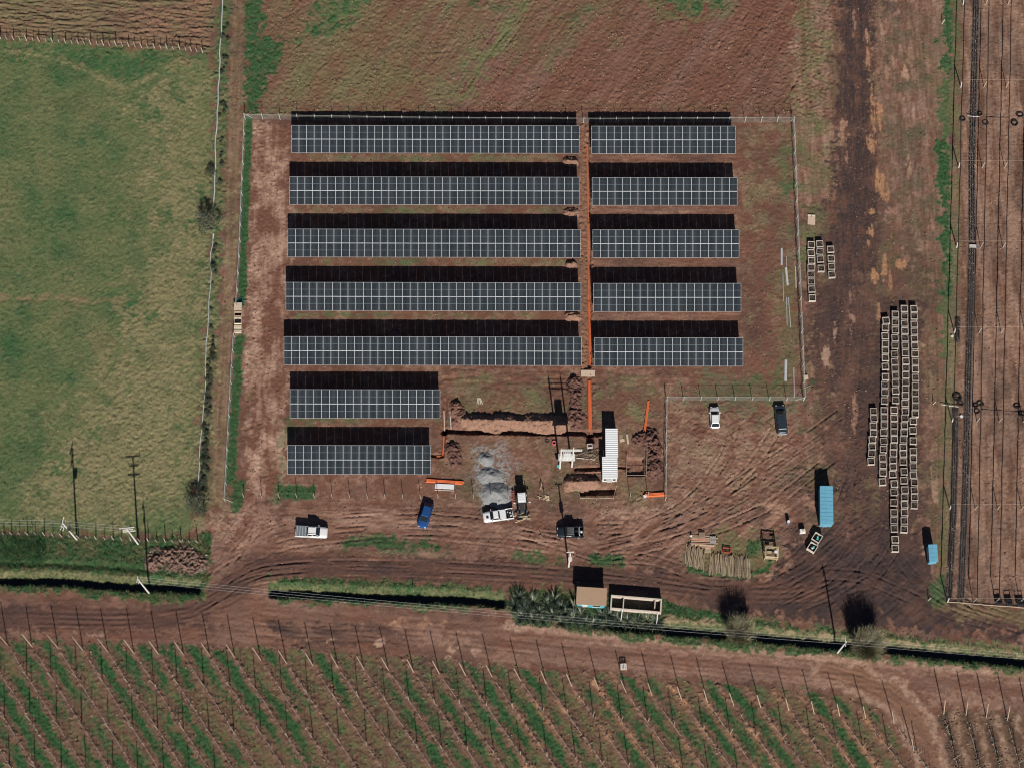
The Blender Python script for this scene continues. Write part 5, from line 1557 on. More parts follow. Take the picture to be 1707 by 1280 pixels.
# pale stones lying about
ME_ST = []
for k in range(4):
    rs = random.Random(k + 40)
    mb = MB()
    mb.tube([(0, 0, -0.05), (rs.uniform(-.04, .04), 0, 0.08), (0, 0, 0.2)], 0.16, M_CONC, 6, 0.1)
    ME_ST.append(mb.mesh("stone"))
rs = random.Random(77)
for x, y, nm in [(251, 920, 0), (246, 936, 0), (248, 943, 0), (326, 928, 0), (335, 932, 0), (344, 925, 0), (328, 938, 0), (330, 948, 0), (336, 951, 0), (304, 900, 0), (321, 914, 0), (331, 944, 0)]:
    o = link("stone", ME_ST[rs.randrange(4)], None, P3(x, y), rs.uniform(0, 6))
    o.scale = (rs.uniform(.8, 1.7), rs.uniform(.8, 1.3), 0.9)
    tag(o, "pale stone lying around the broken soil pile beside the ditch", "stone", "pale stones by the soil pile")

# ------------------------------------------------------------------ orange conduits
def conduit(pts, label, n, r=0.055, sep=0.12, z=0.08, m=None, name="orange_conduit", group=None, lift=0.0, cap=True):
    p = pxpts(pts)
    o0 = p[0]
    d = p[-1] - p[0]
    d = d / np.linalg.norm(d)
    nr = np.array([-d[1], d[0]])
    z0 = gz(*o0)
    root = thing(name, label, "conduit", (o0[0], o0[1], z0), 0, group)
    for k in range(n):
        off_ = (k - (n - 1) / 2) * sep
        mb = MB()
        pp = []
        for a, b in zip(p[:-1], p[1:]):
            kk = max(int(np.linalg.norm(b - a) / 2.5), 1)
            for i in range(kk):
                pp.append(a + (b - a) * i / kk)
        pp.append(p[-1])
        mb.tube([(c[0] - o0[0] + nr[0] * off_ + random.uniform(-.02, .02), c[1] - o0[1] + nr[1] * off_, max(gz(*c), -0.7) - z0 + z + lift) for c in pp], r, m or M_ORANGE, 6)
        mb.obj("pipe", root)
    return root
random.seed(11)
M_DORANGE = mat("dusty_orange_conduit", (0.50, 0.165, 0.08), 0.85, var=0.2, scale=1.0)
conduit([(979, 240), (980, 300), (981, 370)], "dusty half buried orange conduit in the upper trench", 2, 0.08, 0.17, 0.16, M_DORANGE)
conduit([(981, 372), (981.6, 430), (982.3, 500)], "dull orange conduits in the trench beside third and fourth rows", 3, 0.075, 0.15, 0.16, M_DORANGE)
conduit([(982.3, 502), (983, 560), (983.6, 608)], "bright orange conduits in the trench beside the fifth row", 3, 0.06, 0.13, 0.14)
conduit([(982.6, 634), (983.3, 680), (984, 716)], "bundle of bright orange conduits leading to the pale cabin", 4, 0.07, 0.15, 0.22)
conduit([(740, 726), (738.5, 752), (737.5, 759)], "orange conduit bent beside the shortest array", 2, 0.06, 0.13, 0.3)
conduit([(737, 760), (728, 760)], "short orange conduit end running under the shortest array", 2, 0.05, 0.12, 0.3)
a = P3(1081, 668, 0.1); b = P3(1073.5, 726, 0.35)
for k in range(3):
    mb = MB(); q = 0.13 * (k - 1)
    mb.tube([(q, 0, 0), (b.x - a.x + q, b.y - a.y, b.z - a.z)], 0.075, M_ORANGE, 7)
    tag(mb.obj("orange_pipe", None, loc=a), "long orange pipe leaning on the flat dark soil heap", "pipe", "orange pipes on the dark soil heap")
def bundle(pts, n, label, group, r=0.07, seed=1):
    rs_ = random.Random(seed)
    a, b = P3(*pts[0]), P3(*pts[1])
    d = (b - a); d.z = 0; L = d.length; d.normalize()
    nr = Vector((-d.y, d.x, 0))
    for k in range(n):
        row, col = (0, k) if k < (n + 1) // 2 else (1, k - (n + 1) // 2)
        s = rs_.uniform(-0.25, 0.25)
        mb = MB()
        o0 = a + nr * (col * r * 2.15 + row * r) + d * s
        mb.tube([(0, 0, r + row * r * 1.8), (d.x * L * 0.5, d.y * L * 0.5, r + row * r * 1.8), (d.x * L, d.y * L, r + row * r * 1.8)], r, M_ORANGE, 7)
        tag(mb.obj("orange_pipe", None, loc=o0), label, "pipe", group)
bundle([(711, 803), (772, 807)], 7, "orange pipe in the long stack beside the white slab pack", "orange pipes by the white slabs", 0.08, 1)
bundle([(1076, 828), (1107, 826)], 7, "orange pipe in the short stack at the end of the short fence", "orange pipes at the fence end", 0.09, 2)
bundle([(1077, 821), (1104, 822)], 3, "loose orange pipe lying behind the short stack at the fence end", "loose orange pipes at the fence end", 0.06, 3)
p = P3(1075, 827)
mb = MB(); mb.box((0, 0, 0.2), (0.5, 0.4, 0.4), M_WHITE, 0.4); mb.box((0.1, 0.15, 0.45), (0.3, 0.25, 0.12), M_CARD, 0.8)
tag(mb.obj("carton", None, loc=p), "white carton at the end of the short orange pipe stack", "carton")
# pallet bridge over the conduits
p = P3(980, 623, 0.05)
root = thing("plywood_bridge", "pale plywood sheet laid over the orange conduits", "plywood", (p.x, p.y, 0.08), 0)
mb = MB(); mb.box((0, 0, 0.12), (2.35, 1.15, 0.04), M_CARD); mb.obj("sheet", root)
for s in (-0.95, 0.95):
    mb = MB(); mb.box((s, 0, 0.02), (0.12, 1.0, 0.2), M_LUMBER); mb.obj("bearer", root)
# white slab pack
p = P3(741, 811)
root = thing("slab_pack", "pack of white slabs on bearers beside the long orange pipe stack", "slabs", p, R(-3))
for k in range(3):
    mb = MB(); mb.box((0.02 * k, 0, 0.16 + k * 0.1), (3.15, 0.75, 0.09), M_WHITE); mb.obj("slab", root)
for s in (-1.1, 0, 1.1):
    mb = MB(); mb.box((s, 0, 0.05), (0.12, 0.8, 0.12), M_LUMBER); mb.obj("bearer", root)
mb = MB(); mb.tube([(-1.6, -0.65, 0.04), (1.6, -0.6, 0.04)], 0.035, M_WHITE, 5); tag(mb.obj("white_tube", None, loc=p, rz=R(-3)), "thin white tube lying along the white slab pack", "tube")

# small frames, offcuts and site clutter
def frame_obj(px, py, w_, d_, h_, m, name, label, cat, rz=0.0, r=0.035, extra=()):
    p = P3(px, py)
    root = thing(name, label, cat, p, rz)
    for sx in (-1, 1):
        for sy in (-1, 1):
            mb = MB(); mb.tube([(sx * w_ / 2, sy * d_ / 2, -0.1), (sx * w_ / 2, sy * d_ / 2, h_)], r, m, 5); mb.obj("leg", root)
    for z in (h_, h_ * 0.5):
        for sy in (-1, 1):
            mb = MB(); mb.box((0, sy * d_ / 2, z), (w_ + r * 2, r * 2.2, r * 2), m); mb.obj("rail", root)
        for sx in (-1, 1):
            mb = MB(); mb.box((sx * w_ / 2, 0, z + r), (r * 2.2, d_, r * 2), m); mb.obj("rail", root)
    return root
t = frame_obj(1284, 925, 2.0, 1.7, 2.3, M_LUMBER, "timber_stand", "open timber stand with a small platform beside the log stacks", "stand", R(-4), 0.07)
for k in range(4):
    mb = MB(); mb.box((-0.7 + k * 0.35, -0.72, 1.24), (0.28, 0.5, 0.05), M_LUMBER); mb.obj("board", t)
mb = MB(); mb.box((0.65, 0.05, 2.38), (0.5, 0.45, 0.06), M_WHITE); mb.obj("board", t)
mb = MB(); mb.box((-0.3, 0.2, 1.25), (0.7, 0.4, 0.05), M_LUMBER); mb.obj("board", t)
t = frame_obj(983, 745, 0.75, 0.6, 0.9, M_WHITE, "tubular_stand", "small white tubular frame beside the branch pile and trench", "frame", R(4))
# tape fences round the pits
def tape(pts, label, h=1.0):
    root = thing("pit_barrier", label, "barrier", P3(*pts[0]))
    o0 = root.location.copy()
    tops = []
    for q in pts:
        a = P3(*q)
        mb = MB(); mb.tube([(a.x - o0.x, a.y - o0.y, a.z - o0.z - 0.2), (a.x - o0.x, a.y - o0.y, a.z - o0.z + h)], 0.035, M_LUMBER, 5); mb.obj("stake", root)
        tops.append((a.x - o0.x, a.y - o0.y, a.z - o0.z + h - 0.08))
    mb = MB(); mb.tube(tops, 0.03, M_CREAM, 4); mb.obj("tape", root)
tape([(961, 806), (967, 832), (994, 833), (1022, 832), (1027, 812)], "stakes with pale tape round the narrow pit in front of the cabin")
tape([(1045, 760), (1044, 794), (1077, 794), (1078, 762), (1078, 740)], "stakes with pale tape round the square pit", 0.9)
# pegs and scraps near the tractor
rs = random.Random(21)
for k in range(7):
    mb = MB()
    a = rs.uniform(0, 3.1)
    L = rs.uniform(0.5, 1.1)
    mb.box((0, 0, 0.05), (L, 0.12, 0.06), M_LUMBER, a)
    p = P3(904 + rs.uniform(-5, 8), 829 + rs.uniform(-4, 6))
    p.z += 0.03 * k
    tag(mb.obj("board_offcut", None, loc=p), "pale board offcut in the scrap pile between tractor and pole", "offcut", "board offcuts by the tractor")
p = P3(913, 830); mb = MB(); mb.box((0, 0, 0.05), (0.5, 0.8, 0.05), M_CARD, 0.1); mb.box((0, 0, 0.1), (0.44, 0.7, 0.05), M_CARD, 0.16); tag(mb.obj("plywood_piece", None, loc=p), "square plywood piece beside the board offcuts", "plywood")
p = P3(907, 826)
t = thing("shovel", "shovel standing upright, blade up, in the board offcuts", "shovel", p, 0.3)
mb = MB(); mb.tube([(0, 0, -0.05), (0, 0, 0.85)], 0.03, M_LUMBER, 5); mb.obj("handle", t)
mb = MB(); mb.tube([(0, 0, 0.82), (0, 0.02, 0.95), (0, 0.02, 1.3), (0, 0, 1.5)], 0.13, M_DARK, 7, 0.06); mb.obj("blade", t)
p = P3(902, 812)
t = thing("sawhorse", "small pale sawhorse behind the tractor and scrap pile", "sawhorse", p, R(80))
for s in (-0.35, 0.35):
    for q in (-1, 1):
        mb = MB(); mb.tube([(s, q * 0.3, 0), (s, 0, 0.75)], 0.035, M_LUMBER, 4); mb.obj("leg", t)
mb = MB(); mb.box((0, 0, 0.78), (1.0, 0.1, 0.08), M_LUMBER); mb.obj("beam", t)
# coils
def coil(px, py, r0, m, label, cat="hose coil", turns=4, name="hose_coil", group=None, rr=0.03, sq=1.0, seed=0):
    rs_ = random.Random(seed)
    p = P3(px, py)
    mb = MB()
    for k in range(turns):
        r = r0 * (1 - 0.12 * (k % 3)) * rs_.uniform(0.9, 1.08)
        ox, oy = rs_.uniform(-.12, .12) * r0, rs_.uniform(-.12, .12) * r0
        mb.tube([(ox + r * math.cos(a_), oy + sq * r * math.sin(a_), rr + 0.03 * k + rs_.uniform(0, .03)) for a_ in np.linspace(0, 2 * math.pi, 15)], rr, m, 5, cap=False)
    return tag(mb.obj(name, None, loc=p), label, cat, group)
M_REDP = mat("pink_red_cable", (0.62, 0.13, 0.13), 0.6, var=0.1)
coil(923.5, 738, 0.36, M_REDP, "small coil of pinkish red cable beside the trench", "cable coil", 5, "cable_coil", None, 0.06)
coil(912, 735, 0.32, M_DARK, "small dark cable coil next to the red coil", "cable coil", 3, "cable_coil", None, 0.03)
# branch pile between the double pole and cabin
mb = MB(); rs = random.Random(4)
for k in range(70):
    a = rs.gauss(0.1, 0.25); L = rs.uniform(0.8, 2.4)
    c0 = Vector((rs.gauss(0, 0.9), rs.gauss(0, 0.35), rs.uniform(0.03, 0.45)))
    d_ = Vector((math.cos(a) * L / 2, math.sin(a) * L / 2, rs.uniform(-.1, .1)))
    mb.tube([c0 - d_, c0 + d_], rs.uniform(.015, .04), rs.choice([M_TWIG, M_TWIGL, M_WOOD]), 4)
tag(mb.obj("branch_pile", None, loc=P3(980, 757)), "tangled pile of cut branches beside the white cabin", "branches", kind="stuff")
for (a, b, lab) in (((961, 763), (992, 766), "long pale pole lying between the double pole and white cabin"),):
    A, B_ = P3(*a), P3(*b); mb = MB(); mb.tube([(0, 0, 0.07), (B_.x - A.x, B_.y - A.y, B_.z - A.z + 0.07)], 0.07, M_CONC, 6); tag(mb.obj("pole", None, loc=A), lab, "pole")
for (a, b, lab, m_, r_) in (((740, 684), (741, 718), "pale plank along the trench beside the nineteen-column array", M_CARD, 0.09), ((975, 788), (1003, 787), "reddish plank along the small trench in front of the cabin", M_REDLUM, 0.07),
                        ((750, 681), (752, 716), "thin pale pipe beside the end of the long soil bank", M_CONC, 0.06)):
    A, B_ = P3(*a), P3(*b); mb = MB(); d_ = B_ - A; mb.box((d_.x / 2, d_.y / 2, 0.06), (math.hypot(d_.x, d_.y), r_ * 2, 0.05), m_, math.atan2(d_.y, d_.x)); A.z = max(A.z, -0.02)
    tag(mb.obj("plank", None, loc=A), lab, "plank")
for k, (x, y, w_, h_) in enumerate(((1035, 728, .6, .9), (1046, 732, .3, 1.7), (1037, 734, .8, .5))):
    p = P3(x, y); mb = MB(); mb.box((0, 0, 0.06 + 0.02 * k), (w_, h_, 0.06), M_CARD if k else M_WOOD, 0.1 * k)
    tag(mb.obj("sheet_scrap", None, loc=p), ["square timber sheet beside the white cabin wall", "narrow timber strip lying beside the white cabin wall", "thin pale sheet scrap beside the white cabin wall"][k], "sheet")
# pale plywood splinters at the mound
for k in range(4):
    p = P3(796 + k * 2.2, 668 + (k % 2)); mb = MB(); mb.box((0, 0, 0.1), (0.12, 1.1, 0.05), M_CREAM, R(-8 + k * 9)); tag(mb.obj("board_offcut", None, loc=p), "pale splintered board beside the long soil bank", "offcut", "splintered boards at the soil bank")
# galvanised profiles lying in the compound
for k, (a, b, w_) in enumerate((((1303, 414), (1303, 442), .3), ((1310, 446), (1313, 476), .35), ((1311, 428), (1311, 446), .08), ((1305, 455), (1306, 502), .08), ((1311, 496), (1312, 542), .1), ((1314, 496), (1318, 546), .1), ((1310, 600), (1309.5, 635), .4), ((1323, 613), (1324, 662), .12), ((1326, 444), (1327, 480), .15))):
    A, B_ = P3(*a), P3(*b); d_ = B_ - A
    mb = MB(); mb.box((d_.x / 2, d_.y / 2, 0.05), (d_.length, w_, 0.07), M_GALV, math.atan2(d_.y, d_.x))
    mb.box((d_.x / 2, d_.y / 2, 0.10), (d_.length, w_ * 0.4, 0.05), M_GALV, math.atan2(d_.y, d_.x))
    if w_ >= 0.3:
        tag(mb.obj("steel_profile", None, loc=A), ["wide steel profile lying alone among the thin steel profiles", "", "", "", "", "", "", "", ""][0] if k == 0 else ("wide steel profile stack beside thin profiles near the fence" if k == 1 else "widest steel profile lying near the fence corner behind the dark van"), "steel profile")
    else:
        tag(mb.obj("steel_profile", None, loc=A), "thin galvanised steel profile lying along the compound fence by the bins", "steel profile", "thin steel profiles by the fence")
# plywood boxes by the track fence
x, y = G(398, 520)
M_BOXSHADE = mat("box_shade", (0.03, 0.02, 0.018), 0.9)  # shade inside the open boxes painted as near-black; the flaps share it
def open_box(px, py, w_, d_, h_, m, name, label, open_=True):
    p = P3(px, py)
    root = thing(name, label, "box", p, R(1))
    t_ = 0.05
    mb = MB()
    for s in (-1, 1):
        mb.box((s * (w_ / 2 - t_ / 2), 0, h_ / 2), (t_, d_, h_), m)
        mb.box((0, s * (d_ / 2 - t_ / 2), h_ / 2), (w_ - 2 * t_, t_, h_), m)
    mb.box((0, 0, 0.06), (w_ - 2 * t_, d_ - 2 * t_, 0.04), M_BOXSHADE if open_ else m)
    mb.obj("side_panels", root)
    return root
t = open_box(397.5, 514, 1.3, 1.3, 0.75, M_CARD, "plywood_crate", "closed plywood crate beside the green net bundle at the track fence", False)
mb = MB(); mb.box((0, 0.05, 0.77), (1.32, 1.35, 0.04), M_CARD); mb.obj("lid", t)
t = open_box(397.5, 526, 1.25, 0.8, 0.8, M_CARD, "plywood_crate", "open dark plywood crate between closed crate and pale folded box")
t = open_box(397, 536.5, 1.25, 1.05, 0.65, M_CREAM, "pale_box", "pale box with two dark tent shaped flaps at the track fence")
for s in (-1, 1):
    mb = MB(); mb.add([(0, 0.35, 0.67), (s * 0.42, -0.35, 0.67), (0, -0.12, 0.72)], [(0, 1, 2) if s < 0 else (2, 1, 0)], M_BOXSHADE); mb.obj("flap", t)
for k in range(2):
    p = P3(396.5, 546 + k * 7.5); mb = MB(); mb.box((0, 0, 0.12), (1.25, 0.55, 0.2), M_CREAM); mb.box((0, 0.0, 0.24), (0.95, 0.3, 0.03), M_CARD)
    tag(mb.obj("cream_box", None, loc=p), ["low cream box next to the pale box with flaps", "low cream box at the end of the crate line by the fence"][k], "box")
M_NET = mat("green_net", (0.03, 0.16, 0.11), 0.8, var=0.4, scale=6)
mb = MB(); rs = random.Random(8)
for k in range(40):
    a = rs.uniform(0, 6.3); c0 = Vector((rs.gauss(0, .35), rs.gauss(0, .35), rs.uniform(.05, .4)))
    mb.tube([c0, c0 + Vector((math.cos(a) * .4, math.sin(a) * .3, rs.uniform(-.1, .15))), c0 + Vector((math.cos(a + .8) * .6, math.sin(a + .8) * .5, -.02))], 0.06, M_NET, 4)
tag(mb.obj("net_bundle", None, loc=P3(398, 505)), "crumpled green net bundle beside the plywood crates", "net", kind="stuff")
# pallet sheet and bits near the small bin rows
p = P3(1352.5, 367); mb = MB(); mb.box((0, 0, 0.1), (1.3, 1.85, 0.06), M_CARD, R(-4)); mb.box((0, 0.8, 0.16), (1.25, 0.2, 0.05), M_CREAM, R(-4)); mb.box((0, -0.8, 0.04), (1.2, 0.12, 0.1), M_LUMBER, R(-4)); mb.box((0, .8, 0.04), (1.2, 0.12, 0.1), M_LUMBER, R(-4))
mb.tube([(0.02, 0.6, 0.12), (0.02, 0.6, 0.22)], 0.09, M_DARK, 8)
tag(mb.obj("plywood_sheet", None, loc=p), "pale plywood board with a dark knob behind the small bin rows", "board")
p = P3(1343, 629); mb = MB(); mb.box((0, 0, 0.15), (0.75, 0.65, 0.28), M_CARD, 0.1); mb.box((0, 0, 0.3), (0.6, 0.5, 0.05), M_CARD, 0.1); tag(mb.obj("cardboard_box", None, loc=p), "cardboard box outside the fence corner near the dark van", "box")
for k in range(3):
    p = P3(1346 + k, 645 + k * 3); mb = MB(); mb.box((0, 0, 0.05), (1.3 - .2 * k, 0.12, 0.06), M_WOOD, R(25 + 7 * k)); tag(mb.obj("plank", None, loc=p), "grey plank lying outside the fence corner near the dark van", "plank", "grey planks at the fence corner")
# drum and sack near the long blue cabin
p = P3(1313.5, 871)
mb = MB(); mb.tube([(0, 0, 0), (0, 0, .3), (0, 0, .85), (0, 0, .9)], 0.28, mat("blue_drum", (0.08, 0.2, 0.34), 0.5), 12); mb.tube([(0, 0, 0.9), (0, 0, 1.05)], 0.24, M_WHITE, 12)
tag(mb.obj("water_drum", None, loc=p), "narrow blue drum with a white lid near the long blue cabin", "drum")
p = P3(1337, 886)
mb = MB(); mb.box((0, 0, 0.4), (1.0, 0.7, 0.8), M_WHITE, 0.1, 0.86); mb.box((0.1, 0, 0.84), (0.5, 0.5, 0.1), M_CREAM, 0.5, 0.7)
tag(mb.obj("bulk_bag", None, loc=p), "bulging white bulk bag beside the two bins with turquoise contents", "bag")

# ------------------------------------------------------------------ fruit bins
BW, BH = 1.16, 0.76
def bin_mesh():
    mb = MB()
    t_ = 0.05
    for s in (-1, 1):
        for k in range(4):
            z = 0.2 + k * 0.165
            mb.box((s * (BW / 2 - t_ / 2), 0, z), (t_, BW, 0.135), M_BIN)
            mb.box((0, s * (BW / 2 - t_ / 2), z), (BW - 2 * t_, t_, 0.135), M_BIN)
        mb.box((s * (BW / 2 - 0.045), 0, BH + 0.012), (0.09, BW, 0.025), M_BIN)
        mb.box((0, s * (BW / 2 - 0.045), BH + 0.012), (BW - 0.18, 0.09, 0.025), M_BIN)
        mb.box((s * (BW / 2 - 0.1), 0, 0.06), (0.12, BW - 0.02, 0.12), M_BIN)
        for q in (-1, 1):
            mb.box((s * (BW / 2 - 0.1), q * (BW / 2 - 0.1), 0.42), (0.08, 0.08, 0.62), M_BIN)
    mb.box((0, 0, 0.13), (BW - 0.1, BW - 0.1, 0.03), M_BIN)
    return mb.mesh("fruit_bin")
ME_BIN = bin_mesh()
ME_CUT = []
for k in range(5):
    rs = random.Random(k + 3)
    mb = MB()
    mb.box((0, 0, 0.34), (BW - 0.14, BW - 0.14, 0.36), M_TWIG)
    for q in range(26):
        a = rs.uniform(0, 3.14)
        L = rs.uniform(0.3, 0.8)
        c0 = Vector((rs.uniform(-.32, .32), rs.uniform(-.32, .32), rs.uniform(0.52, 0.68)))
        d_ = Vector((math.cos(a) * L / 2, math.sin(a) * L / 2, rs.uniform(-.08, .08)))
        for e in (c0 - d_, c0 + d_):
            e.x = max(-.5, min(.5, e.x)); e.y = max(-.5, min(.5, e.y))
        p0, p1 = c0 - d_, c0 + d_
        p0.x, p0.y, p1.x, p1.y = [max(-.49, min(.49, v)) for v in (p0.x, p0.y, p1.x, p1.y)]
        mb.tube([p0, p1], rs.uniform(.012, .03), M_TWIGL if q % 5 < 2 else M_TWIG, 4)
    ME_CUT.append(mb.mesh("prunings"))
rs = random.Random(13)
def put_bin(px, py, label, group, rz=None, z=0.0, contents=True):
    x, y = G(px, py, BH)
    o = link("fruit_bin", ME_BIN, None, (x, y, gz(x, y) + z), R(rs.gauss(0, 2.0)) if rz is None else rz)
    tag(o, label, "bin", group)
    if contents:
        link("prunings", ME_CUT[rs.randrange(5)], o)
    return o
S = 3.819
colA = [(750, 172), (752, 217), (748, 265), (750, 310), (742, 352), (740, 397), (738, 440), (734, 490)]
col1a = [(1477, 534.4), (1476, 546), (1475.5, 560), (1476, 573), (1475.8, 584), (1476, 596), (1476, 610.6), (1476, 628), (1475, 641)]
col1b = [(822, 52), (820, 105), (817, 168), (818, 212), (818, 258), (814, 308), (815, 362), (813, 414), (808, 468), (810, 514), (810, 562), (807, 620)]
col2a = [(1492.5, 524), (1492.5, 537), (1492.6, 550), (1492, 563), (1492, 575.6), (1491.5, 590), (1491.5, 603), (1492, 614), (1493, 625.6), (1493, 637.5)]
col2b = [(890, 42), (890, 100), (880, 164), (880, 214), (880, 260), (880, 303), (882, 350), (878, 395), (876, 436), (873, 482), (874, 525), (872, 572), (882, 633), (880, 685), (880, 752), (880, 817), (880, 866), (882, 918), (888, 987), (888, 1043)]
col3a = [(1507.5, 514.4), (1508, 527), (1508.2, 539), (1508.5, 551), (1508.5, 563), (1509, 575.6), (1509.5, 588), (1510, 602), (1510, 613), (1509.8, 624.8), (1509.8, 637), (1509.5, 648)]
col3b = [(952, 72), (950, 122), (952, 172), (948, 215), (946, 263), (944, 308), (940, 352), (938, 400), (938, 442), (938, 492), (945, 555), (943, 612), (949, 672), (947, 718), (947, 765), (947, 815), (945, 868), (944, 922)]
col4a = [(1523.5, 514.8), (1523.8, 527), (1524, 540.6), (1524.2, 552.5), (1524.4, 564.4), (1525, 576.5), (1525.4, 589.4), (1526, 602.5), (1526.2, 615), (1526.2, 628.8), (1526.2, 642.5)]
col4b = [(1015, 55), (1017, 98), (1017, 142), (1015, 187), (1003, 233), (1001, 293), (1003, 360), (1003, 428), (1003, 473), (1003, 524), (1003, 577), (1010, 623), (1010, 673), (1011, 718), (1010, 768)]
def ordn(k):
    return "%d%s" % (k, "th" if 10 < k % 100 < 14 else {1: "st", 2: "nd", 3: "rd"}.get(k % 10, "th"))
toS = lambda c: [(1260 + q[0] / S, 640 + q[1] / S) for q in c]
for col_, nm_ in ((toS(colA), "short row nearest the blue cabin"), (col1a + toS(col1b), "second row from the blue cabin"), (col2a + toS(col2b), "third row from the blue cabin"),
                  (col3a + toS(col3b), "fourth row from the blue cabin"), (col4a + toS(col4b), "row nearest the nursery")):
    for k, q in enumerate(col_):
        put_bin(q[0], q[1], "wooden bin, %s from the field end, %s" % (ordn(k + 1), nm_), "bins in the long rows")
for xs_, ys_, rn_ in (((160, 157, 163, 157, 156, 160, 165, 172), (482, 580, 670, 752, 832, 915, 1010, 1112), "row of eight along the fence"), ((260, 262, 268, 277), (472, 562, 653, 762), "middle row of four by the fence"), ((390, 396, 400, 403), (535, 643, 740, 835), "row of four facing the muddy road")):
    for k, (a, b) in enumerate(zip(xs_, ys_)):
        put_bin(1330 + a / 7.11, 340 + b / 7.11, "wooden bin of prunings, %s from the plywood board, %s" % (ordn(k + 1), rn_), "bins in the small rows")
M_TARP = mat("turquoise_plastic", (0.12, 0.50, 0.48), 0.6, var=0.15)
M_WHP = mat("white_plastic_sheet", (0.75, 0.78, 0.78), 0.6, var=0.1)
for (x, y, lab) in ((1362, 896, "tilted wooden bin holding turquoise plastic beside the white bulk bag"), (1354.3, 912, "wooden bin holding turquoise and white plastic beside the muddy road")):
    o = put_bin(x, y, lab, None, R(-33), 0, False)
    o.scale = (1.22, 1.22, 1.45)
    mb = MB(); mb.box((0, 0, 0.2), (1.0, 1.0, 0.1), M_BLACK)
    for k in range(5):
        mb.box((rs.uniform(-.2, .2), rs.uniform(-.2, .2), 0.42 + .05 * k), (rs.uniform(.2, .45), rs.uniform(.12, .3), 0.08), M_TARP if (k < 4 or y < 900) else M_WHP, rs.uniform(0, 3), 0.7)
    mb.obj("plastic_load", o)
t = frame_obj(1039, 1112, 0.95, 0.9, 0.85, M_CARD, "slatted_crate", "small slatted crate standing alone at the orchard edge", "crate", 0.05, 0.04)
for k in range(4):
    mb = MB(); mb.box((-0.36 + k * 0.24, 0, 0.92), (0.12, 0.95, 0.04), M_WHITE); mb.obj("slat", t)

# ------------------------------------------------------------------ logs and timber
ME_LOG = []
for k in range(5):
    mb = MB(); r_ = random.Random(k); L = r_.uniform(2.9, 3.5)
    mb.tube([(-L / 2, 0, 0), (-L * .15, r_.uniform(-.05, .05), 0), (L * .2, r_.uniform(-.05, .05), 0), (L / 2, 0, 0)], 0.095, M_LOG, 7, 0.075)
    ME_LOG.append(mb.mesh("log"))
rs = random.Random(31)
def log_stack(x0, x1, y0, y1, ny, label, group, lean=0.0):
    n = int((G(x1, y0)[0] - G(x0, y0)[0]) / 0.20)
    for lay in range(ny):
        for i in range(n - lay * 2):
            t_ = (i + lay + 0.5) / n
            px = x0 + (x1 - x0) * t_
            py = y0 + (y1 - y0) * t_ + rs.uniform(-3, 3)
            p = P3(px, py)
            o = link("log", ME_LOG[rs.randrange(5)], None, (p.x, p.y, max(p.z, -0.02) + 0.1 + lay * 0.17), R(90) + rs.gauss(lean, 0.06))
            o.rotation_euler[1] = rs.gauss(0, 0.02)
            tag(o, label, "log", group)
log_stack(1142, 1174, 924, 933, 3, "stripped wooden post in the stack below the mixed timber pile", "logs below the timber pile", R(-6))
log_stack(1182, 1251, 939, 947, 2, "stripped wooden post in the wide stack beside the red frame", "logs in the wide stack", R(-1))
for k in range(11):
    A = P3(1150 + rs.uniform(-2, 4), 893 + k * 1.7 + rs.uniform(-.5, .5)); B_ = P3(1194 + rs.uniform(-4, 3), 894 + k * 1.9 + rs.uniform(-1, 1))
    d_ = B_ - A
    mb = MB(); mb.box((d_.x / 2, d_.y / 2, 0.08 + 0.05 * (k % 3)), (d_.length, 0.16, 0.09), M_REDLUM if k in (3, 4, 7, 10) else M_LUMBER, math.atan2(d_.y, d_.x))
    A.z = max(A.z, -0.02)
    tag(mb.obj("timber_board", None, loc=A), "reddish timber board in the mixed timber pile above the log stack" if k in (3, 4, 7, 10) else "pale timber board in the mixed timber pile above the log stack", "board", "reddish boards of the timber pile" if k in (3, 4, 7, 10) else "pale boards of the timber pile")
def pallet(px, py, w_, d_, z, m, label, rz=0.0, extra=None):
    p = P3(px, py, z)
    root = thing("pallet", label, "pallet", p, rz)
    for s in (-1, 0, 1):
        mb = MB(); mb.box((s * (w_ / 2 - .05), 0, 0.05), (0.09, d_, 0.09), m); mb.obj("bearer", root)
    for k in range(6):
        mb = MB(); mb.box((0, -d_ / 2 + 0.06 + k * (d_ - 0.12) / 5, 0.115), (w_, 0.11, 0.025), m); mb.obj("slat", root)
pallet(1170, 893, 1.0, 1.0, 0.25, mat("grey_red_pallet", (0.40, 0.27, 0.2), 0.9), "brown pallet on top of the mixed timber pile")
pallet(1188, 901, 0.9, 1.2, 0.25, mat("grey_pallet", (0.42, 0.40, 0.38), 0.9), "grey pallet on top of the mixed timber pile end")
pallet(1179, 917, 1.1, 0.9, 0.0, M_LUMBER, "pale pallet on the grass between the log stacks")
t = frame_obj(1211, 917, 1.25, 0.75, 0.35, M_RED, "steel_trestle", "red rectangular steel frame behind the wide log stack", "frame", R(-8), 0.04)
p = P3(1152, 893); mb = MB(); mb.tube([(0, 0, 0), (0, 0, .4), (0.05, 0, .5)], 0.2, M_WHITE, 8, 0.1); tag(mb.obj("white_sack", None, loc=p), "small white sack at the end of the mixed timber pile", "sack")

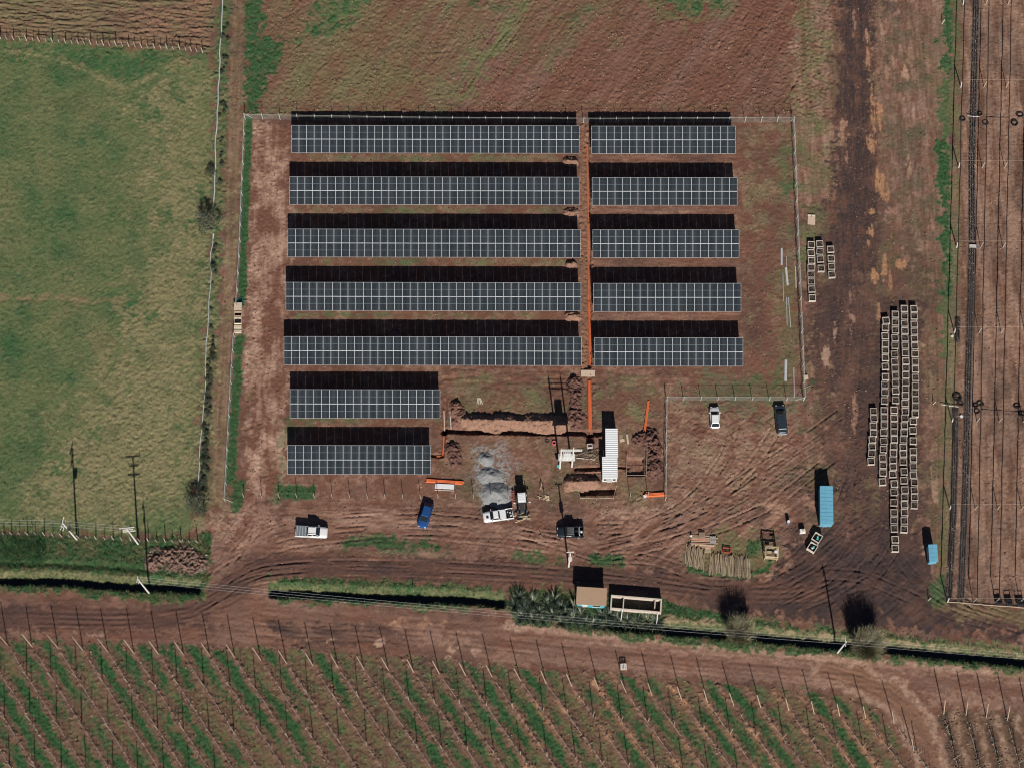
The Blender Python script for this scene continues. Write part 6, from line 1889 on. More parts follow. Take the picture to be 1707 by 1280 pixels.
# ------------------------------------------------------------------ utility poles and wires
M_POLE = mat("white_concrete_pole", (0.70, 0.68, 0.62), 0.8, var=0.08)
def pole(px, py, h, label, arms=(), rz=0.0, r=0.16, extra=None):
    p = P3(px, py)
    p.z = max(p.z, -0.2)
    root = thing("utility_pole", label, "utility pole", p, rz)
    mb = MB(); mb.tube([(0, 0, -0.5), (0, 0, h)], r, M_POLE, 8, r * 0.65); mb.obj("shaft", root)
    for z, half_, yoff in arms:
        mb = MB(); mb.box((0, yoff, z), (half_ * 2, 0.12, 0.12), M_POLE); a = mb.obj("crossarm", root)
        for q in (-0.92, -0.45, 0.45, 0.92):
            mb = MB(); mb.tube([(q * half_, yoff, z + 0.05), (q * half_, yoff, z + 0.32)], 0.05, M_CONC, 6); mb.obj("insulator", a)
    return root
t = pole(128.2, 899, 11.0, "white concrete pole with stacked crossarms beside the pasture fence, farther from soil pile", ((10.9, 1.1, 0.16), (9.4, 0.9, 0.14)), R(80))
mb = MB(); mb.tube([(0.35, 0.16, 9.4), (0.35, 0.16, 11.0)], 0.06, M_POLE, 5); mb.tube([(-0.35, 0.16, 9.4), (-0.35, 0.16, 11.0)], 0.06, M_POLE, 5); mb.obj("arm_brace", t)
mb = MB(); mb.box((0, -0.35, 8.0), (0.7, 0.4, 0.8), M_DARK); mb.obj("transformer", t)
t = pole(230.3, 906.4, 10.5, "white concrete pole with ladder-like crossarms beside the pasture fence, nearer the soil pile", ((10.4, 1.2, 0.16), (9.3, 0.8, 0.14), (8.2, 1.0, 0.14)), R(6))
pole(248.5, 988, 10.3, "white concrete pole standing in the grass beside the road ditch", ((10.2, 0.5, 0.16), (8.6, 0.35, 0.14)), R(84))
pole(1396, 1087.5, 9.6, "white concrete pole on the ditch verge between two bare bushes", ((9.5, 0.75, 0.16),), R(88))
t = pole(948, 944, 9.8, "white concrete pole with transformer on the verge behind the tan roofed hut", ((9.7, 0.6, 0.16), ), R(4))
mb = MB(); mb.tube([(0, -0.45, 6.9), (0, -0.45, 7.9)], 0.33, M_CONC, 10); mb.box((0, -0.25, 7.4), (0.3, 0.3, 0.2), M_DARK); mb.obj("transformer", t)
p = P3(689, 984); mb = MB(); mb.tube([(0, 0, -0.3), (0, 0, 2.3)], 0.06, M_WOOD, 6, 0.05); tag(mb.obj("stake", None, loc=p), "thin lone stake on the grassy bank of the middle ditch", "stake")
# double pole with transformer platform
pA, pB = P3(933.2, 780), P3(953.2, 778)
root = thing("transformer_structure", "white double pole carrying a transformer platform beside the branch pile", "double pole", pA)
D = pB - pA
for q in (Vector((0, 0, 0)), D):
    mb = MB(); mb.tube([(q.x, q.y, -0.4), (q.x, q.y, 11.2)], 0.17, M_POLE, 8, 0.11); sh = mb.obj("shaft", root)
    mb = MB(); mb.tube([(q.x, q.y, 11.2), (q.x, q.y, 12.0)], 0.035, M_POLE, 5); mb.obj("lightning_rod", sh)
mb = MB(); mb.box((D.x / 2, D.y / 2, 6.3), (D.length + 0.7, 1.2, 0.14), M_CONC); mb.obj("platform", root)
mb = MB(); mb.box((D.x / 2, D.y / 2 - 0.05, 7.25), (1.2, 0.9, 1.75), M_WALLW); tr = mb.obj("transformer", root)
for k in range(3):
    mb = MB(); mb.tube([(D.x / 2 - 0.35 + k * 0.35, D.y / 2, 8.1), (D.x / 2 - 0.35 + k * 0.35, D.y / 2, 8.5)], 0.06, M_CONC, 6); mb.obj("bushing", tr)
for k in range(5):
    mb = MB(); mb.box((D.x / 2 - 0.45 + k * 0.225, D.y / 2 - 0.56, 7.2), (0.06, 0.14, 1.2), M_GALV); mb.obj("cooling_fin", tr)
for z, a, b in ((10.3, -1.0, 1.4), (9.6, -1.0, 1.4)):
    mb = MB(); mb.box((D.x / 2 + 0.6, D.y / 2 + 0.14, z), (D.length + 1.6, 0.13, 0.13), M_POLE); ca_ = mb.obj("crossarm", root)
    for q in (-0.2, 1.0, 2.2, 3.2):
        mb = MB(); mb.tube([(q, 0.14, z + 0.06), (q, 0.14, z + 0.3)], 0.05, M_CONC, 6); mb.obj("insulator", ca_)
mb = MB(); mb.box((-0.28, -0.1, 1.6), (0.4, 0.3, 0.6), M_TURQ); mb.obj("meter_box", root)
# overhead wires
M_WIRE = mat("overhead_wire", (0.5, 0.5, 0.48), 0.7, var=0.05)
def wire(a, b, za, zb_, off_, label, grp, sag=0.5, r=0.012):
    A, B_ = P3(*a), P3(*b)
    A.z, B_.z = za, zb_
    n = 24
    pts = []
    for i in range(n + 1):
        t_ = i / n
        q = (B_ - A) * t_
        pts.append((q.x, q.y + off_, q.z - 4 * sag * t_ * (1 - t_)))
    mb = MB(); mb.tube(pts, r, M_WIRE, 4)
    tag(mb.obj("overhead_wire", None, loc=A), label, "wire", grp)
for k in range(3):
    off_ = (k - 1) * 0.42
    wire((248.5, 988), (1396, 1087.5), 10.4, 9.75, off_, "thin overhead wire strung along the road ditch between concrete poles", "wires along the ditch", 2.0)
    wire((1396, 1087.5), (1820, 1122), 9.75, 9.9, off_, "thin overhead wire leaving the verge pole past the bare bush", "wires past the bare bush", 0.6)
    wire((-80, 893), (128.2, 899), 11.1, 11.1, off_, "thin overhead wire reaching the pole farther from the soil pile", "wires reaching the pasture pole", 0.3)
    wire((128.2, 899), (230.3, 906.4), 11.1, 10.6, off_, "thin overhead wire between the two pasture poles", "wires between pasture poles", 0.2)
# ------------------------------------------------------------------ orchard trellis rows and young trees
M_TPOST = mat("trellis_post_wood", (0.42, 0.34, 0.24), 0.9, var=0.2, rnd=0.15)
M_GUARD = mat("white_trunk_guard", (0.72, 0.70, 0.66), 0.8, var=0.1)
M_BARK = mat("sapling_bark", (0.105, 0.075, 0.055), 0.9, var=0.25)
M_BARKP = mat("pale_dry_leaf_litter", (0.42, 0.27, 0.17), 0.95, var=0.3, scale=3)
M_HOSE = mat("drip_hose", (0.42, 0.35, 0.28), 0.8, var=0.2)
rs = random.Random(101)
ME_TP = []
for hgt in (3.9, 4.1):
    mb = MB(); mb.tube([(0, 0, -0.3), (0, 0, hgt)], 0.075, M_TPOST, 6, 0.06); ME_TP.append(mb.mesh("post"))
LEAN = 1.7
mb = MB(); mb.tube([(0, 0, -0.3), (0, 0, 0), (LEAN, 0, 3.95)], 0.085, M_TPOST, 6, 0.07); ME_EP = mb.mesh("end_post")
sap_sites = []
def trellis(end, rd, length, label, group, spacing=9.4, first=6.0, sap=True):
    a = np.array(G(*end))
    z0 = gz(*a)
    root = thing("trellis_row", label, "trellis", (a[0], a[1], z0), 0, group)
    ang = math.atan2(rd[1], rd[0])
    o = link("end_post", ME_EP, root, (0, 0, 0), ang + math.pi + rs.gauss(0, 0.03))
    n = int((length - first) / spacing) + 1
    tops = [(-rd[0] * LEAN, -rd[1] * LEAN, 3.9)]
    for i in range(max(n, 1)):
        s = first + i * spacing + rs.uniform(-.25, .25)
        if s > length:
            break
        q = a + rd * s
        o = link("post", ME_TP[rs.randrange(2)], root, (q[0] - a[0], q[1] - a[1], gz(*q) - z0))
        o.rotation_euler = (rs.gauss(0, 0.02), rs.gauss(0, 0.02), 0)
        tops.append((q[0] - a[0], q[1] - a[1], 3.9 + gz(*q) - z0))
    q = a + rd * length
    tops.append((q[0] - a[0], q[1] - a[1], 3.9))
    for k, zf in enumerate((1.0, 0.55)):
        mb = MB(); mb.tube([(x, y, z * zf) for x, y, z in ([(tops[0][0] * zf, tops[0][1] * zf, tops[0][2])] + tops[1:])], 0.010, M_DARK, 3); mb.obj("wire", root)
    hs = []
    st = 0.0
    while st < length:
        q = a + rd * (st + 1.0)
        hs.append((q[0] - a[0] + rs.uniform(-.06, .06), q[1] - a[1], gz(*q) - z0 + 0.04))
        st += 1.3
    mb = MB(); mb.tube(hs, 0.04, M_HOSE, 4); mb.obj("drip_hose", root)
    if sap:
        st = 2.0
        while st < length:
            if rs.random() < 0.93:
                q = a + rd * st + np.array([rs.uniform(-.08, .08), rs.uniform(-.08, .08)])
                sap_sites.append((q[0], q[1]))
            st += rs.uniform(0.95, 1.25)
ybot = G(853, 1300)[1]
for ei, e in enumerate(ENDS):
    a = np.array(G(*e))
    length = (ybot - a[1]) / ROWDIR[1]
    if length < 3:
        length = 3
    trellis(e, ROWDIR, length, "tall timber trellis row of the diagonal orchard, %s row from the bending road" % ordn(len(ENDS) - ei), "trellis rows of the diagonal orchard")
n_diag = len(sap_sites)
for bi, e in enumerate(BLK[:5]):
    a = np.array(G(*e))
    trellis(e, BD, (ybot - a[1]) / BD[1], "timber trellis row of the small dark block, %s row from the bending road" % ordn(bi + 1), "trellis rows of the small block", 9.0, 7.0)

def sapling_mesh(seed, guard, kind=0):
    r_ = random.Random(seed)
    mb = MB()
    h = r_.uniform(1.7, 2.5)
    lx, ly = r_.uniform(-.12, .12), r_.uniform(-.12, .12)
    mb.tube([(0, 0, -0.05), (lx * .4, ly * .4, h * .5), (lx, ly, h)], 0.030, M_BARK, 5, 0.012)
    for k in range(r_.randrange(5, 9)):
        z = r_.uniform(0.5, h * .9)
        a = r_.uniform(0, 6.28)
        L = r_.uniform(0.25, 0.6)
        f = z / h
        mb.tube([(lx * f, ly * f, z), (lx * f + math.cos(a) * L, ly * f + math.sin(a) * L, z + L * r_.uniform(.2, .8))], 0.014, M_BARK, 3, 0.006)
    if guard:
        mb.tube([(0, 0, 0), (0, 0, 0.32)], 0.06, M_GUARD, 6, 0.05)
    for k in range(5):
        a = r_.uniform(0, 6.28); q = r_.uniform(.1, .4)
        mb.box((math.cos(a) * q, math.sin(a) * q, 0.05), (0.30, 0.10, 0.07), M_BARKP if k < 2 else M_BARK, r_.uniform(0, 3))
    return mb
ME_SAP = [sapling_mesh(k, k % 5 < 4).mesh("young_tree") for k in range(10)]
# the largest-showing three hundred are individual trees, the remainder one mass
cam_p = Vector((0, CAM_Y, CAM_H))
vis = [s for s in sap_sites if abs(s[0]) < 84 and s[1] > -64.5]
rest = [s for s in sap_sites if not (abs(s[0]) < 84 and s[1] > -64.5)]
vis.sort(key=lambda s: (Vector((s[0], s[1], 0)) - cam_p).length)
for i, s in enumerate(vis[:300]):
    o = link("young_tree", ME_SAP[rs.randrange(10)], None, (s[0], s[1], gz(*s)), rs.uniform(0, 6.28))
    sc_ = rs.uniform(0.8, 1.2)
    o.scale = (sc_, sc_, sc_)
    tag(o, "thin leafless young tree tied into an orchard trellis row", "young tree", "young trees of the orchard rows")
src = [(np.array(m.vertices[:] and [v.co[:] for v in m.vertices]), [tuple(p.vertices) for p in m.polygons], [p.material_index for p in m.polygons], list(m.materials)) for m in ME_SAP]
allm = [M_BARK, M_GUARD, M_BARKP]
V_, F_, I_ = [], [], []
nv = 0
for s in vis[300:] + rest:
    vv, ff, mi, ms = src[rs.randrange(10)]
    a = rs.uniform(0, 6.28); sc_ = rs.uniform(0.8, 1.2)
    Rm = np.array([[math.cos(a), -math.sin(a), 0], [math.sin(a), math.cos(a), 0], [0, 0, 1]]) * sc_
    V_.append(vv @ Rm.T + np.array([s[0], s[1], gz(*s)]))
    F_ += [tuple(i + nv for i in f) for f in ff]
    I_ += [allm.index(ms[i]) for i in mi]
    nv += len(vv)
me = bpy.data.meshes.new("young_trees")
me.from_pydata(np.concatenate(V_).tolist(), [], F_)
for m in allm:
    me.materials.append(m)
me.polygons.foreach_set("material_index", I_)
me.update()
tag(link("young_trees", me), "mass of thin leafless young trees in the farther orchard rows", "young trees", kind="stuff")

# ------------------------------------------------------------------ nursery: net cables on posts, potted seedlings
M_NETR = mat("rolled_dark_net", (0.035, 0.020, 0.016), 0.9, var=0.25)
M_NPOST = mat("nursery_post", (0.50, 0.43, 0.34), 0.85, var=0.15)
NCOL = [((1602, 145), (1587.5, 700)), ((1640, 146), (1628.5, 703)), ((1677, 150.6), (1665.6, 704)), ((1716, 152), (1705.6, 707)), ((1754, 154), (1745, 709))]
POSTY = [-130, 8, 146, 280, 413, 555, 703, 848, 1003]
HN = 3.05
names_n = ["dark rolled net on a post row at the grassy nursery edge", "dark rolled net on a post row beside the long potted seedling bed", "dark rolled net on the middle post row of the bare nursery ground", "dark rolled net on the post row two rows past the potted seedlings", "dark rolled net on the outermost post row of the nursery"]
tops_all = []
for ci, (a, b) in enumerate(NCOL):
    A, B_ = np.array(G(*a)), np.array(G(*b))
    d = (B_ - A) / (B_[1] - A[1])
    yg = [G(1640, py)[1] for py in POSTY]
    root = thing("net_cable_row", names_n[ci], "net row", (A[0], A[1], 0))
    cable = []
    tops = []
    for k, y in enumerate(yg):
        q = A + d * (y - A[1])
        z0 = gz(*q)
        wb = 0.12 if 0 < k < len(yg) - 1 else 0.0
        lean = -0.35 if ci == 0 else 0.0
        mb = MB(); mb.tube([(q[0] - A[0], q[1] - A[1], z0 - 0.3), (q[0] - A[0] + lean, q[1] - A[1], HN)], 0.075 if ci else 0.10, M_NPOST if ci else M_POLE, 6, 0.06 if ci else 0.09); mb.obj("post", root)
        tops.append((q[0] - A[0] + lean, q[1] - A[1], HN))
    for k in range(len(tops) - 1):
        p0, p1 = Vector(tops[k]), Vector(tops[k + 1])
        for i in range(8):
            t_ = i / 8
            q = p0.lerp(p1, t_)
            q.z += 0.02 - 4 * 0.22 * t_ * (1 - t_)
            q.x += rs.uniform(-.05, .05)
            cable.append(tuple(q))
    cable.append(tops[-1])
    mb = MB(); mb.tube(cable, 0.085, M_NETR, 6); mb.obj("rolled_net", root)
    tops_all.append([(A[0] + x, A[1] + y, z) for x, y, z in tops])
for k in range(len(POSTY)):
    pts = [tops_all[c][k] for c in range(len(NCOL))]
    o0 = pts[0]
    mb = MB(); mb.tube([(x - o0[0], y - o0[1], z - o0[2] + 0.04) for x, y, z in pts], 0.011, M_CARD, 4)
    tag(mb.obj("cross_wire", None, loc=o0), "thin pale cross wire joining the post tops of the nursery rows", "wire", "cross wires of the nursery")

M_POT = mat("black_pot", (0.045, 0.041, 0.042), 0.7, var=0.3)
M_SEED = mat("seedling_leaves", (0.085, 0.09, 0.065), 0.8, var=0.5, scale=2.0)
M_PEAT = mat("potting_soil", (0.085, 0.06, 0.052), 0.95, var=0.4, scale=3)
M_TAGW = mat("pale_pot_label", (0.55, 0.52, 0.5), 0.7)
M_BEDF = mat("bed_sheet", (0.12, 0.092, 0.082), 0.9, var=0.3)
def pot_bed(pts, width, label, seed=0, dens=1.0):
    r_ = random.Random(seed)
    p = pxpts(pts)
    o0 = p[0]
    mb = MB()
    seg = np.linalg.norm(np.diff(p, axis=0), axis=1)
    cum = np.concatenate([[0], np.cumsum(seg)])
    s = 0.15
    nacross = max(int(width / 0.29), 3)
    while s < cum[-1]:
        x = np.interp(s, cum, p[:, 0]); y = np.interp(s, cum, p[:, 1])
        for k in range(nacross):
            if r_.random() < 0.16:
                continue
            xx = x + (k - (nacross - 1) / 2) * (width / nacross) + r_.uniform(-.03, .03)
            yy = y + r_.uniform(-.03, .03)
            z0 = gz(xx, yy)
            h = r_.uniform(0.24, 0.30)
            r0, n = 0.112, 6
            c, sn = xx - o0[0], yy - o0[1]
            vs_ = []
            for zz, rr in ((-0.03, 0.095), (h, r0), (h - 0.03, r0 * .86)):
                vs_ += [(c + rr * math.cos(i * 1.0472), sn + rr * math.sin(i * 1.0472), z0 + zz) for i in range(n)]
            fs = [(i, (i + 1) % n, n + (i + 1) % n, n + i) for i in range(n)] + [(n + i, n + (i + 1) % n, 2 * n + (i + 1) % n, 2 * n + i) for i in range(n)]
            mb.add(vs_, fs, M_POT)
            mb.add(vs_[2 * n:], [tuple(range(n))], M_PEAT)
            for q in range(3):
                a = r_.uniform(0, 6.28); L = r_.uniform(0.06, 0.16); zt = z0 + h + r_.uniform(.04, .25)
                mb.add([(c, sn, z0 + h - .02), (c + math.cos(a) * L - math.sin(a) * .03, sn + math.sin(a) * L + math.cos(a) * .03, zt), (c + math.cos(a) * L * 1.3, sn + math.sin(a) * L * 1.3, zt + .02), (c + math.cos(a) * L + math.sin(a) * .03, sn + math.sin(a) * L - math.cos(a) * .03, zt)],
                       [(0, 1, 2, 3)], M_TAGW if (q == 0 and r_.random() < 0.4) else M_SEED)
        s += 0.29
    # ground sheet under the pots
    for i in range(len(p) - 1):
        a, b = p[i] - o0, p[i + 1] - o0
        hw = width / 2 + 0.06
        mb.quad((a[0] - hw, a[1], 0.055), (b[0] - hw, b[1], 0.055), (b[0] + hw, b[1], 0.055), (a[0] + hw, a[1], 0.055), M_BEDF)
    return tag(mb.obj("potted_seedlings", None, loc=(o0[0], o0[1], 0)), label, "seedlings", kind="stuff")
pot_bed([(1628, -30), (1626, 60), (1623, 150), (1620, 280), (1620.5, 405)], 1.15, "long bed of black potted seedlings from the field end to the crate", 1)
pot_bed([(1620, 412), (1618, 500), (1614, 620), (1611, 760), (1606, 900), (1602, 1000)], 1.1, "long bed of black potted seedlings running down to the nursery edge", 2)
pot_bed([(1592.5, 682), (1592, 760), (1589, 860), (1584, 960), (1581, 1000)], 1.1, "second bed of black potted seedlings beside the small blue cabin", 3)
pot_bed([(1596.5, 531), (1595.5, 572)], 0.9, "short separate block of black potted seedlings in the nursery", 4)
# wooden crate across the bed, hose coils, racks
p = P3(1622, 412)
root = thing("pale_tray", "pale slatted tray lying across the long potted seedling bed", "tray", (p.x, p.y, p.z + 0.3), R(-3))
for k in range(4):
    mb = MB(); mb.box((0, -0.22 + k * 0.15, 0.06), (1.35, 0.10, 0.05), M_CONC); mb.obj("slat", root)
for s in (-1, 1):
    mb = MB(); mb.box((s * 0.62, 0, -0.14), (0.06, 0.6, 0.36), M_CONC); mb.obj("side", root)
CL_ = "coil of black irrigation hose lying by the %s"
for k, (x, y, r_, tn) in enumerate(((1604, 199, .5, 5), (1633, 190, .45, 4), (1642, 204, .5, 3), (1691, 206, .6, 6), (1700, 192, .6, 5), (1595, 662, .75, 9), (1601, 672, .5, 4), (1626, 676, .45, 5), (1634, 672, .6, 6), (1628, 685, .45, 4), (1695, 676, .55, 6), (1704, 690, .55, 6))):
    coil(x, y, r_, M_BLACK, CL_ % ("grassy end of the upper nursery hose line" if k == 0 else "upper nursery hose line" if k < 5 else "lower nursery hose line"), "hose coil", tn, "hose_coil", None if k == 0 else ("coils on the upper hose line" if k < 5 else "coils on the lower hose line"), 0.045, rs.uniform(.75, 1), k)
for a, b, lab in (((1643, 196), (1683, 196.5), "black hose stretched across the nursery between upper hose coils"), ((1636, 682), (1700, 686), "black hose stretched across the nursery between lower hose coils")):
    A, B_ = P3(*a), P3(*b); mb = MB(); d = B_ - A
    mb.tube([(d.x * t_, d.y * t_ + rs.uniform(-.04, .04), 0.06) for t_ in np.linspace(0, 1, 9)], 0.05, M_BLACK, 5); tag(mb.obj("black_hose", None, loc=A), lab, "hose")
for a, b, lab in (((1568, 675), (1597, 679), "thin white pipe lying across the lower hose line near grassy edge"), ((1612, 195.5), (1632, 197), "short white pipe lying on the upper hose line")):
    A, B_ = P3(*a), P3(*b); mb = MB(); d = B_ - A; mb.tube([(0, 0, 0.4), (d.x, d.y, 0.4)], 0.045, M_WHITE, 5); mb.box((d.x / 2, d.y / 2, 0.18), (0.1, 0.1, 0.4), M_WHITE); tag(mb.obj("white_pipe", None, loc=A), lab, "pipe")
p = P3(1602.5, 694); mb = MB(); mb.box((0, 0, 0.15), (0.4, 0.45, 0.3), M_WHITE, 0.6); mb.box((0, 0, 0.31), (0.3, 0.33, 0.04), M_WHITE, 0.6); tag(mb.obj("white_box", None, loc=p), "small white box between the two potted seedling beds", "box")
p = P3(1587, 561); mb = MB(); mb.box((0, 0, 0.12), (0.35, 0.35, 0.24), M_WHITE, 0.7); mb.box((0, 0, 0.25), (0.25, 0.25, 0.03), M_CREAM, 0.7); tag(mb.obj("white_box", None, loc=p), "small white box beside the short block of potted seedlings", "box")
for k, (x, y, w_) in enumerate(((1664, 1004, 1.0), (1681, 1005, 1.0), (1700, 1006, 1.2))):
    t = frame_obj(x, y, w_, 1.0, 1.2, M_DARK, "tray_rack", "dark steel tray rack at the lower nursery edge", "rack", 0.03, 0.03)
    t["group"] = "tray racks at the nursery edge"
    for q in (0.4, 0.8):
        mb = MB(); mb.box((0, 0, q), (w_ * .9, 0.8, 0.05), M_BLACK); mb.obj("tray", t)
A, B_ = P3(1578, 1003), P3(1720, 1014)
mb = MB(); d = B_ - A
mb.tube([(d.x * t_, d.y * t_ + rs.uniform(-.05, .05), 0.08) for t_ in np.linspace(0, 1, 14)], 0.06, M_CARD, 5)
tag(mb.obj("edge_pole", None, loc=A), "long pale timber edging along the lower end of the nursery", "edging")
for x, y, lab in ((1570, 40, "short pale stake tilted beside the green nursery strip"), (1547, 1000, "short pale stake at the muddy corner below the nursery"), (1555, 674, "short pale stake beside the long bin rows")):
    p = P3(x, y); mb = MB(); mb.tube([(0, 0, -0.2), (0.25, 0.1, 1.3)], 0.07, M_CONC, 6); tag(mb.obj("stake", None, loc=p), lab, "stake")

# ------------------------------------------------------------------ shrubs, flax clumps, bare bushes, verge grass
M_LEAFD = mat("dark_scrub_leaf", (0.040, 0.055, 0.030), 0.9, var=0.4, scale=2)
M_LEAFG = mat("grey_scrub_leaf", (0.13, 0.14, 0.095), 0.9, var=0.35, scale=2)
M_TW = mat("bare_twig", (0.22, 0.19, 0.12), 0.9, var=0.25)
def bush_meshes(seed, rx, h, nleaf, ml, twigs=14):
    r_ = random.Random(seed)
    st, lf = MB(), MB()
    for k in range(twigs):
        a = r_.uniform(0, 6.28); q = r_.uniform(.3, 1) * rx
        st.tube([(r_.uniform(-.1, .1), r_.uniform(-.1, .1), -0.05), (math.cos(a) * q * .5, math.sin(a) * q * .5, h * r_.uniform(.3, .6)), (math.cos(a) * q, math.sin(a) * q, h * r_.uniform(.5, 1))], 0.025, M_TW, 3, 0.008)
    for k in range(nleaf):
        a = r_.uniform(0, 6.28); u = r_.random() ** .5; z = r_.random()
        rr = rx * u * (1 - .45 * z) * (1 + .25 * math.sin(3 * a + seed))
        c = Vector((math.cos(a) * rr, math.sin(a) * rr, .08 + h * z * (1 - .35 * u)))
        e1 = Vector((r_.gauss(0, 1), r_.gauss(0, 1), r_.gauss(0, .6))).normalized() * r_.uniform(.06, .16)
        e2 = Vector((r_.gauss(0, 1), r_.gauss(0, 1), r_.gauss(0, .6))).normalized() * r_.uniform(.03, .07)
        lf.add([c - e1, c + e2, c + e1, c - e2], [(0, 1, 2, 3)], ml if r_.random() < .7 else (M_LEAFG if ml is M_LEAFD else M_LEAFD))
    return st.mesh("stems"), lf.mesh("foliage")
BM = [bush_meshes(1, .9, 1.0, 420, M_LEAFD), bush_meshes(2, .7, .8, 320, M_LEAFG), bush_meshes(3, 1.2, 1.6, 700, M_LEAFD), bush_meshes(4, .6, .6, 260, M_LEAFD), bush_meshes(5, 1.5, 2.3, 1100, M_LEAFG)]
def bush(px, py, k, label, group=None, sc=1.0):
    p = P3(px, py)
    root = thing("scrub_bush", label, "bush", p, rs.uniform(0, 6), group)
    root.scale = (sc, sc, sc)
    link("stems", BM[k][0], root); link("foliage", BM[k][1], root)
bush(346, 372, 4, "large grey-green bush at the break in the pasture pipe", None, 1.55)
bush(352, 288, 2, "dark bush against the pasture pipe above the large grey bush", None, 0.9)
bush(328, 840, 4, "tall dark bush at the bottom corner of the pasture", None, 1.4)
bush(337, 850, 2, "rounded dark bush behind the pasture corner bush", None, 1.0)
for k in range(120):
    y = rs.uniform(0, 835) if k > 60 else rs.uniform(560, 835)
    x = np.interp(y, [0, 200, 330, 520, 700, 835], [377, 369, 364, 355, 344, 338]) + rs.uniform(-4, 6)
    bush(x, y, rs.choice([0, 1, 3, 1, 3]), "low scrub bush in the strip between pasture pipe and track", "scrub along the pasture track", rs.uniform(.4, .85))
# bare willow-like bushes
def bare_bush(px, py, H, Rr, n, seed, label, rzz=0):
    p = P3(px, py)
    p.z = max(p.z, -0.3)
    r_ = random.Random(seed)
    root = thing("bare_bush", label, "bush", p)
    tr, tw = MB(), MB()
    for s in range(9):
        a = r_.uniform(0, 6.28)
        b0 = Vector((math.cos(a) * .25, math.sin(a) * .25, -0.3))
        b1 = Vector((math.cos(a) * Rr * .35, math.sin(a) * Rr * .35, H * .4))
        b2 = Vector((math.cos(a) * Rr * .6, math.sin(a) * Rr * .6, H * .7))
        tr.tube([b0, b1, b2], 0.07, M_TW, 5, 0.03)
    tr.obj("trunk", root)
    for k in range(n):
        a = r_.uniform(0, 6.28); u = r_.random() ** .6
        z0 = H * r_.uniform(.06, .6)
        r0 = Rr * u * .75 * (0.5 + .6 * z0 / H)
        c = Vector((math.cos(a) * r0, math.sin(a) * r0, z0))
        a2 = a + r_.gauss(0, .7)
        L = H * r_.uniform(.2, .42)
        spread = r_.uniform(.15, .65)
        e = c + Vector((math.cos(a2) * L * spread, math.sin(a2) * L * spread, L * r_.uniform(.5, 1)))
        m_ = c.lerp(e, .5) + Vector((r_.uniform(-.12, .12), r_.uniform(-.12, .12), r_.uniform(0, .1)))
        tw.tube([c, m_, e], r_.uniform(.016, .034), M_TWL if k % 3 else M_TW, 3, 0.010, cap=False)
    tw.obj("crown", root)
    return root
M_TWL = mat("olive_twig", (0.30, 0.28, 0.17), 0.9, var=0.4)
bare_bush(1229, 1056, 5.6, 3.4, 2300, 3, "tall leafless bush over the ditch between green verge and concrete pole")
bare_bush(1441, 1080, 6.4, 3.7, 3200, 4, "densest leafless bush over the ditch beside the concrete pole on its muddy corner side")
# flax clumps
M_FLAX = mat("flax_blade", (0.034, 0.052, 0.032), 0.4, var=0.3, scale=1.5, spec=0.5)
M_FLAXP = mat("pale_flax_blade", (0.20, 0.215, 0.13), 0.4, var=0.3, scale=1.5, spec=0.5)
def flax_mesh(seed, n, L0):
    r_ = random.Random(seed)
    mb = MB()
    for k in range(n):
        a = r_.uniform(0, 6.28)
        L = L0 * r_.uniform(.6, 1.15)
        el = r_.uniform(.35, 1.35)
        w_ = r_.uniform(.05, .09)
        d = Vector((math.cos(a), math.sin(a), 0)); sd_ = Vector((-d.y, d.x, 0))
        b = d * r_.uniform(.02, .25)
        p1 = b + d * L * .5 * math.cos(el) + Vector((0, 0, L * .5 * math.sin(el)))
        p2 = p1 + d * L * .5 * math.cos(el * .55) + Vector((0, 0, L * .5 * math.sin(el * .5) - .08))
        mb.add([b - sd_ * w_ * .7, b + sd_ * w_ * .7, p1 + sd_ * w_, p1 - sd_ * w_, p2], [(0, 1, 2, 3), (3, 2, 4)], M_FLAX if r_.random() < .72 else M_FLAXP)
    return mb.mesh("blades")
FM = [flax_mesh(k, 62, 2.2) for k in range(4)]
spots = [(866, 996), (858, 1010), (876, 1018), (889, 1004), (899, 1020), (912, 1006), (924, 1000), (934, 1012), (921, 1026), (905, 1034), (888, 1032), (869, 1028), (943, 1024), (954, 1033), (936, 1038), (968, 1024), (975, 1036), (1003, 1026), (1016, 1026), (1012, 1038), (1030, 1033),
         (1046, 1034), (1062, 1036), (1078, 1036), (1093, 1038), (990, 1040), (958, 1016)]
for k, (x, y) in enumerate(spots):
    p = P3(x, y); p.z = max(p.z, -0.5)
    root = thing("flax_clump", "spiky strap-leaved clump in the thicket below the %s" % ("roofless building" if x > 1000 else "tan roofed hut"), "spiky plant", p, rs.uniform(0, 6), "spiky clumps below the %s" % ("roofless building" if x > 1000 else "hut"))
    s_ = rs.uniform(.75, 1.15); root.scale = (s_, s_, s_)
    link("blades", FM[k % 4], root)
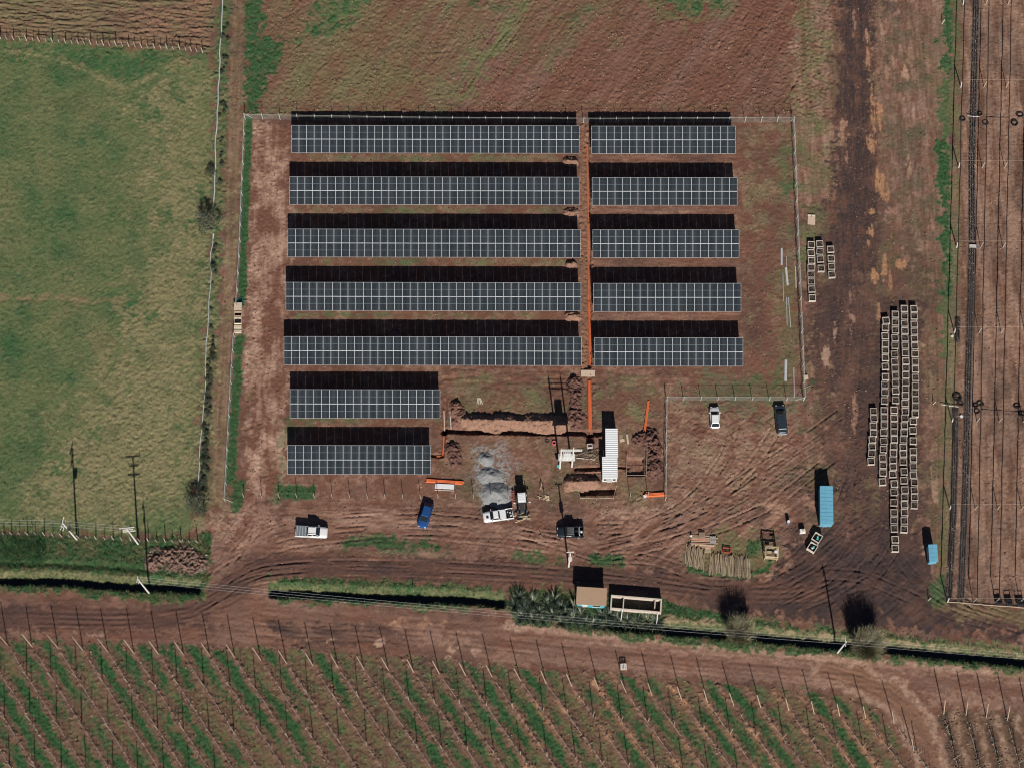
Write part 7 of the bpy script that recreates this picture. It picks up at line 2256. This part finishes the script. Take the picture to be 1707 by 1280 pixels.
# grass blades on banks and green strips, reeds
M_GR1 = mat("verge_grass", (0.040, 0.115, 0.042), 0.8, var=0.4, scale=.8)
M_GR2 = mat("dry_verge_grass", (0.21, 0.195, 0.10), 0.85, var=0.35, scale=.8)
def grass(name, label, sampler, n, hmin, hmax, seed, dryp=.35, spread=.16):
    r_ = np.random.RandomState(seed)
    V, F, I = [], [], []
    nv = 0
    for k in range(n):
        q = sampler(r_)
        if q is None:
            continue
        x, y, dp = q
        z = gz(x, y)
        for b in range(3):
            a = r_.uniform(0, 6.28); h = r_.uniform(hmin, hmax); w_ = .03
            dx, dy = math.cos(a) * h * r_.uniform(.3, .9), math.sin(a) * h * r_.uniform(.3, .9)
            ox, oy = r_.uniform(-spread, spread), r_.uniform(-spread, spread)
            V += [(x + ox - w_ * math.sin(a), y + oy + w_ * math.cos(a), z - .02), (x + ox + w_ * math.sin(a), y + oy - w_ * math.cos(a), z - .02), (x + ox + dx, y + oy + dy, z + h)]
            F.append((nv, nv + 1, nv + 2)); nv += 3
            I.append(1 if r_.rand() < dp else 0)
    me = bpy.data.meshes.new(name)
    me.from_pydata(V, [], F)
    me.materials.append(M_GR1); me.materials.append(M_GR2)
    me.polygons.foreach_set("material_index", I)
    me.update()
    tag(link(name, me), label, "grass", kind="stuff")
gmask = CH["green"]; dmask = CH["dry"]
bank_j, bank_i = np.nonzero((REG == BANK) & ((gmask + dmask) > 0.5))
def bank_s(r_):
    k = r_.randint(len(bank_j)); j, i = bank_j[k], bank_i[k]
    x, y = xs[i] + r_.uniform(-.09, .09), ys[j] + r_.uniform(-.09, .09)
    if Z[j, i] < -1.2:
        return None
    return x, y, (.6 if gmask[j, i] < .5 else .25)
grass("verge_grass", "rough green and straw coloured grass on the ditch banks", bank_s, 30000, .15, .45, 1)
lj, li = np.nonzero((gmask > 0.7) & (REG != BANK) & (REG != ORCHARD) & (REG != PASTURE))
def lush_s(r_):
    k = r_.randint(len(lj)); return xs[li[k]], ys[lj[k]], .08
grass("lush_grass", "short bright green grass in the strips and patches of the yards", lush_s, 12000, .06, .2, 2)
oj, oi_ = np.nonzero((gmask > 0.45) & (REG == ORCHARD))
def orch_s(r_):
    k = r_.randint(len(oj)); return xs[oi_[k]], ys[oj[k]], .1
grass("orchard_grass", "patchy green grass between the diagonal orchard rows", orch_s, 16000, .08, .26, 3)
pj, pi_ = np.nonzero(REG == PASTURE)
def past_s(r_):
    k = r_.randint(len(pj)); j, i = pj[k], pi_[k]
    if nTuft[j, i] + .6 * nMid[j, i] < 0.5:
        return None
    return xs[i], ys[j], .25 + .7 * min(max(CH["straw"][j, i] * 1.6, 0), 1)
grass("pasture_grass", "tufted green and straw coloured pasture grass", past_s, 60000, .08, .26, 4)
def reed_s(r_):
    px, py = r_.uniform(-40, 75), r_.normal(918, 12)
    x, y = G(px, py); return x, y, .15
grass("reeds", "tall dark green reeds in the wet ground beside the pasture fence", reed_s, 1500, .5, 1.4, 5, spread=.3)

# loose clods and small stones on the bare soil: too many to count
def clods(name, label, regs, n, seed, rmin, rmax, m1, m2):
    r_ = np.random.RandomState(seed)
    cj, ci = np.nonzero(np.isin(REG, regs) & (gmask < 0.35) & (np.abs(Z) < 0.3))
    k = r_.randint(0, len(cj), n)
    # gather them into drifts rather than an even sprinkle
    keep = (nMid[cj[k], ci[k]] + 0.7 * nSml[cj[k], ci[k]] + r_.randn(n) * 0.5) > 0.45
    k = k[keep]
    x = xs[ci[k]] + r_.uniform(-.09, .09, len(k)); y = ys[cj[k]] + r_.uniform(-.09, .09, len(k)); z = Z[cj[k], ci[k]]
    r = rmin + (rmax - rmin) * r_.rand(len(k)) ** 2.5
    a = r_.uniform(0, 6.28, len(k))
    base_ = np.array([(1, 0, 0), (0, 1, 0), (-1, 0, 0), (0, -1, 0), (0, 0, .8), (0, 0, -.5)])
    B_ = base_[None] * r[:, None, None] * (0.7 + 0.6 * r_.rand(len(k), 6, 1))
    c, s_ = np.cos(a)[:, None], np.sin(a)[:, None]
    Vx = B_[..., 0] * c - B_[..., 1] * s_ + x[:, None]; Vy = B_[..., 0] * s_ + B_[..., 1] * c + y[:, None]; Vz = B_[..., 2] + z[:, None]
    V = np.stack([Vx, Vy, Vz], -1).reshape(-1, 3).astype(np.float32)
    f = np.array([(0, 1, 4), (1, 2, 4), (2, 3, 4), (3, 0, 4), (1, 0, 5), (2, 1, 5), (3, 2, 5), (0, 3, 5)])
    F = (f[None] + (np.arange(len(k)) * 6)[:, None, None]).reshape(-1, 3)
    me = bpy.data.meshes.new(name)
    me.vertices.add(len(V)); me.vertices.foreach_set("co", V.ravel())
    me.loops.add(len(F) * 3); me.loops.foreach_set("vertex_index", F.ravel().astype(np.int32))
    me.polygons.add(len(F)); me.polygons.foreach_set("loop_start", np.arange(0, len(F) * 3, 3, dtype=np.int32)); me.polygons.foreach_set("loop_total", np.full(len(F), 3, np.int32))
    me.materials.append(m1); me.materials.append(m2)
    me.polygons.foreach_set("material_index", np.repeat((r_.rand(len(k)) < 0.3).astype(np.int32), 8))
    me.update(calc_edges=True)
    tag(link(name, me), label, "soil clods", kind="stuff")
M_CLOD = mat("soil_clod", (0.17, 0.092, 0.062), 0.95, var=0.35, scale=.7, spec=0.1)
M_CLODP = mat("pale_soil_clod", (0.34, 0.225, 0.16), 0.95, var=0.3, scale=.7, spec=0.1)
clods("soil_clods", "loose soil clods and crumbs scattered over the bare fields", [FALLOW, PLOUGH, ORCHARD], 60000, 1, .05, .2, M_CLOD, M_CLODP)
clods("yard_clods", "loose soil crumbs and small stones scattered over the yards and tracks", [SOLAR, YARD, NURSERY, TRACK], 60000, 2, .04, .17, M_CLOD, M_CLODP)
